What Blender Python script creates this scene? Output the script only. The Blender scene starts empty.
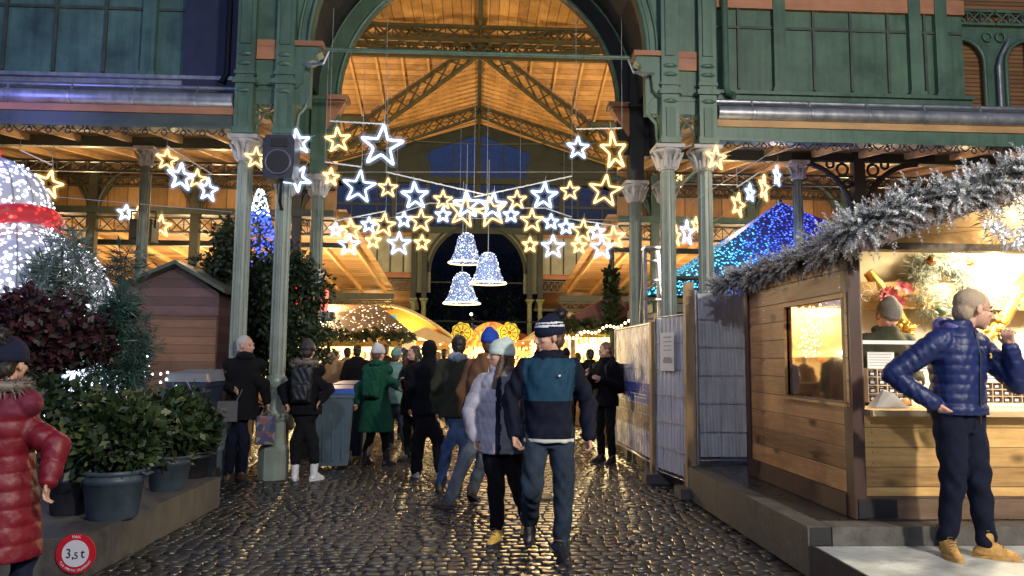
import bpy, math, random
import numpy as np
from mathutils import Vector, Matrix
random.seed(7); RNG = np.random.default_rng(7)
R = math.radians; PI = math.pi
sc = bpy.context.scene
COL = sc.collection
# ------------------------------------------------------------------ camera
F = 740.0; CW, CH = 1024, 576
CAM = Vector((0, 0, 1.5)); YAW, PITCH, ROLL = R(-2.72), R(5.5), R(0.5)
RM = Matrix.Rotation(YAW, 3, 'Z') @ Matrix.Rotation(R(90) + PITCH, 3, 'X') @ Matrix.Rotation(ROLL, 3, 'Z')
def ray(px, py): return RM @ Vector(((px - CW/2)/F, -(py - CH/2)/F, -1.0))
def U(px, py, Y):
    d = ray(px, py); return CAM + d * (Y / d.y)
def G(px, py, z=0.0):
    d = ray(px, py); return CAM + d * ((z - CAM.z) / d.z)
cd = bpy.data.cameras.new('camera'); cam = bpy.data.objects.new('camera', cd); COL.objects.link(cam)
cam.matrix_world = Matrix.Translation(CAM) @ RM.to_4x4()
cd.sensor_width = 36; cd.lens = 36 * F / CW; cd.clip_start = .05; cd.clip_end = 2000
sc.camera = cam
# ------------------------------------------------------------------ mesh builder
class MB:
    def __init__(s): s.v = []; s.f = []; s.m = []; s.sm = []
    def add(s, vs, fs, smooth=False, mi=0):
        b = len(s.v); s.v.extend([tuple(v) for v in vs])
        for f in fs: s.f.append(tuple(b + i for i in f)); s.m.append(mi); s.sm.append(smooth)
        return s
    def box(s, x0, x1, y0, y1, z0, z1, mi=0):
        vs = [(x0,y0,z0),(x1,y0,z0),(x1,y1,z0),(x0,y1,z0),(x0,y0,z1),(x1,y0,z1),(x1,y1,z1),(x0,y1,z1)]
        return s.add(vs, [(0,3,2,1),(4,5,6,7),(0,1,5,4),(1,2,6,5),(2,3,7,6),(3,0,4,7)], mi=mi)
    def bar(s, p, q, w, h=None, up=(0,0,1), mi=0):
        h = w if h is None else h
        p, q = Vector(p), Vector(q); d = (q - p)
        if d.length < 1e-6: return s
        d.normalize(); u = Vector(up)
        if abs(d.dot(u)) > .98: u = Vector((0,1,0))
        a = d.cross(u).normalized(); b = a.cross(d).normalized()
        vs = []
        for c in (p, q):
            for i, j in ((-1,-1),(1,-1),(1,1),(-1,1)): vs.append(c + a*(i*w/2) + b*(j*h/2))
        return s.add(vs, [(0,3,2,1),(4,5,6,7),(0,1,5,4),(1,2,6,5),(2,3,7,6),(3,0,4,7)], mi=mi)
    def quad(s, a, b, c, d, mi=0): return s.add([a,b,c,d], [(0,1,2,3)], mi=mi)
    def prism(s, pts, depth, axis='y', at=0.0, mi=0, smooth=False):
        n = len(pts); vs = []
        for k in (0, 1):
            o = at + k*depth
            for a, b in pts: vs.append({'y':(a,o,b),'x':(o,a,b),'z':(a,b,o)}[axis])
        fs = [tuple(range(n))[::-1], tuple(range(n, 2*n))] + [(i,(i+1)%n,n+(i+1)%n,n+i) for i in range(n)]
        return s.add(vs, fs, mi=mi, smooth=smooth)
    def tube(s, pts, r, n=8, mi=0, closed=False, cap=True):
        P = [Vector(p) for p in pts]; m = len(P); rr = r if isinstance(r, (list, tuple)) else [r]*m
        T = []
        for i in range(m):
            a = P[(i-1) % m] if (closed or i > 0) else P[0]; b = P[(i+1) % m] if (closed or i < m-1) else P[-1]
            t = b - a; T.append(t.normalized() if t.length > 1e-9 else Vector((0,0,1)))
        u = T[0].orthogonal().normalized(); vs = []
        for i in range(m):
            u = (u - T[i]*u.dot(T[i]));
            u = u.normalized() if u.length > 1e-6 else T[i].orthogonal().normalized()
            w = T[i].cross(u)
            for k in range(n):
                a = 2*PI*k/n; vs.append(P[i] + (u*math.cos(a) + w*math.sin(a))*rr[i])
        fs = []
        for i in range(m if closed else m-1):
            j = (i+1) % m
            for k in range(n): fs.append((i*n+k, i*n+(k+1)%n, j*n+(k+1)%n, j*n+k))
        s.add(vs, fs, True, mi)
        if cap and not closed:
            s.add(vs[:n], [tuple(range(n))[::-1]], False, mi); s.add(vs[-n:], [tuple(range(n))], False, mi)
        return s
    def lathe(s, prof, c=(0,0,0), n=16, sx=1, sy=1, mi=0, smooth=True, rot=0):
        vs = []; m = len(prof)
        for r, z in prof:
            for k in range(n):
                a = 2*PI*k/n + rot; vs.append((c[0]+r*sx*math.cos(a), c[1]+r*sy*math.sin(a), c[2]+z))
        fs = [(i*n+k, i*n+(k+1)%n, (i+1)*n+(k+1)%n, (i+1)*n+k) for i in range(m-1) for k in range(n)]
        s.add(vs, fs, smooth, mi)
        s.add(vs[:n], [tuple(range(n))[::-1]], False, mi); s.add(vs[-n:], [tuple(range(n))], False, mi); return s
    def ball(s, c, r, n=12, m=8, mi=0, M=None):
        rx, ry, rz = (r, r, r) if not isinstance(r, (tuple, list)) else r
        vs = []; c = Vector(c)
        def tf(v): v = Vector(v); return c + (M @ v if M else v)
        vs.append(tf((0,0,-rz)))
        for i in range(1, m):
            t = -PI/2 + PI*i/m
            for k in range(n):
                a = 2*PI*k/n; vs.append(tf((rx*math.cos(t)*math.cos(a), ry*math.cos(t)*math.sin(a), rz*math.sin(t))))
        vs.append(tf((0,0,rz))); L = len(vs)-1; fs = []
        for k in range(n): fs.append((0, 1+(k+1)%n, 1+k))
        for i in range(m-2):
            for k in range(n): a = 1+i*n; fs.append((a+k, a+(k+1)%n, a+n+(k+1)%n, a+n+k))
        a = 1+(m-2)*n
        for k in range(n): fs.append((a+k, a+(k+1)%n, L))
        return s.add(vs, fs, True, mi)
    def caps(s, p, r0, q, r1, n=12, mi=0):          # tapered capsule, closed
        p, q = Vector(p), Vector(q); d = q-p; L = d.length
        if L < 1e-6: return s.ball(p, max(r0, r1), n, 8, mi)
        M = d.to_track_quat('Z', 'Y').to_matrix(); prof = []
        for i in range(1, 6): t = -PI/2 + PI/2*i/5; prof.append((r0*math.cos(t), r0*math.sin(t)))
        for i in range(0, 5): t = PI/2*i/5; prof.append((r1*math.cos(t), L + r1*math.sin(t)))
        vs = [p + M @ Vector((0,0,-r0))]
        for r, z in prof:
            for k in range(n): a = 2*PI*k/n; vs.append(p + M @ Vector((r*math.cos(a), r*math.sin(a), z)))
        vs.append(p + M @ Vector((0,0,L+r1))); m = len(prof); fs = []
        for k in range(n): fs.append((0, 1+(k+1)%n, 1+k))
        for i in range(m-1):
            for k in range(n): a = 1+i*n; fs.append((a+k, a+(k+1)%n, a+n+(k+1)%n, a+n+k))
        a = 1+(m-1)*n
        for k in range(n): fs.append((a+k, a+(k+1)%n, len(vs)-1))
        return s.add(vs, fs, True, mi)
    def loft(s, rings, n=20, M=None, mi=0):           # rings: (cx, cy, z, rx, ry) closed body
        vs = []
        for cx, cy, z, rx, ry in rings:
            for k in range(n):
                a = 2*PI*k/n; v = Vector((cx+rx*math.cos(a), cy+ry*math.sin(a), z)); vs.append(M @ v if M else v)
        m = len(rings); fs = [(i*n+k, i*n+(k+1)%n, (i+1)*n+(k+1)%n, (i+1)*n+k) for i in range(m-1) for k in range(n)]
        fs += [tuple(range(n))[::-1], tuple(range((m-1)*n, m*n))]
        return s.add(vs, fs, True, mi)
    def mesh(s, name):
        me = bpy.data.meshes.new(name); me.from_pydata(s.v, [], s.f)
        me.polygons.foreach_set('use_smooth', s.sm)
        if any(s.m): me.polygons.foreach_set('material_index', s.m)
        me.update(); return me
def tag(o, label=None, cat=None, group=None, kind=None):
    for k, v in (('label',label),('category',cat),('group',group),('kind',kind)):
        if v: o[k] = v
    return o
def link(name, me, mats, parent=None, loc=None, rz=0.0, inv=True):
    o = bpy.data.objects.new(name, me); COL.objects.link(o)
    if me is not None and mats is not None:
        for m in (mats if isinstance(mats, (list, tuple)) else [mats]): me.materials.append(m)
    if loc is not None: o.location = loc
    if rz: o.rotation_euler = (0,0,rz)
    if parent is not None:
        o.parent = parent
        if inv: o.matrix_parent_inverse = wm(parent).inverted()
    return o
def wm(o):
    m = Matrix.LocRotScale(o.location, o.rotation_euler, o.scale)
    return (wm(o.parent) @ o.matrix_parent_inverse @ m) if o.parent else m
def thing(name, label, cat, loc=(0,0,0), rz=0.0, group=None):
    o = bpy.data.objects.new(name, None); COL.objects.link(o); o.location = loc; o.rotation_euler = (0,0,rz)
    o.empty_display_size = .1
    return tag(o, label, cat, group)
def part(name, mb, mats, parent, label=None, local=False, kind=None):   # mb in world coordinates (or the parent's when local)
    o = link(name, mb.mesh(name) if isinstance(mb, MB) else mb, mats, parent, inv=not local)
    return tag(o, label, kind=kind)
def solo(name, mb, mats, label=None, cat=None, group=None, kind=None):
    return tag(link(name, mb.mesh(name) if isinstance(mb, MB) else mb, mats), label, cat, group, kind)
def dup(o, loc, rz=None, label=None, scale=None):
    def cp(a, par):
        c = a.copy(); COL.objects.link(c)
        if par is not None: c.parent = par; c.matrix_parent_inverse = a.matrix_parent_inverse.copy()
        for ch in list(a.children): cp(ch, c)
        return c
    c = cp(o, None); c.location = loc
    if rz is not None: c.rotation_euler = (0,0,rz)
    if scale: c.scale = (scale,)*3
    if label: c['label'] = label
    return c
# ------------------------------------------------------------------ materials
def srgb(h):
    if isinstance(h, str): h = tuple(int(h[i:i+2],16)/255 for i in (0,2,4)); return tuple(c/12.92 if c<=.04045 else ((c+.055)/1.055)**2.4 for c in h)
    return h
class NT:
    def __init__(s, name):
        s.m = bpy.data.materials.new(name); s.m.use_nodes = True; s.t = s.m.node_tree; s.t.nodes.clear()
        s.out = s.n('ShaderNodeOutputMaterial')
    def n(s, typ, **kw):
        x = s.t.nodes.new(typ)
        for k, v in kw.items():
            if k.startswith('_'): setattr(x, k[1:], v)
            else: s.set(x, k.replace('__',' '), v)
        return x
    def set(s, x, k, v):
        i = x.inputs[int(k[1:])] if (k[0]=='i' and k[1:].isdigit()) else x.inputs[k]
        if hasattr(v, 'is_output') or isinstance(v, bpy.types.NodeSocket): s.t.links.new(v, i)
        else:
            if i.type == 'RGBA' and len(v) == 3: v = (*v, 1)
            i.default_value = v
    def l(s, a, b): s.t.links.new(a, b)
    def mix(s, fac, a, b, typ='MIX'):
        x = s.t.nodes.new('ShaderNodeMix'); x.data_type = 'RGBA'; x.blend_type = typ
        for i, v in ((0, fac), (6, a), (7, b)):
            if isinstance(v, bpy.types.NodeSocket): s.t.links.new(v, x.inputs[i])
            else: x.inputs[i].default_value = (*v, 1) if (i and len(v) == 3) else v
        return x.outputs[2]
    def math(s, op, a, b=0.0, clamp=False):
        x = s.t.nodes.new('ShaderNodeMath'); x.operation = op; x.use_clamp = clamp
        for i, v in ((0,a),(1,b)):
            if isinstance(v, bpy.types.NodeSocket): s.t.links.new(v, x.inputs[i])
            else: x.inputs[i].default_value = v
        return x.outputs[0]
    def ramp(s, fac, stops):
        x = s.t.nodes.new('ShaderNodeValToRGB'); s.t.links.new(fac, x.inputs[0]); e = x.color_ramp.elements
        while len(e) < len(stops): e.new(.5)
        for i, (p, c) in enumerate(stops):
            e[i].position = p; e[i].color = (*c, 1) if not isinstance(c, (int, float)) else (c,c,c,1)
        return x.outputs[0]
    def coord(s, which='Object', scale=(1,1,1), rot=(0,0,0)):
        tc = s.t.nodes.new('ShaderNodeTexCoord'); mp = s.t.nodes.new('ShaderNodeMapping')
        mp.inputs['Scale'].default_value = scale; mp.inputs['Rotation'].default_value = rot
        s.t.links.new(tc.outputs[which], mp.inputs[0]); return mp.outputs[0]
    def noise(s, vec, scale, detail=4, rough=.6, out=0):
        x = s.n('ShaderNodeTexNoise', Vector=vec, Scale=scale, Detail=detail, Roughness=rough); return x.outputs[out]
    def bump(s, h, strength=.3, dist=.01, normal=None):
        x = s.n('ShaderNodeBump', Height=h, Strength=strength, Distance=dist)
        if normal is not None: s.l(normal, x.inputs['Normal'])
        return x.outputs[0]
    def bsdf(s, **kw):
        x = s.n('ShaderNodeBsdfPrincipled', **kw); s.l(x.outputs[0], s.out.inputs[0]); return x
def paint(name, col, rough=.5, var=.35, scale=3, bump=.15, metal=0.0, spec=.5, streak=0.0, bscale=60):
    t = NT(name); c = srgb(col); v = t.coord()
    n1 = t.noise(v, scale, 6, .65); dark = tuple(x*(1-var) for x in c); lite = tuple(min(1, x*(1+var)) for x in c)
    base = t.ramp(n1, [(.3, dark), (.7, lite)])
    if streak:
        n3 = t.noise(t.coord(scale=(14,14,.7)), 1.0, 5); base = t.mix(t.math('MULTIPLY', t.ramp(n3, [(.45,0.0),(.75,1.0)]), streak), base, tuple(x*.35 for x in c))
    if metal == 0 and not streak == 0:
        ch = t.noise(v, 11, 6, .75); base = t.mix(t.math('MULTIPLY', t.ramp(ch, [(.62,0.0),(.68,1.0)]), .55), base, (.06,.035,.02))
    n2 = t.noise(v, bscale, 3)
    rr = t.ramp(n1, [(.3, max(.03,rough-.1)), (.7, min(1,rough+.12))])
    t.bsdf(Base__Color=base, Roughness=rr, Metallic=metal, Normal=t.bump(n2, bump, .004)); return t.m
def cloth(name, col, rough=.9, var=.2, weave=350, sheen=0.0):
    t = NT(name); c = srgb(col); v = t.coord()
    n1 = t.noise(v, 7, 5); base = t.ramp(n1, [(.3, tuple(x*(1-var) for x in c)), (.7, tuple(min(1,x*(1+var)) for x in c))])
    n2 = t.noise(v, weave, 2); n3 = t.noise(v, 22, 4)
    nb = t.bump(n3, .35, .012); t.bsdf(Base__Color=base, Roughness=rough, Specular__IOR__Level=.22, Normal=t.bump(n2, .25, .002, nb)); return t.m
def emit(name, col, strength, both=True):
    t = NT(name); e = t.n('ShaderNodeEmission', Color=srgb(col), Strength=strength); t.l(e.outputs[0], t.out.inputs[0]); return t.m
def wood(name, c1, c2, plank=.14, axis='z', rough=.55, knots=True, grain='x', gap=.04, bump=.5):
    """planks stacked along `axis`, grain along `grain`"""
    t = NT(name); c1, c2 = srgb(c1), srgb(c2); v = t.coord()
    sep = t.n('ShaderNodeSeparateXYZ', Vector=v); ax = {'x':0,'y':1,'z':2}
    q = t.math('DIVIDE', sep.outputs[ax[axis]], plank); idx = t.math('FLOOR', q); fr = t.math('FRACT', q)
    wn = t.n('ShaderNodeTexWhiteNoise', _noise_dimensions='1D', W=idx).outputs[0]
    sc3 = [9,9,9]; sc3[ax[grain]] = .8
    off = t.n('ShaderNodeCombineXYZ'); [t.l(t.math('MULTIPLY', wn, 37.0), off.inputs[i]) for i in range(3)]
    add = t.n('ShaderNodeVectorMath', i0=t.coord(scale=tuple(sc3)), i1=off.outputs[0])
    g = t.noise(add.outputs[0], 2.2, 8, .7); g2 = t.noise(add.outputs[0], 14, 3, .6)
    base = t.ramp(g, [(.36, c1), (.60, c2)])
    base = t.mix(t.math('MULTIPLY', g2, .35), base, tuple(x*.45 for x in c1))
    base = t.mix(.42, base, t.mix(wn, tuple(x*.55 for x in c1), tuple(min(1,x*1.3) for x in c2)))
    if knots:
        s4 = [5,5,5]; s4[ax[grain]] = 2.6; add2 = t.n('ShaderNodeVectorMath', i0=t.coord(scale=tuple(s4)), i1=off.outputs[0])
        vo = t.n('ShaderNodeTexVoronoi', Vector=add2.outputs[0], Scale=.9).outputs[0]
        base = t.mix(t.ramp(vo, [(.10,.95),(.24,0.0)]), base, tuple(x*.22 for x in c1))
    st_ = t.noise(t.coord(), 1.7, 4, .65); base = t.mix(t.math('MULTIPLY', t.ramp(st_, [(.45,0.0),(.72,1.0)]), .45), base, tuple(x*.4 for x in c1))
    edge = t.math('MINIMUM', fr, t.math('SUBTRACT', 1.0, fr)); seam = t.ramp(edge, [(0.0,0.0),(gap,1.0)])
    base = t.mix(t.math('MULTIPLY', t.math('SUBTRACT', 1.0, seam), .8), base, tuple(x*.12 for x in c1))
    h = t.math('ADD', t.math('MULTIPLY', g2, .25), seam)
    t.bsdf(Base__Color=base, Roughness=t.ramp(g, [(.3, rough-.1), (.7, rough+.15)]), Normal=t.bump(h, bump, .006)); return t.m
def leafmat(name, c1, c2, c3=None, rough=.5, trans=.15):
    t = NT(name); g = t.n('ShaderNodeNewGeometry'); rd = g.outputs['Random Per Island']
    st = [(0.0, srgb(c1)), (.7, srgb(c2))] + ([(1.0, srgb(c3))] if c3 else [])
    base = t.ramp(rd, st)
    n1 = t.noise(t.coord(), 4.0, 3); base = t.mix(t.ramp(n1, [(.4, .55), (.6, 0.0)]), base, tuple(x*.35 for x in srgb(c1)))
    b = t.n('ShaderNodeBsdfPrincipled', Base__Color=base, Roughness=rough)
    tr = t.n('ShaderNodeBsdfTranslucent', Color=base); mx = t.n('ShaderNodeMixShader', Fac=trans, i1=b.outputs[0], i2=tr.outputs[0])
    t.l(mx.outputs[0], t.out.inputs[0]); return t.m
def glassmat(name, tint=(.8,.85,.9), refl=.12):
    t = NT(name); a = t.n('ShaderNodeBsdfTransparent', Color=tint); b = t.n('ShaderNodeBsdfGlossy', Color=(1,1,1), Roughness=.03)
    lw = t.n('ShaderNodeLayerWeight', Blend=.3); f = t.math('ADD', t.math('MULTIPLY', lw.outputs['Facing'], .5), refl, True)
    mx = t.n('ShaderNodeMixShader', Fac=f, i1=a.outputs[0], i2=b.outputs[0]); t.l(mx.outputs[0], t.out.inputs[0]); return t.m
M = {}
M['green'] = paint('green_paint', (.068,.125,.088), .42, .28, 2.2, .25, streak=.5)
M['green_panel'] = paint('green_panel_paint', (.062,.118,.078), .5, .4, 1.6, .2, streak=.55)
M['green_blue'] = paint('weathered_blue_lit_green', (.06,.125,.11), .5, .45, 1.8, .2, streak=.5)  # left wing green, with the bluish light on it put into the colour
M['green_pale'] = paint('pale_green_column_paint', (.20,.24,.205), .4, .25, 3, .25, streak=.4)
M['iron'] = paint('dark_iron_paint', (.05,.065,.05), .5, .35, 3, .2)
M['iron_warm'] = paint('olive_iron_paint', (.055,.055,.035), .5, .35, 3, .2)
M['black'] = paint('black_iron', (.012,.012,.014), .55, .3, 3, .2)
M['capital'] = paint('grey_capital_paint', (.36,.34,.33), .5, .3, 8, .4)
M['zinc'] = paint('zinc_gutter', (.35,.36,.38), .38, .3, 4, .3, metal=.6, streak=.5)
M['fascia'] = wood('terracotta_board', (.28,.12,.06), (.45,.2,.1), .5, 'z', .6, False, 'x', .01)
M['ceil_y'] = wood('ceiling_boards', (.34,.18,.07), (.58,.35,.15), .30, 'y', .6, False, 'x', .08)
M['ceil_x'] = wood('ceiling_boards_across', (.42,.22,.07), (.66,.4,.15), .30, 'x', .6, False, 'y', .08)
M['board_v'] = wood('upright_boards', (.32,.17,.06), (.52,.3,.12), .42, 'x', .6, False, 'z', .05)
M['rafter'] = wood('rafter_timber', (.45,.25,.09), (.7,.45,.2), .5, 'z', .6, False, 'y', .01)
M['chalet_side'] = wood('stained_brown_planks', (.15,.058,.02), (.68,.34,.13), .17, 'z', .5, True, 'y', .035)
M['chalet_front'] = wood('honey_planks', (.36,.18,.05), (.80,.48,.17), .145, 'z', .5, True, 'x', .04)
M['counter'] = wood('pale_counter_plank', (.5,.32,.14), (.75,.55,.3), .3, 'y', .45, True, 'x', .02)
M['dark_timber'] = wood('dark_brown_timber', (.035,.014,.011), (.075,.032,.022), .5, 'x', .55, True, 'z', .01)
M['post_wood'] = wood('raw_post_timber', (.38,.23,.10), (.7,.48,.25), .5, 'x', .65, True, 'z', .01)
M['concrete'] = paint('stained_concrete', (.085,.078,.07), .7, .4, 5, .6, streak=.5)
M['stone'] = paint('pale_kerb_stone', (.30,.29,.26), .7, .4, 14, .9)
M['ramp'] = paint('light_grey_board', (.34,.36,.36), .5, .38, 3.5, .3, streak=.3)
M['steel'] = paint('galvanised_steel', (.45,.46,.48), .35, .2, 8, .2, metal=.8)
M['asphalt_dark'] = paint('shaded_wet_paving', (.016,.015,.015), .3, .4, 4, .6)  # darkened so the colour carries the shade beside the chalet
M['warm_wall'] = paint('cream_wall', (.78,.68,.48), .7, .08, 2, .1)
M['E_warm'] = emit('warm_light', (1,.72,.30), 2.6)
M['E_white'] = emit('cool_white_light', (.68,.84,1), 3.2)
M['E_bulb'] = emit('warm_bulb', (1,.72,.35), 9)
M['E_led'] = emit('cool_led', (.75,.85,1), 5)
M['E_ledwarm'] = emit('warm_led', (1,.7,.3), 4)
M['E_blue'] = emit('blue_led', (.03,.08,1), 5)
M['E_cyan'] = emit('cyan_led', (.05,.75,.8), 3)
M['E_red'] = emit('red_led', (1,.02,.03), 3)
M['wire'] = paint('grey_wire', (.3,.3,.3), .5, .1)
M['skin'] = paint('skin', (.52,.29,.2), .5, .12, 18, .15, bscale=150)
M['lips'] = paint('lip_skin', (.4,.14,.11), .45, .1)
M['eye'] = paint('eye', (.05,.04,.035), .15, .1)
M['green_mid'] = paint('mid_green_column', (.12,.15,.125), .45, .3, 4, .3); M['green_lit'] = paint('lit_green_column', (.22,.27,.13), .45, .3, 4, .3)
M['louvre'] = wood('brown_louvres', (.16,.075,.025), (.26,.13,.05), .07, 'z', .6, False, 'x', .2, 1.0)
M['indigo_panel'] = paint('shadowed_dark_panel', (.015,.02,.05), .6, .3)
M['far_green'] = paint('far_wall_paint', (.11,.135,.10), .6, .3, 2)
M['far_trim'] = paint('far_trim_paint', (.022,.034,.034), .6, .3, 3)
M['far_panel'] = paint('far_board_paint', (.33,.36,.30), .6, .25, 2, streak=.3)
M['ceil_nave'] = M['ceil_x']; M['ceil_tr'] = M['ceil_y']
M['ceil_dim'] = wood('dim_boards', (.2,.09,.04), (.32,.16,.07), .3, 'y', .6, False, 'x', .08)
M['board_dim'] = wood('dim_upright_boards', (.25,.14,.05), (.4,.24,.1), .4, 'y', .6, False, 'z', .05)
M['glass'] = glassmat('clear_glass', (.9,.92,.95), .03)
M['rubber'] = paint('rubber', (.03,.03,.03), .6, .2)
M['black_leather'] = paint('black_leather', (.02,.02,.022), .4, .3, 20, .3)
def cl(n, c, **k): M[n] = cloth(n, c, **k)
cl('navy_cloth', (.010,.014,.034)); cl('black_cloth', (.0035,.0035,.006)); cl('denim', (.022,.034,.052), var=.5); cl('pale_denim', (.10,.12,.145), var=.4)
cl('blue_denim', (.05,.09,.18), var=.4); cl('dark_trousers', (.006,.006,.008)); cl('dark_indigo', (.004,.006,.018)); cl('grey_cloth', (.17,.17,.18)); cl('pale_grey', (.34,.35,.36))
cl('teal_cloth', (.010,.046,.085), rough=.75); cl('ink_cloth', (.003,.005,.016), rough=.8); cl('arm_blue', (.02,.045,.11), rough=.6)
cl('olive_cloth', (.035,.035,.022)); cl('tan_cloth', (.16,.08,.04)); cl('green_coat', (.008,.065,.038)); cl('mint_cloth', (.14,.25,.23)); cl('burgundy', (.11,.018,.02)); cl('beige_cloth', (.42,.3,.16))
cl('royal_hat', (.02,.07,.40)); cl('mint_hat', (.62,.72,.64), weave=120); cl('white_hat', (.5,.48,.5), weave=120); cl('navy_hat', (.01,.012,.03), weave=120); cl('stripe', (.6,.62,.66), weave=120); cl('lilac_hood', (.26,.30,.36))
cl('puff_white', (.42,.42,.50), rough=.5, weave=60); cl('puff_red', (.26,.012,.028), rough=.5, weave=60); cl('red_yoke', (.12,.012,.03), rough=.6)
def puff(name, col):
    t = NT(name); v = t.coord(); n1 = t.noise(v, 30, 4); c = srgb(col)
    b = t.ramp(t.noise(v, 4, 3), [(.3, tuple(x*.8 for x in c)), (.7, tuple(x*1.2 for x in c))])
    t.bsdf(Base__Color=b, Roughness=.47, Specular__IOR__Level=.38, Normal=t.bump(n1, .35, .01)); return t.m
M['puff_blue'] = puff('glossy_blue_nylon', (.007,.015,.075)); M['puff_white'] = puff('pale_nylon', (.38,.36,.42)); M['puff_red'] = puff('red_nylon', (.14,.006,.014))
M['puff_black'] = puff('black_nylon', (.012,.014,.02)); M['lilac_nylon'] = puff('lilac_nylon', (.09,.08,.25))
M['hair_grey'] = paint('grey_hair', (.42,.40,.38), .55, .3, 90, .6); M['hair_dark'] = paint('dark_hair', (.02,.014,.01), .5, .3, 90, .6); M['hair_brown'] = paint('brown_hair', (.10,.055,.03), .5, .3, 90, .6)
M['hair_fair'] = paint('cropped_fair_hair', (.33,.25,.17), .75, .35, 220, .5); M['boot_tan'] = paint('tan_nubuck', (.40,.22,.06), .75, .35, 25, .6); M['boot_yellow'] = paint('mustard_leather', (.6,.38,.08), .5, .25, 20, .4)
M['boot_white'] = paint('white_boot', (.62,.62,.64), .45, .1, 20, .4); M['brown_leather'] = paint('brown_leather', (.07,.04,.025), .5, .3)
M['fur'] = leafmat('grey_fur', (.10,.08,.07), (.22,.18,.15)); M['fur_dark'] = leafmat('dark_fur', (.03,.025,.03), (.08,.06,.06))
M['cream_line'] = paint('cream_hem', (.6,.6,.55), .7, .05)
# wet setts
def setts():
    t = NT('wet_granite_setts'); base0 = t.coord(); wn = t.n('ShaderNodeTexNoise', Vector=base0, Scale=.55, Detail=2.0).outputs[1]
    off = t.n('ShaderNodeVectorMath', _operation='SCALE', i0=wn); off.inputs['Scale'].default_value = .35
    w2 = t.n('ShaderNodeTexNoise', Vector=base0, Scale=9.0, Detail=2.0).outputs[1]; off2 = t.n('ShaderNodeVectorMath', _operation='SCALE', i0=w2); off2.inputs['Scale'].default_value = .035
    v = t.n('ShaderNodeVectorMath', i0=t.n('ShaderNodeVectorMath', i0=base0, i1=off.outputs[0]).outputs[0], i1=off2.outputs[0]).outputs[0]
    br = t.n('ShaderNodeTexBrick', Vector=v, Color1=(0,0,0,1), Color2=(1,1,1,1), Mortar=(.5,.5,.5,1), Scale=1.0, Mortar__Size=.012, Mortar__Smooth=.6, Bias=0.0, Brick__Width=.15, Row__Height=.105)
    br.offset = .5; br.squash = 1.0
    br2 = t.n('ShaderNodeTexBrick', Vector=v, Color1=(0,0,0,1), Color2=(1,1,1,1), Mortar=(0,0,0,1), Scale=1.0, Mortar__Size=.036, Mortar__Smooth=1.0, Bias=0.0, Brick__Width=.15, Row__Height=.105)
    fac = br.outputs['Fac']; stone = br.outputs['Color']; big = t.noise(base0, .45, 4); fine = t.noise(base0, 60, 4); mid = t.noise(base0, 16, 3)
    c = t.mix(stone, (.028,.025,.023), (.075,.066,.058)); c = t.mix(t.math('MULTIPLY', fine, .5), c, (.02,.018,.017)); c = t.mix(fac, c, (.010,.009,.008))
    dome = t.math('SUBTRACT', 1.0, br2.outputs['Fac']); tilt = t.math('MULTIPLY', stone, .35)
    h = t.math('ADD', t.math('ADD', t.math('MULTIPLY', dome, .8), tilt), t.math('ADD', t.math('MULTIPLY', mid, .5), t.math('MULTIPLY', fine, .14)))
    rough = t.ramp(big, [(.35, .10), (.65, .26)]); rough = t.mix(fac, rough, (.35,.35,.35))
    t.bsdf(Base__Color=c, Roughness=rough, Specular__IOR__Level=.62, Normal=t.bump(h, .85, .024)); return t.m
M['setts'] = setts()
def stone_mat():
    t = NT('wet_granite_stones'); g = t.n('ShaderNodeNewGeometry').outputs['Random Per Island']; v = t.coord(); fine = t.noise(v, 70, 4); mid = t.noise(v, 14, 3); big = t.noise(v, .6, 4)
    c = t.ramp(g, [(0.0,(.006,.0055,.0055)),(.6,(.016,.015,.014)),(1.0,(.036,.032,.028))]); c = t.mix(t.math('MULTIPLY', fine, .6), c, (.015,.014,.013))
    r = t.math('ADD', t.ramp(big, [(.36,.25),(.62,.50)]), t.math('MULTIPLY', t.math('SUBTRACT', g, .5), .10))
    h = t.math('ADD', t.math('MULTIPLY', mid, .6), t.math('MULTIPLY', fine, .3)); t.bsdf(Base__Color=c, Roughness=r, Specular__IOR__Level=1.0, Normal=t.bump(h, .18, .006)); return t.m
M['stones'] = stone_mat(); M['joint'] = paint('dark_joint_grit', (.008,.007,.006), .6, .3, 20, .5)
def ledsheet(name, cols, scale, base, strength=6, dens=.22, axis=None, em_base=.0):
    """dark sheet studded with lit LED dots"""
    t = NT(name); v = t.coord(); vo = t.n('ShaderNodeTexVoronoi', Vector=v, Scale=scale); d = vo.outputs['Distance']
    dot = t.ramp(d, [(dens*.5, 1.0), (dens, 0.0)]); sp = t.n('ShaderNodeSeparateColor', Color=vo.outputs['Color'])
    if axis is not None:
        sx = t.n('ShaderNodeSeparateXYZ', Vector=v); g = t.math('ADD', t.math('DIVIDE', t.math('SUBTRACT', sx.outputs[axis[0]], axis[1]), axis[2]), t.math('MULTIPLY', t.math('SUBTRACT', sp.outputs[0], .5), .35)); col = t.ramp(g, cols)
    else: col = t.ramp(sp.outputs[0], cols)
    br = t.math('ADD', t.math('MULTIPLY', dot, t.math('MULTIPLY', t.math('ADD', sp.outputs[1], .25), strength)), em_base)  # em_base makes the whole sheet glow, for the halo of its LEDs
    p = t.bsdf(Base__Color=base, Roughness=.6, Emission__Color=col, Emission__Strength=br); return t.m
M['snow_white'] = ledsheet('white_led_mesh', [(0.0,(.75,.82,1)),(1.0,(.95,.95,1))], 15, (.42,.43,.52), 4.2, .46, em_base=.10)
M['snow_red'] = ledsheet('red_led_mesh', [(0.0,(1,.02,.02)),(.9,(1,.03,.03)),(1.0,(1,.6,.5))], 15, (.4,.02,.03), 3, .4, em_base=.14)
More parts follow.
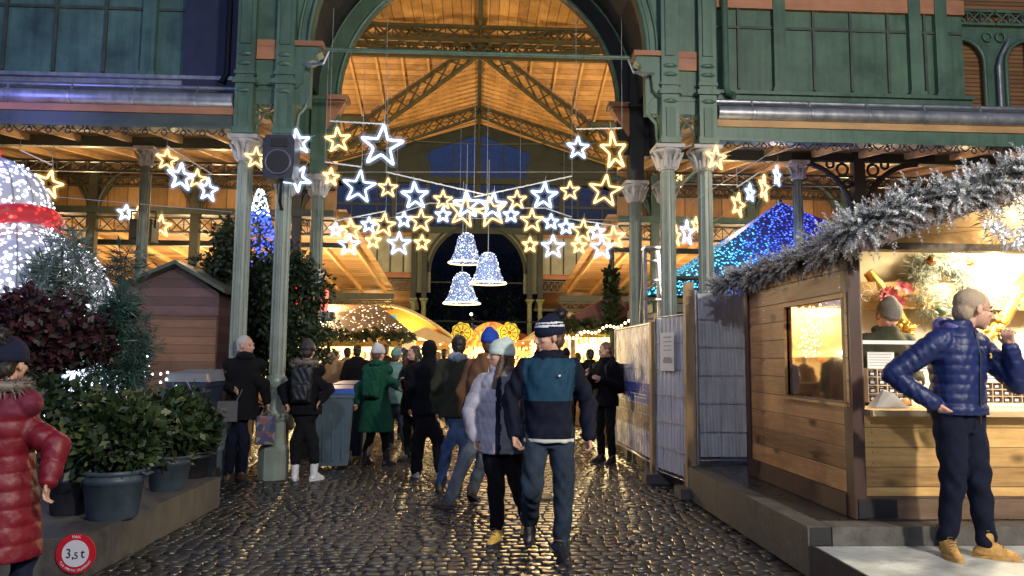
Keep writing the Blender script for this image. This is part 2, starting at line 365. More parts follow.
M['blue_roof'] = ledsheet('blue_led_roof', [(0.0,(.12,.65,.9)),(.25,(.05,.40,.8)),(.42,(.04,.14,1)),(1.0,(.05,.07,1))], 19, (.01,.015,.05), 6.5, .40, axis=(0,3.9,2.6), em_base=.10)
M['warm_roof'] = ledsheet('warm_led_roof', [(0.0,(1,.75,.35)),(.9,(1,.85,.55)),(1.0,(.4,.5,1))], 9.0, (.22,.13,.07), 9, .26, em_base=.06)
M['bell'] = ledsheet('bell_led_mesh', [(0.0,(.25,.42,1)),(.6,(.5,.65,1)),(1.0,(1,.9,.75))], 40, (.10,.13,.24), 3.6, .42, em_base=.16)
M['leaf_dark'] = leafmat('dark_green_leaves', (.008,.024,.010), (.028,.058,.022), (.08,.10,.035)); M['leaf_mid'] = leafmat('green_leaves', (.012,.030,.010), (.042,.078,.024), (.14,.16,.055))
M['leaf_red'] = leafmat('red_leaves', (.022,.008,.012), (.075,.014,.022), (.035,.05,.03)); M['leaf_blue'] = leafmat('blue_green_needles', (.015,.05,.04), (.04,.11,.085)); M['leaf_pale'] = leafmat('pale_fronds', (.08,.13,.10), (.2,.27,.22))
M['leaf_frost'] = leafmat('frosted_needles', (.40,.42,.44), (.72,.73,.77), (.92,.92,.95), trans=.15); M['leaf_yellowg'] = leafmat('lit_garland', (.03,.05,.02), (.12,.14,.05))
M['gold'] = paint('gold_ornament', (.85,.5,.12), .35, .3, 30, .8, metal=.7); M['bark'] = paint('bark', (.07,.05,.035), .8, .4, 20, .8)
M['pot'] = paint('blue_grey_pot', (.05,.075,.10), .5, .3, 6, .3, streak=.4); M['pot_black'] = paint('black_pot', (.012,.013,.018), .45, .2); M['soil'] = paint('soil', (.03,.02,.014), .9, .4, 30, 1.0)
M['bin'] = paint('grey_bin_plastic', (.055,.09,.12), .5, .15, 3, .2); M['bin_blue'] = paint('blue_bin_lid', (.02,.06,.28), .4, .1); M['bin_dark'] = paint('dark_bin_plastic', (.02,.03,.06), .45, .1)
M['white_plastic'] = paint('white_plastic', (.7,.7,.7), .4, .05); M['paper'] = paint('paper', (.72,.72,.70), .8, .05); M['red_paint'] = paint('red_paint', (.6,.015,.03), .4, .1); M['ink'] = paint('ink', (.02,.02,.03), .5, .05)
M['brown_shed'] = wood('mauve_brown_boards', (.09,.045,.045), (.14,.075,.07), .12, 'z', .6, False, 'x', .03); M['shed_ply'] = wood('orange_brown_planks', (.13,.06,.03), (.21,.10,.055), .11, 'z', .6, False, 'x', .05)
M['stone_dirty'] = paint('dirty_kerb_stone', (.085,.078,.068), .65, .45, 9, 1.0, streak=.3, bscale=35); M['iron_navy'] = paint('dark_step_side', (.012,.014,.03), .4, .2)
M['night_wall'] = paint('night_wall', (.03,.024,.02), .8, .2); M['night_roof'] = paint('night_roof', (.015,.014,.016), .7, .2); M['night_glass'] = paint('dark_window', (.01,.01,.014), .15, .1)
M['speaker'] = paint('speaker_plastic', (.03,.032,.045), .35, .15, 20, .3); M['speaker_rim'] = paint('speaker_rim', (.12,.12,.16), .35, .1); M['white_dull'] = paint('pale_grey_plastic', (.18,.19,.22), .45, .1); M['sign_white'] = paint('sign_white', (.75,.76,.85), .45, .04)
M['print_grey'] = paint('grey_print', (.3,.3,.32), .8, .1)
def tarp(name, c1, rib):
    t = NT(name); v = t.coord(); n = t.noise(v, 2.2, 5); c = srgb(c1); b = t.ramp(n, [(.3, tuple(x*.7 for x in c)), (.7, c)])
    d = t.noise(t.coord(scale=(3,3,.6)), 3, 4); b = t.mix(t.ramp(d, [(.5,0.0),(.8,.5)]), b, tuple(x*.4 for x in c))
    t.bsdf(Base__Color=b, Roughness=.5, Normal=t.bump(t.noise(v, 12, 4), .4, .02)); return t.m
M['tarp'] = tarp('white_sheet', (.72,.72,.76), True); M['tarp_grey'] = tarp('grey_sheet', (.52,.52,.54), False)
def banner():
    t = NT('banner_print'); v = t.coord(); n = t.noise(t.coord(scale=(1,1.6,1)), 2.6, 7, .7)
    b = t.ramp(n, [(.36, (.10,.10,.20)), (.46, (.30,.30,.44)), (.52, (.55,.54,.64)), (.58, (.74,.72,.8))]); t.bsdf(Base__Color=b, Roughness=.5, Normal=t.bump(t.noise(v, 9, 4), .5, .02)); return t.m
M['banner'] = banner(); M['banner_blue'] = paint('blue_print', (.03,.06,.34), .5, .2)
def speck():
    t = NT('busy_photo_print'); v = t.coord(); n = t.noise(v, 14, 4, .7); t.bsdf(Base__Color=t.ramp(n, [(.35,(.03,.02,.02)),(.5,(.2,.12,.08)),(.62,(.4,.36,.33))]), Roughness=.5); return t.m
M['banner_brown'] = speck()
M['shop_glass'] = glassmat('shop_window_glass', (.85,.8,.7), .10); M['base_wood'] = wood('weathered_base_beam', (.10,.055,.03), (.24,.15,.09), .5, 'z', .6, False, 'x', .01); M['grey_beam'] = wood('grey_brown_beam', (.13,.09,.055), (.24,.17,.11), .5, 'z', .5, False, 'x', .01)
M['gable_wood'] = wood('golden_boards', (.5,.27,.07), (.72,.45,.16), .15, 'z', .5, False, 'x', .03); M['roof_dark'] = paint('dark_roof_felt', (.03,.026,.025), .7, .3); M['leaf_wreath'] = leafmat('pale_wreath_needles', (.5,.55,.48), (.8,.84,.76)); M['bronze'] = paint('bronze_bauble', (.30,.13,.04), .25, .1, metal=.8); M['dark_bauble'] = paint('green_bauble', (.05,.08,.05), .3, .1)
M['flower'] = paint('red_petals', (.30,.03,.05), .6, .3, 20); M['jam'] = paint('dark_jam', (.05,.02,.02), .15, .4, 8); M['lid'] = paint('jar_lid', (.35,.3,.27), .3, .1); M['pale_wood'] = paint('pale_shelf_wood', (.65,.52,.36), .5, .1); M['pastry'] = paint('pastry_crust', (.55,.28,.10), .5, .3, 20)
M['white_rod'] = paint('white_rod', (.6,.6,.6), .5, .05); M['roof_cream'] = paint('cream_canvas', (.6,.5,.33), .7, .1); M['roof_brown'] = paint('brown_canvas', (.16,.05,.04), .7, .1); M['tent_orange'] = paint('orange_lining', (.75,.42,.12), .7, .1); M['tent_rim'] = paint('cream_rim', (.7,.62,.4), .6, .1)
def goods():
    t = NT('mixed_goods'); g = t.n('ShaderNodeNewGeometry'); t.bsdf(Base__Color=t.ramp(g.outputs['Random Per Island'], [(0.0,(.5,.12,.05)),(.3,(.7,.5,.25)),(.6,(.75,.65,.45)),(.85,(.5,.3,.12)),(1.0,(.2,.3,.12))]), Roughness=.5); return t.m
M['goods'] = goods()
def screen():
    t = NT('lit_screen'); v = t.coord('Generated'); n = t.noise(v, 4, 3); s = t.n('ShaderNodeSeparateXYZ', Vector=v); g = t.math('ADD', s.outputs[2], t.math('MULTIPLY', n, .4)); e = t.n('ShaderNodeEmission', Color=t.ramp(g, [(.35,(.9,.85,.05)),(.7,(.45,.8,.1)),(1.0,(.1,.7,.65))]), Strength=.95); t.l(e.outputs[0], t.out.inputs[0]); return t.m
M['screen'] = screen()
def glow(name, c1, c2, st, sc_=6):
    t = NT(name); n = t.noise(t.coord(), sc_, 4, .7); c = t.ramp(n, [(.4, c1), (.6, c2)]); t.bsdf(Base__Color=c, Roughness=.5, Emission__Color=c, Emission__Strength=st); return t.m
M['sign_red'] = glow('lit_red_board', (.9,.06,.02), (1,.40,.08), .9); M['disc_yellow'] = glow('lit_yellow_disc', (1,.70,.06), (.55,.70,.08), .5, 7); M['lantern_red'] = glow('lit_red_lantern', (1,.05,.05), (1,.25,.2), 1.3, 9); M['E_yel'] = emit('yellow_sign_light', (1,.7,.1), 1.3)
cl('grey_hat', (.15,.14,.13)); M['bag_grey'] = paint('grey_bag', (.06,.06,.065), .5, .2); M['phone'] = paint('phone_case', (.02,.02,.025), .2, .1); M['bag_pale'] = paint('pale_bag', (.35,.42,.36), .6, .1)
def patt():
    t = NT('patterned_bag'); v = t.n('ShaderNodeTexVoronoi', Vector=t.coord(), Scale=14.0); s = t.n('ShaderNodeSeparateColor', Color=v.outputs['Color']); t.bsdf(Base__Color=t.ramp(s.outputs[0], [(.2,(.01,.015,.07)),(.45,(.15,.15,.18)),(.6,(.2,.05,.02)),(.8,(.02,.02,.08))]), Roughness=.4); return t.m
M['bag_pattern'] = patt()

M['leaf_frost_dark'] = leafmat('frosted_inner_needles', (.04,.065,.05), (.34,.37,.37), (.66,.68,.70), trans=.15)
M['lace'] = paint('lace', (.12,.08,.04), .8, .1)

def halo_mat(name, col, st):  # see-through shell with added emission, imitating the bloom around a lit tube
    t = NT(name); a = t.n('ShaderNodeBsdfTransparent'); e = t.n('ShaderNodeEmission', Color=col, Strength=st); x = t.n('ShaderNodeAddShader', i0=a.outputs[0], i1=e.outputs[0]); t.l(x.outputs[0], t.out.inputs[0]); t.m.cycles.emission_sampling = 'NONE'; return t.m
M['S_white'] = halo_mat('cool_halo', (.45,.62,1,1), .075); M['S_warm'] = halo_mat('warm_halo', (1,.52,.12,1), .07)
# ------------------------------------------------------------------ people
def voxelize(mb, vox, smooth=4, name='m'):
    me = mb.mesh(name); ob = bpy.data.objects.new('tmp', me); COL.objects.link(ob)
    r = ob.modifiers.new('r', 'REMESH'); r.mode = 'VOXEL'; r.voxel_size = vox; r.use_smooth_shade = True
    if smooth: s = ob.modifiers.new('s', 'SMOOTH'); s.iterations = smooth; s.factor = .5
    dg = bpy.context.evaluated_depsgraph_get(); out = bpy.data.meshes.new_from_object(ob.evaluated_get(dg))
    bpy.data.objects.remove(ob); bpy.data.meshes.remove(me); out.name = name
    out.polygons.foreach_set('use_smooth', [True]*len(out.polygons)); return out
def getv(me):
    a = np.empty(len(me.vertices)*3, 'f'); me.vertices.foreach_get('co', a); n = np.empty(len(me.vertices)*3, 'f')
    me.vertex_normals.foreach_get('vector', n); return a.reshape(-1,3).astype(float), n.reshape(-1,3).astype(float)
def setv(me, a): me.vertices.foreach_set('co', a.astype('f').ravel()); me.update()
def fold(p, seed=0, k=1.0):
    x, y, z = p[:,0]*k+seed*1.7, p[:,1]*k+seed*.9, p[:,2]*k-seed
    w = np.sin(9*x+4*z+2*np.sin(7*y))*.5; u = np.sin(31*z+9*np.sin(8*x+seed)+6*np.sin(9*y+1.3)+2*w)
    v = np.sin(19*z-17*x+5*np.sin(13*y)+seed); q = np.sin(47*z+23*y+4*np.sin(21*x)+2*seed)
    return .5*np.abs(u)**.7*np.sign(u)+.35*v+.25*q
def nearbone(p, bones):
    best = np.full(len(p), 1e9); bi = np.zeros(len(p), int); bt = np.zeros(len(p))
    for i, (a, b, r) in enumerate(bones):
        a = np.array(a); d = np.array(b)-a; L = np.linalg.norm(d); t = np.clip(((p-a)@d)/(L*L), 0, 1)
        dd = np.linalg.norm(p-(a+t[:,None]*d), axis=1)/r; k = dd < best; best[k] = dd[k]; bi[k] = i; bt[k] = t[k]*L
    return bi, bt
def slots(me, fn):
    n = len(me.polygons); c = np.empty(n*3, 'f'); me.polygons.foreach_get('center', c); c = c.reshape(-1,3)
    me.polygons.foreach_set('material_index', np.asarray(fn(c), 'i'))
def hand(mb, w, d, nrm, side, curl=.5, s=1.0):
    """w wrist, d direction, nrm palm normal (fingers curl towards it), side +1/-1 where the thumb goes along d x nrm"""
    w = Vector(w); d = Vector(d).normalized(); n = Vector(nrm); n = (n - d*n.dot(d)).normalized(); a = d.cross(n)*side
    mb.caps(w, .024*s, w+d*.03*s, .026*s)
    for k in (-.026,-.009,.009,.026): mb.caps(w+d*.02*s+a*k*.8*s, .016*s, w+d*.085*s+a*k*1.05*s, .0125*s, 8)
    for i, (k, L) in enumerate(((.03,.068),(.0105,.078),(-.0105,.073),(-.031,.056))):
        b = w+d*.088*s+a*k*1.1*s; c = curl*(1+.12*i); q1 = (d*math.cos(c*.7)+n*math.sin(c*.7)+a*k*2.2).normalized(); q2 = (d*math.cos(c*1.9)+n*math.sin(c*1.9)).normalized()
        m1 = b+q1*L*.5*s; mb.caps(b, .0098*s, m1, .0088*s, 8); mb.caps(m1, .0088*s, m1+q2*L*.5*s, .0072*s, 8)
    b = w+d*.022*s+a*.026*s; m1 = b+(a*.75+d*.65+n*.3).normalized()*.045*s; mb.caps(b, .014*s, m1, .0105*s, 8)
    mb.caps(m1, .0105*s, m1+(d*.8+a*.15+n*.45).normalized()*.034*s, .0085*s, 8)
def rot2(p, a): c, s = math.cos(a), math.sin(a); return (p[0]*c-p[1]*s, p[0]*s+p[1]*c, p[2])
PEOPLE_N = [0]
def person(label, px, py, H=1.75, base=0.0, by=0, hy=None, hp=0, lean=(0,0), el=None, wr=None, kn=None, an=None, fd=None, fp=(0,0),
           skin=None, coat=None, coat_z=.82, coat_r=1.0, flare=0, quilt=0, trousers=None, leg=1.0, shoes=None, boot_h=.12, hat=None, pom=None, hair=None,
           hair_l=0, hood=None, hood_up=False, wrinkle=1.0, vox=.014, curl=(.5,.5), group=None, extra=None, coat_rule=None, female=False, sole=None,
           palm=(None,None), ho=(0,0,0), cropped=False, fur=None, head_s=1.0, hatrule=None, grp=None, pos=None):
    """px,py: where the feet stand in the photo. Points el/wr/kn/an are [(x,y,z) viewer-left, (x,y,z) viewer-right] in metres from the feet."""
    PEOPLE_N[0] += 1; seed = PEOPLE_N[0]
    g = G(px, py, base) if pos is None else Vector(pos); s = H/1.75; by = R(by); hy = by if hy is None else R(hy)
    root = thing('person', label, 'person', tuple(g), 0, group)
    def L(p):
        p = Vector(p); k = max(0, p.z-.93)/.5; return Vector((p.x+lean[0]*k, p.y+lean[1]*k, p.z))
    B = lambda p: L(rot2(p, by))
    sh = [B((i*.172*(.92 if female else 1), 0, 1.395)) for i in (-1,1)]
    E = [Vector(el[k]) if el and el[k] else B((i*.24, .03, 1.14)) for k, i in ((0,-1),(1,1))]
    W = [Vector(wr[k]) if wr and wr[k] else B((i*.245, -.05, .89)) for k, i in ((0,-1),(1,1))]
    hp_ = [Vector(rot2((i*.09,0,.93), by)) for i in (-1,1)]
    K = [Vector(kn[k]) if kn and kn[k] else Vector(rot2((i*.105,-.015,.50), by)) for k, i in ((0,-1),(1,1))]
    A = [Vector(an[k]) if an and an[k] else Vector(rot2((i*.11,.02,.09), by)) for k, i in ((0,-1),(1,1))]
    fdir = [R(f) if f is not None else by + (-.2 if k == 0 else .2) for k, f in enumerate(fd or (None,None))]
    hc = L((0,0,1.625)) + Vector(rot2((0,-.02,0), by)) + Vector(ho); MH = Matrix.Rotation(hy,3,'Z') @ Matrix.Rotation(R(hp),3,'X')
    S = lambda me: (me.transform(Matrix.Scale(s,4)), me)[1]
    hh = lambda p: hc + MH @ (Vector(p)*head_s)
    # body: one continuous surface
    b = MB(); TM = None
    def tl(rings, mbx, grow=0.0):
        rr = []
        n = 24; vs = []
        for z, rx, ry, oy in rings:
            for k in range(n):
                a = 2*PI*k/n; ex = .85; cx = abs(math.cos(a))**ex*math.copysign(1, math.cos(a)); sy = abs(math.sin(a))**ex*math.copysign(1, math.sin(a))
                vs.append(L(rot2(((rx+grow)*cx, oy+(ry+grow)*sy, z), by)))
        m = len(rings); fs = [(i*n+k, i*n+(k+1)%n, (i+1)*n+(k+1)%n, (i+1)*n+k) for i in range(m-1) for k in range(n)]
        fs += [tuple(range(n))[::-1], tuple(range((m-1)*n, m*n))]; mbx.add(vs, fs, True)
    fw = .93 if female else 1.0
    tl([(.86,.14,.10,0),(.98,.145,.105,0),(1.1,.13*fw,.1,0),(1.25,.15*fw,.11,0),(1.38,.165*fw,.105,0),(1.44,.12,.08,0),(1.49,.06,.06,0)], b)
    b.caps(L((0,0,1.44)), .06, hh((0,.02,-.06)), .055)
    b.ball(hh((0,.018,.032)), (.076*head_s,.096*head_s,.088*head_s), 20, 14, M=MH)
    b.ball(hh((0,-.025,-.03)), (.062*head_s,.068*head_s,.078*head_s), 16, 12, M=MH)
    b.ball(hh((0,-.064,-.092)), (.027,.024,.022), 10, 8, M=MH)
    b.caps(hh((0,-.088,.012)), .009, hh((0,-.112,-.028)), .0135, 8); b.ball(hh((0,-.097,-.036)), (.021,.014,.009), 8, 6, M=MH)
    b.ball(hh((0,-.078,.03)), (.056,.018,.012), 12, 8, M=MH); b.ball(hh((0,-.086,-.062)), (.026,.012,.006), 10, 6, M=MH); b.ball(hh((0,-.084,-.073)), (.022,.012,.006), 10, 6, M=MH)
    for i in (-1,1):
        b.ball(hh((i*.04,-.062,-.022)), (.024,.022,.022), 10, 8, M=MH); b.ball(hh((i*.079,.012,-.006)), (.010,.021,.033), 8, 8, M=MH)
    for k in (0,1):
        b.caps(sh[k], .05, E[k], .04); b.caps(E[k], .04, W[k], .027)
        pn = palm[k] or rot2((-1 if k else 1, -.3, 0), by); hand(b, W[k], W[k]-E[k], pn, (1 if k else -1)*(1), curl[k], .95 if not female else .85)
        b.caps(hp_[k], .085, K[k], .055); b.caps(K[k], .052, A[k], .038)
        fdv = Vector((math.sin(fdir[k]), -math.cos(fdir[k]), 0)); b.caps(A[k]-Vector((0,0,.02)), .03, A[k]+fdv*.05-Vector((0,0,.035)), .022)
    me = voxelize(b, vox*.62 if vox < .012 else vox, 2, 'body')
    lipc = np.array(hh((0,-.092,-.067)))
    slots(me, lambda c: (np.linalg.norm((c-lipc)*[1,1,1.9], axis=1) < .024).astype(int))
    link('body', S(me), [skin or M['skin'], M['lips']], root, inv=False)
    e = MB()
    for i in (-1,1): e.ball(hh((i*.032,-.0795,.004)), (.012,.009,.007), 8, 6, M=MH)
    link('eyes', S(e.mesh('eyes')), M['eye'], root, inv=False)
    # trousers
    t = MB(); tl([(.80,.135,.10,0),(.9,.16,.115,0),(1.0,.155,.11,0),(1.04,.14,.1,0)], t, .004)
    bones = []
    for k in (0,1):
        t.caps(hp_[k], .096*leg, K[k], .068*leg, 16); t.caps(K[k], .068*leg, A[k]+Vector((0,0,max(0,boot_h-.12)*.9-.005)), .054*leg, 16); bones += [(hp_[k],K[k],.1),(K[k],A[k],.08)]
    me = voxelize(t, vox, 3, 'trousers'); a, n = getv(me); amp = .0065*wrinkle
    kd = np.minimum(*[np.linalg.norm(a-np.array(q), axis=1) for q in K]); ad = np.minimum(*[np.linalg.norm(a-np.array(q), axis=1) for q in A])
    a = a + n*(fold(a, seed, 1.1)*amp*(.6+1.2*np.exp(-(kd/.12)**2)+1.3*np.exp(-(ad/.12)**2)))[:,None]; setv(me, a)
    link('trousers', S(me), trousers or M['navy_cloth'], root, inv=False)
    # shoes
    for k in (0,1):
        q = MB(); q2 = MB(); fdv = Vector((math.sin(fdir[k]), -math.cos(fdir[k]), 0)); pit = R(fp[k]); up = Vector((0,0,1))
        f2 = (fdv*math.cos(pit)-up*math.sin(pit)); u2 = (up*math.cos(pit)+fdv*math.sin(pit)); a0 = A[k]; sd = f2.cross(u2)
        lo = a0-u2*.055
        q.caps(a0+Vector((0,0,boot_h-.10)) if boot_h > .1 else a0, .056 if boot_h > .1 else .046, a0-u2*.02, .048, 12)
        q.caps(lo-f2*.035, .042, lo+f2*.06, .045, 12); q.caps(lo+f2*.06-u2*.002, .044, lo+f2*.145-u2*.012, .034, 12); q.caps(a0-u2*.01+f2*.01, .045, lo+f2*.09+u2*.01, .035, 12)
        pts = []
        for i in range(22):
            an_ = 2*PI*i/22; cx = math.cos(an_); r_ = .048+.006*cx; pts.append(a0 + f2*(.055+.135*cx) + sd*(r_*math.sin(an_)*(1.0 if cx > -.2 else .9)))
        vs = [p-u2*.09 for p in pts]+[p-u2*.064 for p in pts]; nn = 22
        q2.add(vs, [tuple(range(nn))[::-1], tuple(range(nn,2*nn))]+[(i,(i+1)%nn,nn+(i+1)%nn,nn+i) for i in range(nn)])
        me = voxelize(q, min(vox,.01), 3, 'boot')
        a, n = getv(me); a += n*(fold(a, seed+k, 1.6)*.003)[:,None]
        ctr = np.array(lo); up_ = np.array(u2); dd = (a-ctr)@up_; a -= np.outer(np.minimum(dd+.012,0), up_)*1.0; setv(me, a)
        bo = link('boot' if boot_h > .1 else 'shoe', S(me), shoes or M['black_leather'], root, inv=False)
        link('sole', S(q2.mesh('sole')), sole or M['rubber'], bo, inv=False)
        if vox < .0116:
            lc = MB()
            for i in range(5):
                f_ = i/4; c1 = (a0+f2*(.052-.0*f_)+u2*(boot_h-.13)*1.0).lerp(lo+f2*.095+u2*.032, f_) if boot_h > .1 else (lo+f2*.035+u2*.052).lerp(lo+f2*.10+u2*.034, f_); lc.tube([c1-sd*.024-u2*.004, c1+f2*.004+u2*.004, c1+sd*.024-u2*.004+f2*.01], .0032, 5)
            if boot_h > .1: lc.tube([a0+Vector((0,0,boot_h-.075))+Vector((math.cos(q_)*.052,math.sin(q_)*.052,0)) for q_ in [2*PI*i/16 for i in range(16)]], .010, 6, closed=True)
            link('laces', S(lc.mesh('laces')), M['lace'], bo, inv=False)
    # coat
    c = MB(); g_ = .03*coat_r
    rings = [(1.1,.138*fw,.105,0),(1.25,.153*fw,.112,0),(1.35,.157*fw,.108,0),(1.41,.135*fw,.095,0),(1.455,.09,.078,.005),(1.49,.062,.066,.01),(1.535,.058,.062,.012)]
    low = [(max(coat_z,.98),.148,.108,0)] if coat_z < .98 else []
    zz = [coat_z + (.98-coat_z)*i/4 for i in range(4)] if coat_z < .98 else []
    rings = [(z, .148+flare*(.98-z)+.012, .11+flare*(.98-z)*.9+.008, 0) for z in zz] + low + rings
    tl(rings, c, g_)
    for k in (0,1): c.caps(L((0,0,1.44)), .062+g_*.3, sh[k], .058+g_*.5, 16); c.caps(sh[k], .064+g_*.5, E[k], .052+g_*.5, 16); c.caps(E[k], .052+g_*.5, W[k]+(E[k]-W[k]).normalized()*.015, .037+g_*.4, 16)
    if hood is not None and not hood_up:
        pass
    me = voxelize(c, vox, 3, 'coat'); a, n = getv(me)
    bn = [((0,0,.3),(0,0,1.6),.16)]+[(sh[k],E[k],.075) for k in (0,1)]+[(E[k],W[k],.06) for k in (0,1)]
    bi, bt = nearbone(a - np.array([lean[0],lean[1],0])*0, bn)
    if quilt:
        per = quilt; ph = np.where(bi == 0, a[:,2], bt)/per + .02*np.sin(a[:,0]*25)
        d = np.abs(np.sin(PI*ph))**.45; fo = fold(a, seed, 1.6)*.0035
        a = a + n*((d-.7)*(.010 if per > .09 else .014 if per > .07 else .0085)*min(1,per/.07) + fo)[:,None]
    else:
        ed = np.minimum(*[np.linalg.norm(a-np.array(q), axis=1) for q in E])
        a = a + n*(fold(a, seed, .9)*.0075*wrinkle*(.7+1.1*np.exp(-(ed/.12)**2)))[:,None]
    setv(me, a); mats = [coat or M['black_cloth']]
    if coat_rule: mats = coat_rule[0]; slots(me, coat_rule[1])
    co = link('coat', S(me), mats, root, inv=False)
    if hood is not None:
        h = MB()
        if hood_up:
            h.ball(hh((0,.03,.02)), (.105,.125,.13), 16, 12, M=MH); h.caps(hh((0,.04,-.08)), .09, L((0,.01,1.46)), .10)
        else: h.ball(L(rot2((0,.085,1.50),by)), (.105,.07,.06), 14, 10, M=Matrix.Rotation(by,3,'Z')); h.caps(L(rot2((-.07,.02,1.49),by)), .034, L(rot2((.07,.02,1.49),by)), .034); h.caps(L(rot2((-.08,.0,1.5),by)), .036, L(rot2((-.035,-.08,1.46),by)), .022); h.caps(L(rot2((.08,.0,1.5),by)), .036, L(rot2((.035,-.08,1.46),by)), .022)
        me = voxelize(h, min(vox,.014), 4, 'hood'); a, n = getv(me); a += n*(fold(a, seed+3, 1.3)*.006)[:,None]; setv(me, a)
        link('hood', S(me), hood, root, inv=False)
    if fur is not None:
        f = MB(); rr = random.Random(seed)
        for i in range(500):
            an_ = rr.uniform(0, 2*PI); th = rr.uniform(0, 2*PI); c0 = Vector(rot2((.145*math.cos(an_), .05+.10*math.sin(an_), 1.50), by)); o = Vector((math.cos(an_)*math.cos(th), math.sin(an_)*math.cos(th), math.sin(th)))
            p = L(c0)+o*.035; q_ = L(c0)+o*.075+Vector((0,0,-.01)); w_ = Vector((rr.uniform(-1,1),rr.uniform(-1,1),rr.uniform(-1,1)))*.007
            f.add([p-w_, p+w_, q_], [(0,1,2)])
        f.lathe([(.001,-.03),(.15,-.03),(.165,0),(.15,.03),(.001,.03)], tuple(L(rot2((0,.04,1.5),by))), 16, 1, .8)
        link('fur_trim', S(f.mesh('fur_trim')), fur, root, inv=False)
    # hair, hat
    if hair is not None:
        h = MB(); kk = .975 if cropped else 1.0; h.ball(hh((0,.034 if not cropped else .029,.042 if not cropped else .037)), (.084*head_s*kk,.096*head_s*kk,.088*head_s*kk), 20, 14, M=MH)
        h.ball(hh((0,.06,-.02)), (.07*head_s,.06*head_s,.07*head_s), 14, 10, M=MH)
        if hair_l:
            for i in (-1,1): h.caps(hh((i*.065,.02,.0)), .03, hh((i*.075,.0,-.10)), .035); h.caps(hh((i*.075,.0,-.10)), .035, hh((i*.09,-.03,-.10-hair_l)), .028)
            h.caps(hh((0,.07,-.03)), .07, hh((0,.09,-.12-hair_l*.6)), .06)
        me = voxelize(h, min(vox,.009), 2, 'hair'); a, n = getv(me)
        a += n*(.25 if cropped else 1)*((np.sin(a[:,0]*210+3*np.sin(a[:,2]*40))+np.sin(a[:,1]*190+2*np.sin(a[:,2]*60)))*.0022)[:,None]; setv(me, a)
        link('hair', S(me), hair, root, inv=False)
    if hat is not None:
        h = MB(); h.ball(hh((0,.012,.058)), (.093,.120,.104), 20, 14, M=MH); h.ball(hh((0,.04,.125)), (.055,.065,.055), 12, 8, M=MH)
        me = voxelize(h, min(vox,.01), 3, 'hat'); a, n = getv(me)
        Mi = np.array(MH.transposed()); lc = (a-np.array(hc))@Mi.T; cut = lc[:,2] < .012+.18*lc[:,1]*.35
        ang = np.arctan2(lc[:,1], lc[:,0]); a += n*(np.abs(np.sin(ang*22))*.003)[:,None]
        tgt = .012+.18*lc[:,1]*.35; lc2 = (a-np.array(hc))@Mi.T; lc2[:,2] = np.where(cut, tgt, lc2[:,2]); a = lc2@Mi+np.array(hc)
        bandm = (lc[:,2] < .05+.06*lc[:,1]) & ~cut; a += n*(bandm*.005)[:,None]; setv(me, a)
        mats = hat if isinstance(hat, list) else [hat]
        if len(mats) > 1: slots(me, lambda c_: hatrule((c_-np.array(hc))@Mi.T))
        ho = link('hat', S(me), mats, root, inv=False)
        if pom is not None:
            p = MB(); rr = random.Random(3); pc = hh((0,.105,.165))
            p.ball(pc, .042, 12, 8)
            for i in range(420):
                o = Vector((rr.gauss(0,1),rr.gauss(0,1),rr.gauss(0,1))).normalized(); w_ = o.orthogonal()*.006; p.add([pc+o*.02-w_, pc+o*.02+w_, pc+o*.064], [(0,1,2)])
            link('pompom', S(p.mesh('pompom')), pom, ho, inv=False)
    if extra: extra(root, dict(L=L, B=B, hh=hh, W=W, E=E, sh=sh, hc=hc, MH=MH, S=S, K=K, A=A, g=g, s=s, by=by))
    return root
# ------------------------------------------------------------------ the people in the photograph
def backpack(mat):
    def f(root, q):
        m = MB(); B, L = q['B'], q['L']; M3 = Matrix.Rotation(q['by'],3,'Z')
        for i in (-1,1): m.tube([B((i*.09,.17,1.42)), B((i*.11,.02,1.51)), B((i*.12,-.12,1.40)), B((i*.14,-.12,1.2)), B((i*.15,.1,1.08))], .016, 6)
        bx = MB(); c0 = Vector((0,.215,1.20))
        for (a,b_,c_,o) in ((.125,.06,.20,(0,0,0)),(.095,.05,.10,(0,.065,-.07)),(.105,.05,.07,(0,.01,.17))):
            P = [B(c0+Vector(o)+Vector((i*a,j*b_,k*c_))) for k in (-1,1) for i,j in ((-1,-1),(1,-1),(1,1),(-1,1))]; bx.add(P, [(0,3,2,1),(4,5,6,7),(0,1,5,4),(1,2,6,5),(2,3,7,6),(3,0,4,7)])
        v_ = voxelize(bx, .012, 10, 'pack'); a_, n_ = getv(v_); a_ += n_*(fold(a_, 3, 1.4)*.006)[:,None]; n0 = len(m.v); m.add([tuple(p) for p in a_], [tuple(p.vertices) for p in v_.polygons], True)
        me = m.mesh('backpack'); me.transform(Matrix.Scale(q['s'],4)); o = link('backpack', me, mat, None); o.location = root.location
        tag(o, root['label'].split(',')[0][:0] + BAGL.pop(0), 'backpack')
    return f
BAGL = []
def logo(mat, pts, r):
    def f(root, q):
        m = MB()
        for p in pts: m.ball(q['B'](p), r, 8, 6)
        link('logo', q['S'](m.mesh('logo')), mat, root, inv=False)
    return f
INK, TEAL, CREAM, ARM = M['ink_cloth'], M['teal_cloth'], M['cream_line'], M['arm_blue']
def rule_walk(c):
    torso = (np.abs(c[:,0]+.0) < .19); f = np.zeros(len(c), int)
    f[torso & (c[:,2] > 1.15+.25*(c[:,0]+.0)**2) & (c[:,2] < 1.47) & (c[:,1] < .03)] = 1
    f[torso & (c[:,2] < .875)] = 2
    return f
WALKLOG = logo(M['sign_white'], [(.085,-.158,1.34)], .010)
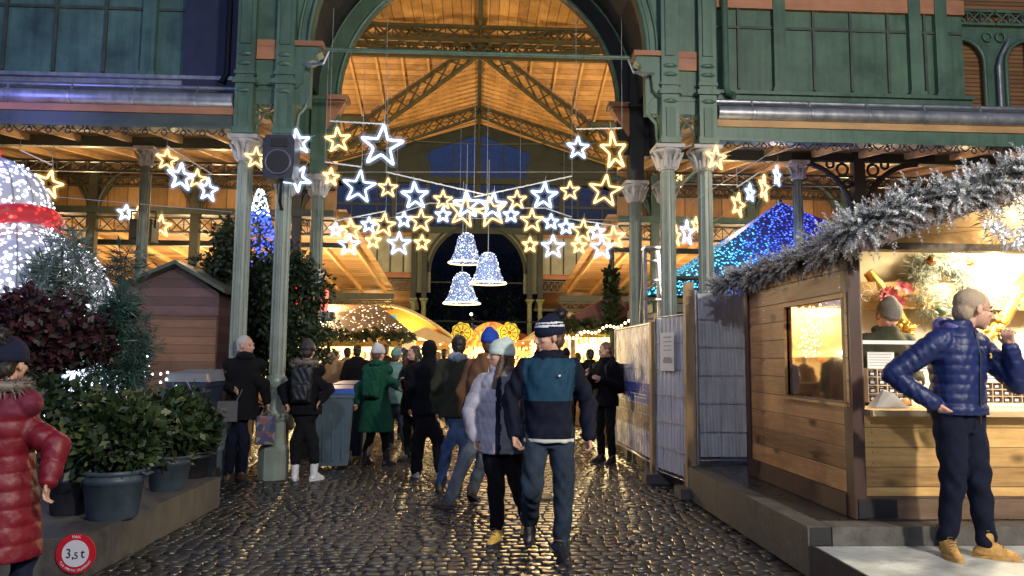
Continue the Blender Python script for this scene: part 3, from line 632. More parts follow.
person('man walking towards us in teal and navy jacket and striped bobble hat', 548, 558, 1.80, by=-8, hy=-72, hp=4, el=[(-.285,.03,1.17),(.30,.06,1.15)], wr=[(-.26,-.07,.90),(.30,-.03,.88)],
       kn=[(-.13,-.10,.52),(.115,-.02,.51)], an=[(-.12,.26,.22),(.10,.0,.09)], fd=[-12,8], fp=[48,0], coat=INK, coat_rule=([INK,TEAL,CREAM],rule_walk), coat_z=.85, coat_r=1.15, trousers=M['denim'], leg=1.12, wrinkle=1.5, shoes=M['black_leather'],
       hat=[M['navy_hat'],M['stripe']], hatrule=lambda l: ((np.abs(l[:,2]-.085-.0*l[:,1]) < .007)|(np.abs(l[:,2]-.108) < .006)).astype(int), pom=M['fur_dark'], hair=M['hair_brown'], vox=.0095, curl=(.9,.7), hood=M['ink_cloth'], extra=WALKLOG, head_s=1.03)
def glasses(root, q):
    hh = q['hh']; m = MB()
    for i in (-1,1): m.tube([hh((i*.033+.021*math.cos(a), -.104+.01*abs(math.cos(a)), .004+.016*math.sin(a))) for a in [2*PI*k/14 for k in range(14)]], .0022, 5, closed=True); m.tube([hh((i*.055,-.098,.008)), hh((i*.078,-.04,.012)), hh((i*.08,.01,.01))], .002, 4)
    m.tube([hh((-.012,-.106,.008)),hh((.012,-.106,.008))], .002, 4); link('glasses', q['S'](m.mesh('glasses')), M['steel'], root, inv=False)
    logo(M['gold'], [(.10,-.155,1.31),(.115,-.15,1.30),(.10,-.156,1.29)], .008)(root, q)
    m = MB(); B = q['B']; m.tube([B((0,-.147,.86)),B((0,-.152,1.1)),B((0,-.155,1.3)),B((0,-.12,1.46))], .006, 5); link('zip', q['S'](m.mesh('zip')), M['black'], root, inv=False)
person('man in blue quilted jacket and tan boots standing on the step before the chalet', 965, 558, 1.79, base=.22, by=22, hy=84, hp=10, lean=(.02,0), el=[(-.42,.03,1.17),(.33,-.12,1.12)], wr=[(-.20,-.08,.98),(.245,-.18,1.36)],
       kn=[(-.065,-.02,.50),(.10,-.02,.50)], an=[(-.08,.05,.09),(.145,.0,.09)], fd=[-12,62], coat=M['puff_blue'], coat_z=.92, coat_r=1.25, ho=(.085,-.02,-.02), quilt=.062, cropped=True, trousers=M['dark_indigo'], leg=1.12, wrinkle=1.3, shoes=M['boot_tan'], boot_h=.17, hair=M['hair_fair'], head_s=1.12,
       hood=M['lilac_nylon'], vox=.0095, curl=(.5,1.0), extra=glasses, palm=(None,(.3,.2,.2)), sole=M['boot_tan'])
person('person in a long red quilted coat with fur hood and dark bobble hat, back turned', 0, 0, 1.56, pos=(-2.50,4.1,0), by=168, hy=175, el=[(-.31,.0,1.12),(.33,-.02,1.15)], wr=[(-.30,-.08,.9),(.34,-.10,.95)], coat=M['puff_red'], coat_z=.50, flare=.10, coat_r=1.55, quilt=.10,
       coat_rule=([M['puff_red'],M['red_yoke']], lambda c: (c[:,2] > 1.33).astype(int)), trousers=M['navy_cloth'], hat=M['navy_hat'], pom=M['fur_dark'], hair=M['hair_dark'], fur=M['fur'], vox=.0105, female=True, kn=[(-.10,-.05,.5),(.12,.1,.48)], an=[(-.3,.12,.12),(.10,.05,.09)])
person('grey haired man in black coat, back to us, standing against the left column', 238, 482, 1.76, by=195, hy=70, lean=(.02,0), el=[(-.30,.05,1.18),(.27,-.03,1.16)], wr=[(-.03,-.20,1.10),(.30,.0,.95)], kn=[(-.10,.0,.5),(.06,.0,.5)], an=[(-.12,.03,.09),(.02,.05,.09)], fd=[160,60],
       coat=M['black_cloth'], coat_z=.74, flare=.08, coat_r=1.35, trousers=M['dark_indigo'], shoes=M['brown_leather'], hair=M['hair_grey'], hood=M['black_cloth'], vox=.012, group=None)
BAGL = ['small black patent backpack worn by the person in white boots']
person('person in black with white boots and a dark hat, back turned, beside the bins', 303, 481, 1.68, by=178, hy=185, hp=12, el=[(-.29,-.02,1.16),(.30,-.05,1.16)], wr=[(-.20,-.14,.98),(.22,-.16,1.02)], coat=M['black_cloth'], coat_z=.84, coat_r=1.4, flare=.05, trousers=M['dark_trousers'], shoes=M['boot_white'], boot_h=.30, sole=M['boot_white'],
       hat=M['fur_dark'], hair=M['hair_dark'], fur=M['fur'], female=True, extra=backpack(M['puff_black']), leg=1.25, kn=[(-.10,0,.5),(.10,0,.5)], an=[(-.11,.02,.09),(.13,.02,.09)], fd=[190,150], vox=.012)
BAGL = ['green backpack on the back of the woman in the green coat']
person('woman in a knee length green coat and pale knit hat, back turned', 375, 466, 1.67, by=165, hy=150, coat=M['green_coat'], coat_z=.50, flare=.14, coat_r=1.35, trousers=M['dark_trousers'], shoes=M['black_leather'], boot_h=.25, hat=M['white_hat'], hair=M['hair_brown'], hood=M['green_coat'], female=True,
       extra=backpack(M['green_coat']), kn=[(-.06,.0,.5),(.12,.0,.5)], an=[(-.14,.05,.10),(.16,.0,.09)], fd=[150,140], vox=.013, el=[(-.27,0,1.15),(.30,-.1,1.18)], wr=[(-.28,-.05,.92),(.34,-.22,1.14)])
person('person in a pale mint jacket walking away just right of the green coat', 394, 450, 1.64, by=170, coat=M['mint_cloth'], coat_z=.80, coat_r=1.4, trousers=M['denim'], hat=M['mint_cloth'], hair=M['hair_brown'], female=True, vox=.015, kn=[(-.08,0,.5),(.14,-.05,.5)], an=[(-.06,.1,.12),(.2,-.1,.09)], fd=[170,150])
person('person in a burgundy coat seen between the mint jacket and the black hooded figure', 405, 440, 1.66, by=150, coat=M['burgundy'], coat_z=.62, flare=.08, coat_r=1.4, trousers=M['dark_trousers'], hair=M['hair_dark'], hair_l=.08, female=True, vox=.016)
person('dark haired woman in black looking at her phone beside the hooded figure', 412, 462, 1.68, by=-40, hy=-55, hp=14, coat=M['black_cloth'], coat_z=.7, flare=.05, coat_r=1.3, trousers=M['dark_trousers'], hair=M['hair_dark'], hair_l=.1, female=True, el=[(-.2,-.12,1.14),(.22,-.1,1.12)], wr=[(-.16,-.30,1.24),(.05,-.28,1.16)], vox=.013)
person('person in black with the hood up and wide trousers, back turned', 427, 477, 1.72, by=184, coat=M['black_cloth'], coat_z=.80, coat_r=1.45, flare=.03, trousers=M['dark_trousers'], leg=1.35, shoes=M['puff_white'], hood=M['black_cloth'], hood_up=True, vox=.013, sole=M['white_plastic'], kn=[(-.12,0,.5),(.13,0,.5)], an=[(-.14,.02,.09),(.17,.02,.09)], fd=[200,150])
person('man in an olive jacket with a pale grey hood and blue jeans, back turned', 456, 493, 1.77, by=172, hy=190, coat=M['olive_cloth'], coat_z=.84, coat_r=1.35, trousers=M['blue_denim'], shoes=M['brown_leather'], hair=M['hair_dark'], hood=M['lilac_hood'], vox=.012, kn=[(-.10,.0,.5),(.10,-.02,.5)], an=[(-.18,.05,.09),(-.0,.1,.10)], fd=[185,165], wrinkle=1.3)
person('man in a tan jacket and bright blue knit cap striding away in faded jeans', 482, 508, 1.78, by=150, hy=165, lean=(.04,.0), coat=M['tan_cloth'], coat_z=.86, coat_r=1.4, trousers=M['pale_denim'], shoes=M['brown_leather'], hat=M['royal_hat'], hair=M['hair_brown'], hood=None, vox=.012, kn=[(-.16,-.05,.52),(.02,.05,.50)], an=[(-.32,-.05,.10),(-.10,.25,.14)], fd=[-100,160], fp=[0,30], wrinkle=1.3, leg=1.1)
person('woman in pale quilted jacket, mint knit hat and yellow boots', 499, 543, 1.64, by=-20, hy=-80, hp=-8, coat=M['puff_white'], coat_z=.78, coat_r=1.5, quilt=.135, coat_rule=([M['puff_white'],M['grey_cloth'],M['ink_cloth']], lambda c: np.where((c[:,0] > .0)&(c[:,0] < .12)&(c[:,1] < -.04), 1, np.where((c[:,0] > -.045)&(c[:,0] <= .0)&(c[:,1] < -.04), 2, 0))),
       trousers=M['black_cloth'], leg=1.15, shoes=M['boot_yellow'], boot_h=.20, sole=M['ink'], hat=M['mint_hat'], hair=M['hair_brown'], hair_l=.17, female=True, vox=.011, kn=[(-.03,-.03,.50),(.16,.04,.5)], an=[(-.02,.0,.09),(.25,.14,.14)], fd=[-25,-10], el=[(-.27,.0,1.14),(.26,.05,1.14)], wr=[(-.22,-.08,.90),(.24,-.05,.9)], head_s=1.02)
BAGL = ['black backpack worn by the man looking at his phone']
person('short haired man in black looking down at his phone by the fence', 606, 463, 1.76, by=-55, hy=-72, hp=18, coat=M['black_cloth'], coat_z=.82, coat_r=1.3, trousers=M['dark_trousers'], hair=M['hair_brown'], hood=M['black_cloth'], extra=backpack(M['puff_black']), el=[(-.20,-.10,1.13),(.18,-.14,1.12)], wr=[(-.28,-.22,1.28),(-.12,-.30,1.22)], vox=.0125)
person('stall keeper in dark clothes and a peaked cap looking down behind the chalet counter', 0, 0, 1.66, pos=(3.50,6.2,.35), by=-6, hy=8, hp=34, coat=M['olive_cloth'], coat_z=.8, coat_r=1.25, trousers=M['dark_trousers'], hat=M['grey_hat'], hood=M['olive_cloth'], hair=M['hair_brown'], vox=.012, el=[(-.24,-.05,1.15),(.24,-.05,1.15)], wr=[(-.16,-.26,1.04),(.14,-.26,1.04)], lean=(0,-.04))
FAR = [(333,431,1.66,150,'beige_cloth','hair_fair',None,'person in a pale beige coat at the fairy lit stall, nearer the column'),(345,429,1.72,200,'beige_cloth','hair_dark',None,'dark haired person in beige beside the fairy lit stall'),(355,438,1.74,185,'black_cloth','hair_dark',None,'person in dark clothes left of the green coat'),
       (383,432,1.78,175,'olive_cloth','hair_brown',None,'tall brown haired person ahead of the green and mint coats'),(369,420,1.65,10,'tan_cloth','hair_fair',None,'fair haired person facing us deep in the left stalls'),(402,424,1.7,190,'puff_white','hair_dark','royal_hat','far person in a light jacket behind the burgundy coat'),
       (443,425,1.72,170,'black_cloth','hair_dark',None,'distant dark figure left of the olive jacket'),(566,432,1.7,185,'black_cloth','hair_dark','navy_hat','far figure in dark hat behind the walking man'),(578,428,1.66,160,'burgundy','hair_brown',None,'far figure in dark red at the right hall stall'),(590,436,1.72,200,'black_cloth','hair_dark',None,'far dark figure just left of the man with the phone'),
       (325,424,1.7,120,'olive_cloth','hair_dark',None,'small figure at the counter of the fairy lit stall'),(437,418,1.68,180,'mint_cloth','hair_fair',None,'distant figure in pale green between hood and olive jacket')]
for (px, py, H, by, c, h, ht, lab) in FAR:
    person(lab, px, py, H, by=by, coat=M[c], coat_z=.75, coat_r=1.5, flare=.03, trousers=M['dark_trousers'], hair=M[h], hat=M[ht] if ht else None, vox=.022)
# held things
def boxthing(name, lab, cat, c, sz, mat, child, rz=0, strap=None):
    t = thing(name, lab, cat, tuple(c), rz); m = MB(); a, b, d = sz; m.box(-a,a,-b,b,-d,d); part(child, m, mat, t, local=True)
    if strap: m = MB(); m.tube([Vector(p)-Vector(c) for p in strap], .01, 6); part('strap', m, mat, t, local=True)
    return t
g = G(238,482); boxthing('shoulder_bag','grey shoulder bag hanging at the black coated man\'s hip','bag',(g.x-.10,g.y-.24,.86),(.13,.05,.12),M['bag_grey'],'pouch',.2,[(g.x-.2,g.y-.24,.95),(g.x-.22,g.y-.05,1.3),(g.x-.05,g.y+.02,1.50),(g.x+.1,g.y-.12,1.2),(g.x+.0,g.y-.24,.95)])
boxthing('carrier_bag','colourful patterned carrier bag hanging low beside the left column','bag',(g.x+.30,g.y-.0,.62),(.11,.04,.17),M['bag_pattern'],'sack',.4,[(g.x+.24,g.y,.8),(g.x+.30,g.y,.93),(g.x+.36,g.y,.8)])
g = G(606,463); boxthing('mobile_phone','phone held up by the man in black near the fence','phone',(g.x-.27,g.y-.30,1.38),(.035,.006,.07),M['phone'],'case',.9)
g = G(412,462); boxthing('mobile_phone','phone held by the dark haired woman in black','phone',(g.x-.12,g.y-.36,1.27),(.035,.006,.07),M['phone'],'case',-.5)
g = G(499,543); boxthing('drink_carton','pale bag tucked between the walking woman and the man in teal','bag',(g.x+.22,g.y-.10,.86),(.05,.06,.10),M['bag_pale'],'sack',.2)
# ------------------------------------------------------------------ market hall
FY, RY, BY = 9.5, 11.5, 35.0            # front arch wall, rear arch wall, far wall
COLX = (2.5, 3.0); AR = 2.2; SP = 5.57
hall = thing('market_hall', 'green iron and glass covered market hall with a tall timber-lined nave behind an arched entrance', 'market hall', (0, FY, 0))
def lattice(mb, p, q, h, n, w=.045, th=.03, up=Vector((0,0,1))):
    p, q = Vector(p), Vector(q); u = up*h/2
    mb.bar(p+u, q+u, w*1.6, w); mb.bar(p-u, q-u, w*1.6, w)
    for i in range(n):
        a, b = p.lerp(q, i/n), p.lerp(q, (i+1)/n)
        mb.bar(a+u, b-u, th*.8, th); mb.bar(a-u, b+u, th*.82, th)
        if i: mb.bar(a-u, a+u, th*.6, th*1.3)
def arc(c, r, a0, a1, n, Y): return [(c[0]+r*math.cos(a0+(a1-a0)*i/n), Y, c[1]+r*math.sin(a0+(a1-a0)*i/n)) for i in range(n+1)]
def ring(mb, cx, cz, r, rt, Y, n=18, mi=0): mb.tube(arc((cx,cz), r, 0, 2*PI, n, Y)[:-1], rt, 6, mi, closed=True)
def column(x, y, cap_z, r, mat, capmat, plinth=True, upto=None, name='column', scroll=True):
    c = MB(); c.lathe([(r*1.35,.75),(r*1.35,.82),(r*1.12,.9),(r*1.05,1.05),(r,1.1),(r*.93,cap_z-.28),(r*.93,cap_z-.25)], (x,y,0), 20)
    for k in range(0, 20, 2):               # shallow flutes
        a = 2*PI*k/20; c.tube([(x+r*.99*math.cos(a), y+r*.99*math.sin(a), 1.3), (x+r*.93*math.cos(a), y+r*.93*math.sin(a), cap_z-.3)], .012, 5)
    c.lathe([(r*1.2,1.12),(r*1.38,1.15),(r*1.38,1.22),(r*1.15,1.27)], (x,y,0), 20)
    col = part(name, c, mat, hall)
    if plinth:
        b = MB(); b.lathe([(.185,0),(.185,.36),(.15,.42),(.135,.5),(.135,.70),(.16,.73),(.16,.78),(.12,.82)], (x,y,0), 8, smooth=False, rot=PI/8); part('plinth', b, mat, col)
    k = MB(); k.lathe([(r*1.1,-.27),(r*1.3,-.25),(r*1.1,-.22),(r*1.15,-.15),(r*1.7,-.04),(r*1.95,-.03),(r*1.95,.0)], (x,y,cap_z), 16)
    k.box(x-r*2, x+r*2, y-r*2, y+r*2, cap_z+.002, cap_z+.05)
    if scroll:
        for i in range(8):
            a = 2*PI*i/8+PI/8; d = Vector((math.cos(a), math.sin(a), 0)); o = Vector((x,y,cap_z))
            k.tube([o+d*r*1.15+Vector((0,0,-.24)), o+d*r*1.5+Vector((0,0,-.15)), o+d*r*1.95+Vector((0,0,-.07)), o+d*r*2.15+Vector((0,0,-.04)), o+d*r*2.0+Vector((0,0,-.09))], [.035,.03,.022,.018,.014], 6)
            d2 = Vector((math.cos(a+PI/8), math.sin(a+PI/8), 0)); k.tube([o+d2*r*1.12+Vector((0,0,-.24)), o+d2*r*1.35+Vector((0,0,-.17)), o+d2*r*1.6+Vector((0,0,-.14))], [.03,.026,.012], 5)
    part('capital', k, capmat, col)
    return col
CZ = 4.27
for Y, mt in ((FY,'green_pale'), (RY,'green')):
    for s in (-1,1):
        for cx in COLX:
            if Y == RY and cx == COLX[1] and s == 1: pass
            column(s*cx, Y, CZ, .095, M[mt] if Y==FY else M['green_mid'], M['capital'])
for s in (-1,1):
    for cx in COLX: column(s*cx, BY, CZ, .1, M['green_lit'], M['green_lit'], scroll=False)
def archwall(Y, th, ztop, xo, mat, name, sgn=1, rim=True, edge=.16):
    m = MB(); n = 28; th2 = th
    P = [(AR*math.cos(PI*i/n), SP+AR*math.sin(PI*i/n)) for i in range(n+1)]
    for i in range(n):
        (x0,z0),(x1,z1) = P[i], P[i+1]
        for y in (Y-th/2, Y+th/2): m.quad((x0,y,z0),(x1,y,z1),(x1,y,ztop),(x0,y,ztop))
        m.quad((x0,Y-th/2,z0),(x0,Y+th/2,z0),(x1,Y+th/2,z1),(x1,Y-th/2,z1))
    for s in (-1,1):
        a, b = sorted((s*AR, s*xo)); m.box(a, b, Y-th/2, Y+th/2, 4.75, ztop)
    w = part(name, m, mat, hall)
    if rim:
        r = MB(); pts = arc((0,SP), AR+.03, 0, PI, 40, Y-th/2-.02); r.tube(pts, .035, 6); pts = arc((0,SP), AR+edge, 0, PI, 40, Y-th/2-.012); r.tube(pts, .022, 6)
        part('arch_moulding', r, mat, w)
    return w
wf = archwall(FY, .14, 8.6, 3.12, M['green'], 'arch_wall')
wr_ = archwall(RY, .12, 10.5, 3.12, [M['green'],M['black']], 'arch_wall', edge=.3); slots(wr_.data, lambda c: (c[:,0] > .6).astype(int))  # right part is black: the shadow on this face is put into its colour
# porch soffit and inner faces, black where their shade is put into the paint
m = MB()
for i in range(24):
    a0, a1 = PI*i/24, PI*(i+1)/24; r = AR+.32
    m.quad(*[(r*math.cos(a), y, SP+r*math.sin(a)) for a, y in ((a0,FY+.08),(a0,RY-.07),(a1,RY-.07),(a1,FY+.08))])
part('porch_vault', m, M['black'], hall)
for s in (-1,1):
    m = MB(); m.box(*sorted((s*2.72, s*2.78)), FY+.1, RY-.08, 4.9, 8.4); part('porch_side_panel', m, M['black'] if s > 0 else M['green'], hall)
# pilasters over the columns with collars, consoles, scrollwork, timber blocks
def pier(s, Y, full=True):
    for cx in COLX:
        m = MB(); m.box(s*cx-.115, s*cx+.115, Y-.2, Y+.09, CZ+.055, 8.5)
        m.box(s*cx-.145, s*cx+.145, Y-.235, Y+.12, 4.98, 5.04); m.box(s*cx-.13, s*cx+.13, Y-.22, Y+.1, 5.1, 5.14); m.box(s*cx-.13, s*cx+.13, Y-.215, Y+.1, CZ+.056, CZ+.14)
        for z in (5.22, 5.34, 4.86): m.lathe([(.09,0),(.12,.02),(.09,.05)], (s*cx, Y-.14, z), 12)
        p = part('pilaster', m, M['green'], hall)
        m = MB(); m.box(s*cx-.065, s*cx+.065, Y-.222, Y-.201, 5.5, 8.3); m.box(s*cx-.06, s*cx+.06, Y-.219, Y-.2005, 4.4, 4.8); part('pilaster_panel', m, M['green_panel'], p)
    # openwork between the pilasters
    x = s*2.75; m = MB(); y = Y-.05
    ring(m, x, 4.78, .105, .016, y); ring(m, x, 4.78, .045, .014, y)
    for a in (-1,1):
        m.tube([(x+a*.13,y,4.30),(x+a*.12,y,4.46),(x+a*.03,y,4.62),(x-a*.06,y,4.69),(x-a*.12,y,4.92)], .015, 6)
        m.tube(arc((x+a*.11,4.64),.03,0,2*PI,10,y)[:-1], .01, 5, closed=True)
    m.box(x-.135, x+.135, y-.03, y+.03, 4.93, 4.99)
    part('scroll_panel', m, M['green'], hall)
    m = MB(); m.box(x-.135, x+.135, Y-.1, Y-.071, 5.0, 8.4); part('spandrel_panel', m, M['green_panel'], hall)
    for z0 in (5.33,): m = MB(); m.box(x-.13, x+.13, Y-.135, Y-.101, z0, z0+.26); part('timber_block', m, M['fascia'], hall)
    # console at the arch spring
    x0 = s*(2.385); m = MB(); pf = [(0,5.5),(-.32,5.5),(-.34,5.44),(-.27,5.4),(-.25,5.33),(-.12,5.27),(-.1,5.05),(-.02,4.96),(0,4.96)]
    m.prism([(x0+s*px_, pz) for px_, pz in pf], .2, 'y', Y-.15); c = part('console', m, M['green'], hall)
    m = MB(); m.box(*sorted((x0, x0-s*.36)), Y-.19, Y+.09, 5.503, 5.57); part('console_shelf', m, M['fascia'], c)
    m = MB(); q = [(x0, Y-.05, 4.98), (x0-s*.10, Y-.05, 4.95), (x0-s*.17, Y-.05, 4.83), (x0-s*.12, Y-.05, 4.72), (x0-s*.04, Y-.05, 4.62), (x0-s*.03, Y-.05, 4.45), (x0-s*.01, Y-.05, 4.34)]
    m.tube(q, .024, 8); ring(m, x0-s*.075, 4.84, .05, .018, Y-.05, 14)
    part('scroll_bracket', m, M['green'], hall)
for s in (-1,1): pier(s, FY)
for s in (-1,1):
    for cx in COLX:
        m = MB(); m.box(s*cx-.11, s*cx+.11, RY-.16, RY+.08, CZ+.055, 10.4); m.box(s*cx-.14, s*cx+.14, RY-.2, RY+.1, 5.5, 5.56); part('pilaster', m, M['green'] if s<0 else M['black'], hall)  # right-hand pilasters are black, their shade put into the colour
    m = MB(); m.box(*sorted((s*2.385, s*2.05)), RY-.2, RY+.08, 5.5, 5.58); m.prism([(s*2.385,5.498),(s*2.1,5.498),(s*2.16,5.38),(s*2.28,5.2),(s*2.385,5.05)], .2, 'y', RY-.15); part('console', m, M['fascia'], hall)
m = MB(); m.tube([(-2.3,FY-.02,5.53),(2.3,FY-.02,5.53)], .03, 8); part('tie_rod', m, M['green'], hall)
for s in (-1,1):
    m = MB(); m.bar((s*2.35,FY-.1,5.28),(s*1.98,FY-.35,5.2),.03); m.bar((s*1.98,FY-.35,5.2),(s*1.9,FY-.42,5.34),.02); part('rod_hook', m, M['steel'], hall)
    m = MB(); m.tube([(s*3.02,FY,4.13),(s*3.02,RY,4.13)], .03, 6); part('tie_rod', m, M['green'], hall)
# wings
def wing(s, x1):
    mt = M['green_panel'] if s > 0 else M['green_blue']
    X = lambda a, b: sorted((s*a, s*b)); xe = 7.15 if s > 0 else x1; PYy = 10.25; zs = 5.33
    m = MB(); m.box(*X(3.12, xe), PYy, PYy+.08, zs, 9.0); w = part('upper_wall', m, mt, hall)
    pil = [4.35, 6.38, 6.78] if s > 0 else [4.62, 6.9, 9.2]
    for px_ in pil:
        q = MB(); q.box(s*px_-.09, s*px_+.09, PYy-.09, PYy-.002, zs+.06, 8.9); q.box(s*px_-.12, s*px_+.12, PYy-.12, PYy-.003, zs+.02, zs+.10); part('wall_post', q, mt, w)
    q = MB(); xx = 3.2
    while xx < xe-.1:
        if all(abs(xx-p) > .15 for p in pil): q.box(s*xx-.02, s*xx+.02, PYy-.035, PYy-.002, zs+.1, 8.8)
        xx += .56 if s > 0 else .68
    zb = 6.36
    for z in (zb, 8.0): q.box(*X(3.14, xe-.02), PYy-.03, PYy-.004, z-.02, z+.02)
    part('glazing_bar', q, M['iron'], w)
    q = MB(); q.box(*X(3.12, xe), PYy-.07, PYy-.002, 6.63, 6.85)
    if s > 0: part('timber_rail', q, M['fascia'], w)
    q = MB(); q.box(*X(3.13, xe+.03), PYy-.16, PYy-.003, zs-.02, zs+.03); q.box(*X(3.13, xe+.03), PYy-.1, PYy-.003, zs-.09, zs-.022); part('ledge', q, M['green'] if s>0 else M['zinc'], w)
    q = MB(); q.add([(s*3.13,9.5,4.86),(s*x1,9.5,4.86),(s*x1,PYy-.02,5.22),(s*3.13,PYy-.02,5.22)], [(0,1,2,3)]); q.add([(s*3.13,9.5,4.84),(s*x1,9.5,4.84),(s*x1,PYy-.02,5.20),(s*3.13,PYy-.02,5.20)], [(0,3,2,1)]); part('eave_roof', q, M['zinc'], hall)
    # gutter, fascia, beam
    g = MB(); g.tube([(s*(3.14+(x1-3.14)*i/8), 9.36, 4.76) for i in range(9)], .095, 12)
    g.box(*X(3.14, x1), 9.40, 9.5, 4.84, 4.865); gg = part('gutter', g, M['zinc'], hall)
    for i in range(int((x1-3.2)/.78)):
        c = MB(); xx = s*(3.6+.78*i); c.tube([(xx-.013,9.36,4.76),(xx+.013,9.36,4.76)], .104, 12); c.bar((xx,9.34,4.86),(xx,9.36,4.93),.02); part('gutter_joint', c, M['steel'], gg)
    q = MB(); q.tube([(s*3.14, 9.75, 5.06),(s*x1, 9.75, 5.06)], .03, 8); part('cable_pipe', q, M['steel'], hall)
    q = MB(); q.box(*X(3.13, x1), 9.34, 9.40, 4.575, 4.665); part('fascia_board', q, M['fascia'] if s<0 else M['ceil_y'], hall)
    q = MB(); q.box(*X(3.13, x1), 9.36, 9.52, 4.40, 4.57); q.box(*X(3.13, x1), 9.33, 9.52, 4.385, 4.42); part('eave_beam', q, M['iron'] if s<0 else M['green'], hall)
    q = MB(); xx = 3.3
    while xx < x1-.2:
        ring(q, s*xx, 4.345, .034, .009, 9.43, 10); q.tube([(s*(xx+.05),9.43,4.385),(s*(xx+.12),9.43,4.33),(s*(xx+.19),9.43,4.385)], .009, 5); xx += .24
    part('fringe', q, M['black'], hall)
    # aisle ceiling: boards carried by rafters
    A = [(9.5,4.78),(12.7,5.25),(16.3,5.75),(24,6.6)]
    for i in range(2):
        (y0,z0),(y1,z1) = A[i],A[i+1]
        q = MB(); q.quad((s*3.1,y0,z0),(s*3.1,y1,z1),(s*x1*1.6,y1,z1),(s*x1*1.6,y0,z0)); c = part('aisle_ceiling', q, M['ceil_y'], hall)
        q = MB(); xx = 3.4
        while xx < x1*1.5: q.bar((s*xx,y0,z0-.06),(s*xx,y1,z1-.06),.07,.11); xx += .85
        part('rafter', q, M['rafter'], c)
        q = MB(); q.box(*X(3.1, x1*1.6), y1-.06, y1+.06, z1-.2, z1-.02); part('purlin', q, M['iron_warm'], hall)
    # second frame: round columns and lattice beam with brackets
    for cx in (5.68, 9.2): 
        if cx < x1*1.3: column(s*cx, 12.7, 5.0, .085, M['green_mid'], M['capital'], plinth=False)
    q = MB(); lattice(q, (s*3.1,12.7,4.72), (s*x1*1.4,12.7,4.72), .17, 40, .035, .018); part('lattice_beam', q, M['iron_warm'], hall)
    # third frame: posts with curved braces, boarded wall, beams
    for i, cx in enumerate((3.9, 6.05, 8.2, 10.4, 12.6)):
        q = MB(); q.box(s*cx-.09, s*cx+.09, 15.9, 16.05, 0, 5.6)
        for d in (-1,1):
            pts = [(s*cx+d*(.09+.92*(1-math.cos(t))), 15.97, 4.62+.92*math.sin(t)) for t in [PI/2*k/10 for k in range(11)]]
            q.tube(pts, .045, 6); q.bar((s*cx+d*.08,15.97,4.7),(s*cx+d*.55,15.97,5.5),.05); ring(q, s*cx+d*.23, 5.42, .09, .02, 15.97, 12)
        part('post', q, M['iron_warm'] if s<0 else M['green'], hall)
    q = MB(); lattice(q, (s*3.1,15.95,5.22), (s*13,15.95,5.22), .2, 44, .035, .02); part('lattice_beam', q, M['iron_warm'], hall)
    q = MB(); q.box(*X(3.1, 13), 16.1, 16.16, 4.66, 5.8); part('boarded_wall', q, M['board_v'], hall)
    q = MB(); q.box(*X(3.1, 13), 15.85, 16.09, 4.52, 4.655); part('cross_beam', q, M['iron'] if s<0 else M['green'], hall)
    q = MB(); lattice(q, (s*3.1,16.0,4.3), (s*13,16.0,4.3), .3, 34, .04, .022); part('lattice_beam', q, M['iron_warm'], hall)
    q = MB(); q.box(*X(3.1, 13), 17.6, 17.75, 4.1, 4.22); part('cross_beam', q, M['iron'], hall)
    # far low aisle roof, brightly lit
    q = MB(); q.quad((s*2.9,16.2,4.75),(s*2.9,26,3.9),(s*19,26,3.9),(s*19,16.2,4.75)); c = part('aisle_ceiling', q, M['ceil_y'], hall)
    q = MB(); xx = 3.2
    while xx < 18: q.bar((s*xx,16.25,4.68),(s*xx,26,3.83),.07,.12); xx += .8
    part('rafter', q, M['rafter'], c)
    q = MB(); q.box(*X(2.9, 19), 25.9, 26.1, 3.55, 3.75); lattice(q, (s*2.9,26,3.35),(s*19,26,3.35), .3, 40, .05, .03); part('far_beam', q, M['iron'], hall)
    for cx in (5.0, 9.5, 14): q = MB(); q.lathe([(.08,0),(.07,3.6)], (s*cx,26,0), 10); part('post', q, M['iron'], hall)
wing(-1, 9.5); wing(1, 9.5)
# openwork bracket in the right wing near the gutter
for s, xs in ((1,(5.78,)),):
    for x0 in xs:
        q = MB(); q.box(x0+.9, x0+1.1, 12.6, 12.75, 0, 5.3)
        for d in (-1,1):
            q.tube([(x0+1+d*(.1+1.0*(1-math.cos(t))), 12.68, 4.0+1.05*math.sin(t)) for t in [PI/2*k/12 for k in range(13)]], .05, 6)
            for k, (a, b, r) in enumerate(((.28,4.93,.1),(.5,5.02,.065),(.2,4.66,.065))): ring(q, x0+1+d*a, b, r, .025, 12.68, 14)
        q.box(x0-.2, x0+2.4, 12.62, 12.74, 5.08, 5.2)
        part('spandrel_bracket', q, M['black'], hall)
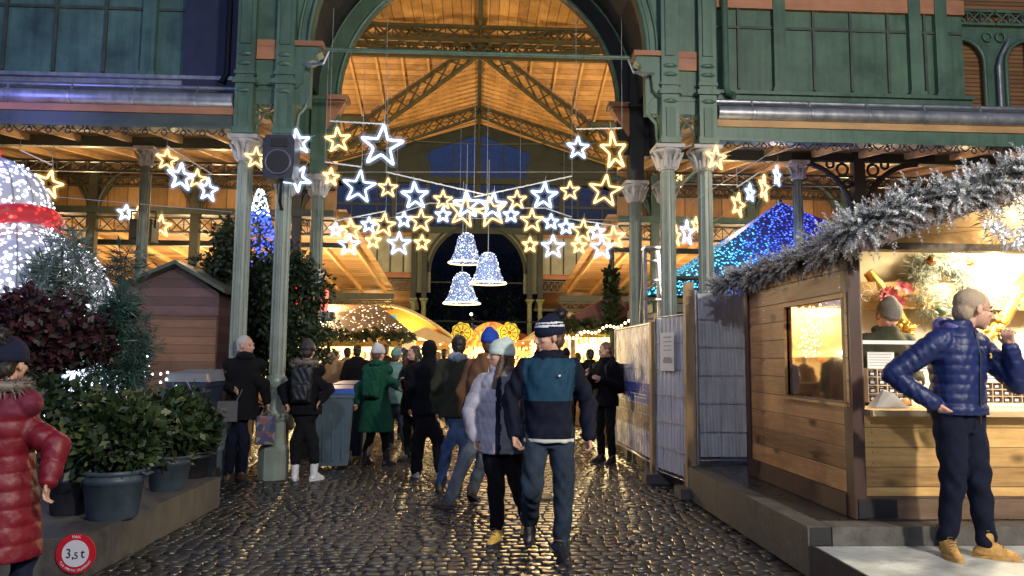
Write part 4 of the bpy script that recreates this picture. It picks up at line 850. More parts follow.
# louvred arched openings, far right upper storey
q = MB(); q.box(7.2, 11, 11.4, 11.5, 5.1, 8.5); lw = part('louvre_wall', q, M['louvre'], hall)
gw2 = MB(); ct = [(7.82,.40),(8.98,.40),(10.14,.40)]; xx = 7.2; ZS, ZB, ZT2 = 6.38, 5.28, 7.0
for cx, hw in ct:
    gw2.box(xx, cx-hw, 11.30, 11.36, 5.1, ZT2)
    pa = [(cx-hw*math.cos(PI*k/12), ZS+hw*math.sin(PI*k/12)) for k in range(13)]
    for k in range(12): (a0,b0),(a1,b1) = pa[k],pa[k+1]; gw2.quad((a0,11.30,b0),(a1,11.30,b1),(a1,11.30,ZT2),(a0,11.30,ZT2)); gw2.quad((a0,11.30,b0),(a0,11.36,b0),(a1,11.36,b1),(a1,11.30,b1))
    xx = cx+hw
ga = part('arcade_wall', gw2, M['green'], lw)
for cx, hw in ct:
    q = MB(); q.tube([(cx-hw,11.28,ZB),(cx-hw,11.28,ZS)]+[(cx-hw*math.cos(PI*k/14),11.28,ZS+hw*math.sin(PI*k/14)) for k in range(1,14)]+[(cx+hw,11.28,ZS),(cx+hw,11.28,ZB)], .035, 6); part('arched_frame', q, M['green'], lw)
    q = MB(); q.bar((cx,11.33,ZB),(cx,11.33,ZS+hw),.05,.03); part('shutter_bar', q, M['fascia'], lw)
    q = MB(); lattice(q, (cx-.57,11.24,7.12),(cx+.57,11.24,7.12), .22, 5, .04, .025); [ring(q, cx+d*.47, 6.82, .075, .02, 11.27, 12) for d in (-1,1)]; part('lattice_beam', q, M['green'], lw)
q = MB(); q.lathe([(.035,5.2),(.035,6.3)], (8.4,11.2,0), 10); q.tube([(8.4,11.2,6.3),(8.44,11.2,6.45),(8.6,11.2,6.75)], .03, 8); part('downpipe', q, M['zinc'], hall)
q = MB(); q.box(7.2,11,11.1,11.35,5.02,5.1); part('ledge', q, M['zinc'], lw)
# downpipes
q = MB(); q.tube([(3.52,10.12,8.0),(3.52,10.12,5.4),(3.54,10.08,5.3),(3.6,10.0,5.24)], .05, 10); q.tube([(3.38,10.14,8.0),(3.38,10.14,5.25)], .035, 10); part('downpipe', q, M['green'], hall)
q = MB(); q.tube([(-3.5,10.12,8.0),(-3.5,10.12,5.4),(-3.56,10.08,5.26)], .05, 10); part('downpipe', q, M['black'], hall)
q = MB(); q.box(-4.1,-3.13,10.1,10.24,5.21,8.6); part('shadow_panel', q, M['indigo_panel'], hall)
# ---- nave roof with crossing
ZR, YC, SL = 12.85, 25.1, .31
W = 13.0; cY0 = YC-9.5; cY1 = YC+9.5
def rz(d): return ZR-SL*abs(d)
q = MB()
for s in (-1,1):
    # nave slopes, near part (before crossing) and the triangle behind the crossing
    q.quad((0,RY+.1,ZR),(0,YC-9.9,ZR),(s*9.9,YC-9.9,rz(9.9)),(s*9.9,RY+.1,rz(9.9)))
    q.add([(0,YC,ZR),(0,BY+.2,ZR),(s*9.9,BY+.2,rz(9.9))], [(0,1,2)]); q.add([(0,YC,ZR),(0,YC-9.9,ZR),(s*9.9,YC-9.9,rz(9.9))], [(0,1,2)])
nr = part('nave_roof', q, M['ceil_nave'], hall)
q = MB()
for s in (-1,1):
    q.add([(0,YC,ZR),(s*9.9,BY,rz(9.9)),(s*14,BY,rz(9.9)),(s*14,YC,ZR)], [(0,1,2,3)])
    q.add([(0,YC,ZR),(s*9.9,YC-9.9,rz(9.9)),(s*14,YC-9.9,rz(9.9)),(s*14,YC,ZR)], [(0,1,2,3)])
tr_ = part('transept_roof', q, M['ceil_tr'], hall)
q = MB()
for i in range(-11, 12):
    x = i*.95
    if abs(x) < .3: continue
    y1 = BY if abs(x) > 9.9 else YC+abs(x); q.bar((x,YC,ZR-.07),(x,y1,rz(y1-YC)-.07),.08,.13)
part('transept_rafter', q, M['rafter'], tr_)
q = MB()
for i in range(1, 20):
    y = YC+i*.5
    for s in (-1,1): xm = y-YC; q.bar((0,y,ZR-.05),(s*xm,y,rz(xm)-.05),.06,.10)
part('nave_rafter', q, M['rafter'], nr)
def arched_truss(mb, y, xw, drop, h, n, y2=None):
    """lattice rib following the roof line below the boards"""
    for s in (-1,1):
        pr = None; N = n
        for i in range(N+1):
            f = i/N; x = s*xw*f; z = rz(xw*f) if y2 is None else ZR-SL*xw*f
            zz = z-.2-drop*(1-math.sin(PI/2*(1-f)))*.0
            yy = y if y2 is None else y+(y2-y)*f
            hh_ = h*(1+.5*math.sin(PI*f)); P = (Vector((x,yy,zz)), Vector((x,yy,zz-hh_)))
            if pr:
                mb.bar(pr[0],P[0],.12,.10); mb.bar(pr[1],P[1],.14,.10); mb.bar(pr[0],P[1],.06,.05); mb.bar(pr[1],P[0],.055,.05)
            pr = P
q = MB(); arched_truss(q, YC, 9.9, 0, .5, 18, BY-.1); part('valley_rib', q, M['iron_warm'], hall)
q = MB(); arched_truss(q, YC, 9.9, 0, .5, 18, YC-9.9); part('valley_rib', q, M['iron_warm'], hall)
q = MB(); arched_truss(q, 32.0, 9.0, 0, .42, 18); part('roof_truss', q, M['iron_warm'], hall)
q = MB(); arched_truss(q, RY+2, 9.9, 0, .5, 16); part('roof_truss', q, M['iron_warm'], hall)
q = MB(); lattice(q, (-13,YC-.02,ZR-.62),(13,YC-.02,ZR-.62), .45, 44, .09, .05); part('ridge_lattice', q, M['iron_warm'], hall)
q = MB(); lattice(q, (-9,YC-3.4,ZR-1.5),(9,YC-3.4,ZR-1.5), .4, 34, .09, .05); part('ridge_lattice', q, M['iron_warm'], hall)
q = MB(); q.bar((0,YC,ZR-.12),(0,BY,ZR-.12),.14,.22); q.bar((0,RY,ZR-.12),(0,YC,ZR-.12),.14,.22); part('ridge_beam', q, M['iron'], hall)
for s in (-1,1):
    q = MB(); q.bar((s*4.6,YC+4.6,rz(4.6)-.2),(s*4.6,BY,rz(4.6)-.2),.13,.2); q.bar((s*4.6,YC+4.6,rz(4.6)-.2),(s*13,YC+4.6,rz(4.6)-.2),.13,.2); part('purlin', q, M['iron'], hall)
    q = MB(); q.tube([(s*8.5,27.5,9.9),(0,32,10.95)], .03, 6); part('tie_rod', q, M['iron'], hall)
q = MB(); q.tube([(0,31.9,10.9),(0,31.9,ZR-.5)], .03, 6); part('king_rod', q, M['iron'], hall)
# ---- far wall
m = MB(); n = 24; Y = BY; P = [(AR*math.cos(PI*i/n), SP+AR*math.sin(PI*i/n)) for i in range(n+1)]
ZW0, ZW1 = 7.75, 7.95
for i in range(n): (x0,z0),(x1,z1) = P[i],P[i+1]; m.add([(x0,Y,z0),(x1,Y,z1),(x1,Y,ZW0),(x0,Y,ZW0)], [(0,1,2,3)])
for s in (-1,1): m.quad((s*AR,Y,4.6),(s*3.1,Y,4.6),(s*3.1,Y,ZW0),(s*AR,Y,ZW0))
fw_ = part('far_wall', m, M['far_green'], hall)
m = MB(); m.tube(arc((0,SP), AR+.05, 0, PI, 30, Y-.08), .07, 6); m.tube(arc((0,SP), AR+.3, 0, PI, 30, Y-.06), .04, 6)
for s in (-1,1):
    m.prism([(s*2.35,7.3),(s*2.5,7.15),(s*2.65,7.3),(s*2.5,7.45)], .05, 'y', Y-.08)
part('arch_moulding', m, M['far_trim'], fw_)
for s in (-1,1):
    m = MB(); m.box(*sorted((s*3.1,s*10)), Y, Y+.06, 5.55, 7.3); p = part('board_panel', m, M['far_panel'], fw_)
    m = MB()
    for i in range(10): m.box(*sorted((s*(3.5+.62*i)-.03, s*(3.5+.62*i)+.03)), Y-.04, Y-.004, 5.56, 7.28)
    part('batten', m, M['far_trim'], p)
    m = MB(); m.box(*sorted((s*3.1,s*10)), Y-.06, Y+.06, 5.3, 5.545); part('timber_rail', m, M['fascia'], fw_)
    m = MB(); m.box(*sorted((s*3.1,s*10)), Y-.06, Y+.06, 7.305, 7.45); part('ledge', m, M['fascia'], fw_)
    m = MB(); lattice(m, (s*3.1,Y-.1,4.95),(s*10,Y-.1,4.95), .5, 24, .06, .035); part('lattice_beam', m, M['iron_warm'], fw_)
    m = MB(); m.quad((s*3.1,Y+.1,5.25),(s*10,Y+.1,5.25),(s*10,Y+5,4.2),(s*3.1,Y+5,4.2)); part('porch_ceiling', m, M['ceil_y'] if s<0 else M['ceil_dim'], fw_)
    m = MB(); m.box(*sorted((s*3.1,s*10)), Y+4.8, Y+5, 4.1, 4.25); part('eave_beam', m, M['iron_warm'], fw_)
    for cx in COLX: m = MB(); m.box(s*cx-.12, s*cx+.12, Y-.16, Y+.1, CZ+.05, 7.6); part('pilaster', m, M['far_trim'], fw_)
for z in (4.15, 5.5): m = MB(); m.tube([(-10,Y-.05,z-.9),(10,Y-.05,z-.9)] if z < 5 else [(-AR,Y-.05,z-.4),(AR,Y-.05,z-.4)], .045, 6); part('tie_rod', m, M['far_trim'], fw_)
# gable window: panes and mullions; the dusk sky shows through
m = MB(); m.box(-10, 10, Y-.2, Y+.1, 9.85, 10.15); m.box(-10,10,Y-.1,Y+.08,ZW0-.3,ZW0); part('gable_beam', m, M['far_trim'], fw_)
m = MB()
for i in range(-8, 9):
    x = i*1.2; zt = rz(abs(x))-.35
    if abs(x) > .2: m.box(x-.025, x+.025, Y-.06, Y+.02, ZW0+.002, min(9.85, zt))
    if abs(x) < 2.5: m.box(x-.03, x+.03, Y-.06, Y+.02, 10.152, zt)
for x in (-4,-2.4,2.4,4): m.box(x-.09,x+.09,Y-.12,Y+.03,ZW0+.003,10.9)
m.box(-.12,.12,Y-.14,Y+.04,ZW0+.003,12.7); m.box(-9.9,9.9,Y-.08,Y-.03,8.75,8.85)
gw = part('gable_window', m, M['far_trim'], fw_)
m = MB(); m.add([(-9.9,Y+.05,ZW0),(9.9,Y+.05,ZW0),(9.9,Y+.05,rz(9.9)),(0,Y+.05,ZR),(-9.9,Y+.05,rz(9.9))], [(0,1,2,3,4)]); part('pane', m, M['glass'], gw)
m = MB()
for s in (-1,1):
    m.prism([(0,ZR),(s*9.9,rz(9.9)),(s*9.9,rz(9.9)-.55),(s*3.8,rz(3.8)-.75),(0,ZR-.55)], .1, 'y', Y-.12)
    m.prism([(s*2.5,rz(2.5)-.62),(s*9.9,rz(9.9)-.5),(s*9.9,10.1),(s*2.5,10.1)], .06, 'y', Y-.11)
part('gable_board', m, M['far_trim'], fw_)
# nave side walls (clerestory) seen obliquely
for s in (-1,1):
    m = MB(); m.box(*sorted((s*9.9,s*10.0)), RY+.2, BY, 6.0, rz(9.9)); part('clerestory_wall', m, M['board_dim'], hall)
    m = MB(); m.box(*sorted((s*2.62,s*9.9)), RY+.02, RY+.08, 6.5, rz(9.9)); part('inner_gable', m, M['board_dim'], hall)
# electric flood lamps fixed on the beams (lit)
def lamp(name, typ, loc, energy, color, size=.1, target=None, spot=120, sx=None, vis=True):
    ld = bpy.data.lights.new(name, typ); ld.energy = energy; ld.color = color
    if typ == 'AREA': ld.size = size; ld.shape = 'RECTANGLE' if sx else 'SQUARE'; ld.size_y = sx or size
    elif typ == 'SUN': ld.angle = size
    else: ld.shadow_soft_size = size
    if typ == 'SPOT': ld.spot_size = R(spot); ld.spot_blend = .6
    o = bpy.data.objects.new(name, ld); COL.objects.link(o); o.location = loc
    if target is not None: o.rotation_euler = (Vector(target)-Vector(loc)).to_track_quat('-Z','Y').to_euler()
    return o
WARM = (1,.71,.37); W2 = (1,.74,.42)
for s in (-1,1):
    lamp('nave_floodlight', 'SPOT', (s*5.5, 13.0, 5.6), 2600, WARM, .2, (s*1.0, 26, 12.5), 110)
    lamp('nave_floodlight', 'SPOT', (s*7.5, 24.0, 5.0), 3000, WARM, .2, (s*3, 31, 12), 120)
    lamp('aisle_floodlight', 'POINT', (s*4.6, 11.0, 3.95), 22, WARM, .08)
    lamp('aisle_floodlight', 'POINT', (s*7.6, 11.0, 3.95), 22, WARM, .08)
    lamp('aisle_floodlight', 'POINT', (s*4.9, 14.2, 4.35), 75, WARM, .08)
    lamp('aisle_floodlight', 'POINT', (s*7.4, 14.2, 4.35), 75, WARM, .08)
    for x in (4, 7.5, 11.5): lamp('aisle_floodlight', 'POINT', (s*x, 20, 2.9), 420, WARM, .1)
    lamp('porch_floodlight', 'POINT', (s*5.2, BY+2.5, 3.6), 150 if s<0 else 60, WARM, .1)
# ------------------------------------------------------------------ setting
def leaves(mb, pts, size, var=.65, elong=1.6, droop=0.0, needle=False):
    """one folded leaf per point: pts are (x,y,z,nx,ny,nz) with an outward direction"""
    n = len(pts); P = pts[:,:3]; N = pts[:,3:]/np.maximum(np.linalg.norm(pts[:,3:],axis=1,keepdims=True),1e-6)
    rnd = RNG.normal(size=(n,3)); D = N*.9 + rnd*.75; D[:,2] -= droop; D /= np.linalg.norm(D,axis=1,keepdims=True)
    Wd = np.cross(D, RNG.normal(size=(n,3))); Wd /= np.maximum(np.linalg.norm(Wd,axis=1,keepdims=True),1e-6)
    s = size*(1+var*(RNG.random(n)-.5)*2); L = (D.T*s*elong).T; Wv = (Wd.T*s*(.12 if needle else .5)).T
    V = np.stack([P, P+L*.45+Wv, P+L, P+L*.45-Wv], 1).reshape(-1,3); b = len(mb.v)
    mb.v.extend(map(tuple, V)); mb.f.extend([(b+4*i, b+4*i+1, b+4*i+2, b+4*i+3) for i in range(n)]); mb.m.extend([0]*n); mb.sm.extend([False]*n)
def blob(n, c, r, fill=.55, lump=.18, seed=0, flat=False):
    d = RNG.normal(size=(n,3)); d /= np.linalg.norm(d,axis=1,keepdims=True)
    k = 1+lump*(np.sin(d[:,0]*5+seed)*np.sin(d[:,1]*6+2*seed)+np.sin(d[:,2]*7+seed*3+d[:,0]*4))
    rad = (fill+(1-fill)*RNG.random(n)**.5)*k; P = d*rad[:,None]*np.array(r)+np.array(c); return np.hstack([P, d])
def clumpy(n, c, r, clumps, cr, seed=1, fill=.3):
    cen = blob(clumps, c, r, .35, .15, seed); per = n//clumps
    return np.vstack([blob(per, q[:3], (cr*(.7+.6*RNG.random()),)*3, .2, .1, seed+i) for i, q in enumerate(cen)])
g = MB(); g.quad((-80,-30,-.014),(80,-30,-.014),(80,200,-.014),(-80,200,-.014)); solo('ground', g, M['joint'], kind='structure')
def cobbles(y0, y1, x0, x1, pitch=.118):
    V = []; y = y0; j = 0; rs = np.random.default_rng(5)
    while y < y1:
        w = .084+.056*rs.random(int((x1-x0)/.075)); xs = x0-.1*rs.random()+np.concatenate([[0],np.cumsum(w)]); xs = xs[xs < x1]; n = len(xs)-1; cx = (xs[:-1]+xs[1:])/2; hx = (xs[1:]-xs[:-1])/2-.0055-.003*rs.random(n); hy = np.full(n, pitch/2-.006)-.004*rs.random(n)
        cy = y+.05*np.sin(cx*.9+1)+.02*np.sin(cx*3.1+y*.7)+.006*rs.normal(size=n); h = .0028*rs.normal(size=n); tx = .009*rs.normal(size=n); ty = .011*rs.normal(size=n); sk = .012*rs.normal(size=(n,4,2))
        for i, (zz, k) in enumerate(((-.014,1.0),(-.007,1.0),(.0,.80))):
            ring = []
            for q, (a_, b_) in enumerate(((-1,-1),(1,-1),(1,1),(-1,1))):
                px_ = a_*(hx*1.0-(0 if k==1 else .008))+sk[:,q,0]*.5; py_ = b_*(hy-(0 if k==1 else .008))+sk[:,q,1]*.5
                ring.append(np.stack([cx+px_, cy+py_, zz+h*(i>0)+(tx*px_+ty*py_)*(i>0)],1))
            V.append((j,i,np.stack(ring,1)))
        y += pitch; j += 1
    allv = []; allf = []; base = 0
    for r in range(j):
        R0, R1, R2 = V[3*r][2], V[3*r+1][2], V[3*r+2][2]; n = len(R0); A_ = np.concatenate([R0,R1,R2],1).reshape(-1,3); allv.append(A_)
        f = np.array([(8,9,10,11)]+[(4+k,4+(k+1)%4,8+(k+1)%4,8+k) for k in range(4)]+[(k,(k+1)%4,4+(k+1)%4,4+k) for k in range(4)]); allf.append((base+12*np.arange(n)[:,None,None]+f[None]).reshape(-1,4)); base += 12*n
    me = bpy.data.meshes.new('cobbled_road'); me.from_pydata(np.concatenate(allv).tolist(), [], np.concatenate(allf).tolist()); me.polygons.foreach_set('use_smooth', [True]*len(me.polygons)); me.update(); return me
solo('cobbled_road', cobbles(3.0, 7.8, -3.6, 2.36), M['stones'], kind='structure')
solo('cobbled_road', cobbles(7.86, 33, -6.5, 6.5), M['stones'], kind='structure')
g = MB(); g.quad((-60,33,-.005),(60,33,-.005),(60,120,-.005),(-60,120,-.005)); g.quad((-60,7.8,-.006),(-6.45,7.8,-.006),(-6.45,33,-.006),(-60,33,-.006)); g.quad((6.45,7.8,-.006),(60,7.8,-.006),(60,33,-.006),(6.45,33,-.006)); g.quad((-60,-30,-.006),(60,-30,-.006),(60,3.0,-.006),(-60,3.0,-.006)); solo('pavement', g, M['setts'], kind='structure')
# left stone platform, right raised walk and ramp
g = MB(); PZ = .29
g.prism([(-9,5.16),(-2.62,5.16),(-2.56,7.75),(-9,7.75)], PZ, 'z', 0)
solo('planter_platform', g, M['concrete'], 'low weathered concrete platform carrying potted shrubs, left of the lane', 'platform')
g = MB(); QZ = .345
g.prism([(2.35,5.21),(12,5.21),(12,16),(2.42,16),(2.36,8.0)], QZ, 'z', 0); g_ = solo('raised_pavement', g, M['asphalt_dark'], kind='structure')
g = MB()
y = 5.21
while y < 8.2: g.box(2.335, 2.50, y+.004, min(y+.98, 8.3), .004, QZ+.004); y += .985
x = 2.502
while x < 11: g.box(x+.004, x+1.1, 5.20, 5.40, .004, QZ+.006); x += 1.104
solo('kerb_stones', g, M['stone_dirty'], kind='structure')
g = MB(); g.prism([(2.36,3.0),(11,3.0),(11,5.195),(2.36,5.195)], .02, 'z', .20); r_ = thing('loading_ramp', 'light grey boarded step with dark metal side in front of the chalet', 'step', (5,4.2,0)); part('deck', g, M['ramp'], r_); g = MB(); [g.box(x_-.004,x_+.004,3.01,5.19,.2201,.2215) for x_ in (3.55,4.78)]; g.box(2.36,11,4.02,4.028,.2201,.2217); part('seam', g, M['iron'], r_)
g = MB(); g.box(2.34, 2.358, 3.0, 5.195, .0, .232); g.box(2.36, 11, 3.02, 5.19, 0.002, .198); part('side_panel', g, M['iron_navy'], r_)
g = MB(); lg = thing('drain_cover', 'square iron drain grate set in the wet cobbles', 'drain cover', tuple(G(537,497)))
c0 = G(537,497); g.box(c0.x-.2,c0.x+.2,c0.y-.16,c0.y+.16,.0,.007); part('frame', g, M['iron'], lg)
g = MB()
for i in range(7): g.box(c0.x-.17,c0.x+.17,c0.y-.14+.043*i,c0.y-.12+.043*i,.0075,.014)
part('grate', g, M['black'], lg)
# distant town block and trees behind the far arch
g = MB(); bl = thing('town_building', 'dark apartment block standing in the night behind the far arch', 'building', (0,62,0))
g.box(-60,60,62,70,0,9.5); part('wall', g, M['night_wall'], bl); g = MB(); g.prism([(-61,9.5),(61,9.5),(58,12.6),(-58,12.6)], 6, 'y', 62.5); part('roof', g, M['night_roof'], bl)
for i in range(-6,7):
    for z in (3.6,6.6):
        w_ = MB(); w_.box(i*2.7-.45,i*2.7+.45,61.92,61.99,z,z+1.5); wo = part('window', w_, M['night_glass'] , bl); w_ = MB(); w_.box(i*2.7-.52,i*2.7+.52,61.9,61.98,z-.1,z-.02); part('sill', w_, M['night_wall'], wo)
for i, (x, y, h, r) in enumerate(((-3.4,50,8.2,2.4),(2.6,52,9.0,2.8),(-9,53,8.6,2.6),(9.5,50,8.4,2.6))):
    tr = thing('bare_tree', ['dark tree seen through the left side of the far arch','dark tree seen through the right side of the far arch','dark tree beyond the far arch behind the left gallery','dark tree beyond the far arch behind the right gallery'][i], 'tree', (x,y,0), group='trees behind the hall')
    m = MB(); m.tube([(x,y,0),(x+.1,y,h*.4),(x,y,h*.8)], [.22,.16,.06], 8)
    for k in range(7): a = k*.9; m.tube([(x,y,h*(.35+.05*k)),(x+r*.7*math.cos(a),y+r*.7*math.sin(a),h*(.5+.06*k))],[.08,.02],5)
    part('trunk', m, M['bark'], tr); m = MB(); leaves(m, clumpy(2600,(x,y,h*.7),(r,r,h*.32),30,.7,i), .16); part('crown', m, M['leaf_dark'], tr)
# ------------------------------------------------------------------ potted shrubs
def potted(px, py, base, pr, ph, br, bz, label, mat, pot, n=3200, leaf=.045, seed=0, dark=False):
    c = G(px, py, base); x, y, z = c
    t = thing('potted_shrub', label, 'potted plant', (x,y,z), group='potted shrubs on the platform')
    m = MB(); m.lathe([(pr*.78,0),(pr*.82,.02),(pr*.96,ph*.72),(pr*1.03,ph*.74),(pr*1.04,ph*.86),(pr*.99,ph*.87),(pr*1.02,ph*.9),(pr*1.08,ph*.93),(pr*1.09,ph),(pr*.98,ph),(pr*.96,ph*.9)], (x,y,z), 28)
    for s in (-1,1): m.tube([(x+s*pr*1.0,y-.05,z+ph*.93),(x+s*pr*1.2,y-.05,z+ph*.9),(x+s*pr*1.2,y+.05,z+ph*.9),(x+s*pr*1.0,y+.05,z+ph*.93)], .012, 6)
    part('pot', m, pot, t); m = MB(); m.lathe([(.001,ph*.9),(pr*.96,ph*.92)], (x,y,z), 20); part('soil', m, M['soil'], t)
    m = MB()
    for k in range(9): a = k*.7; m.tube([(x+.03*math.cos(a),y+.03*math.sin(a),z+ph*.9),(x+br*.35*math.cos(a),y+br*.35*math.sin(a),z+ph+bz*.5),(x+br*.7*math.cos(a),y+br*.7*math.sin(a),z+ph+bz*(.7+.05*k))],[.012,.009,.004],5)
    part('stem', m, M['bark'], t)
    m = MB(); leaves(m, np.vstack([blob(int(n*.62),(x,y,z+ph+bz*.85),(br,br,bz),.5,.07,seed), clumpy(int(n*.3),(x,y,z+ph+bz*.85),(br*.8,br*.8,bz*.85),30,br*.2,seed+5), blob(int(n*.08),(x,y,z+ph+bz*.9),(br*1.1,br*1.1,bz*1.12),.85,.2,seed+2)]), leaf); part('foliage', m, mat, t)
    return t
potted(112,517,PZ,.215,.36,.315,.30,'round green shrub in a wide blue grey pot, nearest the platform edge',M['leaf_mid'],M['pot'],3600,.04,1)
potted(168,489,PZ,.19,.31,.27,.31,'round green shrub in blue grey pot just behind the front pot',M['leaf_mid'],M['pot'],3000,.042,2)
potted(194,477,PZ,.16,.26,.20,.27,'shrub in dark pot half hidden behind the second round shrub',M['leaf_dark'],M['pot_black'],1800,.042,3)
potted(70,513,PZ,.17,.33,.13,.1,'low dark shrub in a black pot beside the person in red',M['leaf_dark'],M['pot_black'],1500,.042,4)
# tall planting behind
def shrub(name, label, x, y, z0, c, r, mat, n, leaf, clumps, cr, needle=False, elong=1.6, trunk=.05, seed=1, cat='shrub', droop=0.0, leds=0):
    t = thing(name, label, cat, (x,y,z0)); m = MB(); top = c[2]+r[2]*.6
    m.tube([(x,y,z0),(x+.03,y,(z0+c[2])/2),(x,y,top)], [trunk,trunk*.8,trunk*.25], 8)
    for k in range(10):
        a = k*2.4; zz = z0+(top-z0)*(.3+.06*k); m.tube([(x,y,zz),(x+r[0]*.65*math.cos(a),y+r[1]*.65*math.sin(a),zz+r[2]*.25)],[trunk*.4,.006],5)
    part('trunk', m, M['bark'], t); m = MB(); leaves(m, clumpy(n,c,r,clumps,cr,seed), leaf, .5, elong, droop, needle); part('crown', m, mat, t)
    if leds:
        m = MB(); q = clumpy(leds, c, (r[0]*1.05,r[1]*1.05,r[2]), 12, cr*1.1, seed+3)
        for p in q: m.ball(p[:3], .011, 5, 4)
        part('fairy_lights', m, M['E_led'], t)
    return t
def at(px, py, Y): return U(px, py, Y)
p = at(48,330,7.6); shrub('red_leaf_shrub','bushy dark red leaved shrub in front of the lit snowman figure',p.x,7.6,0,(p.x,7.6,p.z-.02),(.70,.4,.30),M['leaf_red'],6500,.05,46,.17,seed=3)
p = at(110,345,7.9); shrub('small_conifer','blue green feathery conifer right of the red leaved shrub',p.x,7.95,0,(p.x,7.95,p.z-.1),(.34,.35,.62),M['leaf_blue'],9000,.045,50,.13,True,2.0,seed=5,cat='conifer')
p = at(62,262,8.0); shrub('pale_conifer','slender pale green young conifer rising in front of the snowman',p.x,8.0,0,(p.x,8.0,p.z-.1),(.30,.25,.45),M['leaf_pale'],2600,.05,26,.14,True,2.6,trunk=.03,seed=7,cat='conifer')
p = at(60,400,7.3); shrub('low_shrub','dark low shrub speckled with white lights behind the front pots',p.x,7.3,0,(p.x,7.3,p.z-.08),(.7,.25,.22),M['leaf_dark'],2200,.05,22,.15,seed=8,leds=14)
p = at(125,262,8.6); shrub('palm_fronds','thin feathery bush against the hall column beside the shed',p.x,8.6,0,(p.x,8.6,p.z-.35),(.25,.2,.6),M['leaf_blue'],900,.05,14,.11,True,3.0,trunk=.03,seed=9,droop=.3)
for i,(px,lab,w,n) in enumerate(((232,'broad dark evergreen tree behind the left hall column, nearer the shed',.52,9000),(289,'dark evergreen tree with small red lights between the hall column and the bins',.42,8000))):
    p = at(px,300,11.0); shrub('evergreen_tree',lab,p.x,10.9,0,(p.x,10.9,1.95),(w+.12,.5,1.35),M['leaf_dark'],n*2,.042,90,.20,seed=11+i,cat='tree',trunk=.08)
for px,Y,lab in ((885/2.84+300,19,'green garland hanging on the post beside the right market stall'),):
    pass
# white glow of LEDs low behind the pots
t = thing('led_curtain', 'heap of bright white fairy lights glowing behind the potted shrubs', 'fairy lights', tuple(at(110,385,8.4))); m = MB(); p = at(112,388,8.4)
for k in range(420): m.ball((p.x-.32+RNG.normal()*.32, 8.4+RNG.normal()*.12, p.z+.08+RNG.normal()*.14), .015, 5, 4)
part('lights', m, M['E_led'], t); m = MB()
for k in range(14): m.tube([(p.x-.9+.13*k,8.4,p.z+.25*math.sin(k)),(p.x-.8+.13*k,8.42,p.z-.1),(p.x-.85+.13*k,8.4,.0)], .006, 4)
part('wires', m, M['wire'], t)
# snowman light sculpture
p1 = at(-14,216,8.9); p2 = at(6,330,8.9); t = thing('light_snowman', 'giant snowman figure of white light netting with a red lit scarf', 'light sculpture', (p2.x,8.9,0))
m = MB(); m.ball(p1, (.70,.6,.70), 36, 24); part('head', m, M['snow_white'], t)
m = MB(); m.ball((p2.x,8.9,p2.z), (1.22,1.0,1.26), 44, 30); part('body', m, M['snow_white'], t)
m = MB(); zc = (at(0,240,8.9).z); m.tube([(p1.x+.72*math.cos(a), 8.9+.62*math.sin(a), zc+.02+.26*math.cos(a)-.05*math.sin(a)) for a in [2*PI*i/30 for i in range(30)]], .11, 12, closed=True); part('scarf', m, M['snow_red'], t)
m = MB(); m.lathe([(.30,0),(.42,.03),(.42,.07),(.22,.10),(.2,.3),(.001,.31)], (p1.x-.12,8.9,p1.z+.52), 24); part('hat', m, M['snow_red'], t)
m = MB(); 
for b_, r_ in ((p1,(.71,.61,.71)),(Vector((p2.x,8.9,p2.z)),(1.23,1.01,1.27))):
    for k in range(9): a = PI*k/9; m.tube([Vector(b_)+Vector((r_[0]*math.cos(a)*math.sin(q), r_[1]*math.sin(a)*math.sin(q), r_[2]*math.cos(q))) for q in [2*PI*i/36 for i in range(36)]], .008, 4, closed=True)
part('frame', m, M['wire'], t)
m = MB()
for b_, r_, n in ((p1,(.72,.62,.72),170),(Vector((p2.x,8.9,p2.z)),(1.24,1.02,1.28),420)):
    for k in range(n):
        d = Vector(RNG.normal(size=3)).normalized(); m.ball(Vector(b_)+Vector((d.x*r_[0],d.y*r_[1],d.z*r_[2])), .010+.008*RNG.random(), 6, 4)
part('bulbs', m, M['E_led'], t)
# lit Christmas tree in the hall
p = at(258,250,15.0); t = thing('lit_christmas_tree', 'tall cone tree of blue lights with a white lit tip behind the columns', 'light tree', (p.x,15,0))
m = MB(); zt = at(258,190,15).z; m.lathe([(.06,.0),(.05,zt-.1)], (p.x,15,0), 8); part('pole', m, M['iron'], t)
for nm, z0, z1, mm, n in (('blue_lights',p.z-.6,zt-.42,'E_blue',420),('white_lights',zt-.55,zt,'E_led',170)):
    m = MB()
    for k in range(n):
        z = z0+(z1-z0)*RNG.random(); r = .06+(zt-z)*.26; a = 2*PI*RNG.random(); m.ball((p.x+r*math.cos(a),15+r*math.sin(a),z), .02, 5, 4)
    part(nm, m, M[mm], t)
m = MB(); leaves(m, np.array([(p.x+r*math.cos(a),15+r*math.sin(a),z,math.cos(a),math.sin(a),-.3) for z,a,u in [(p.z-.9+(zt-p.z+.9)*RNG.random(),2*PI*RNG.random(),RNG.random()) for _ in range(2200)] for r in [(.05+(zt-z)*.25)*u**.5]]), .07, needle=True, elong=2.2); part('branches', m, M['leaf_dark'], t)
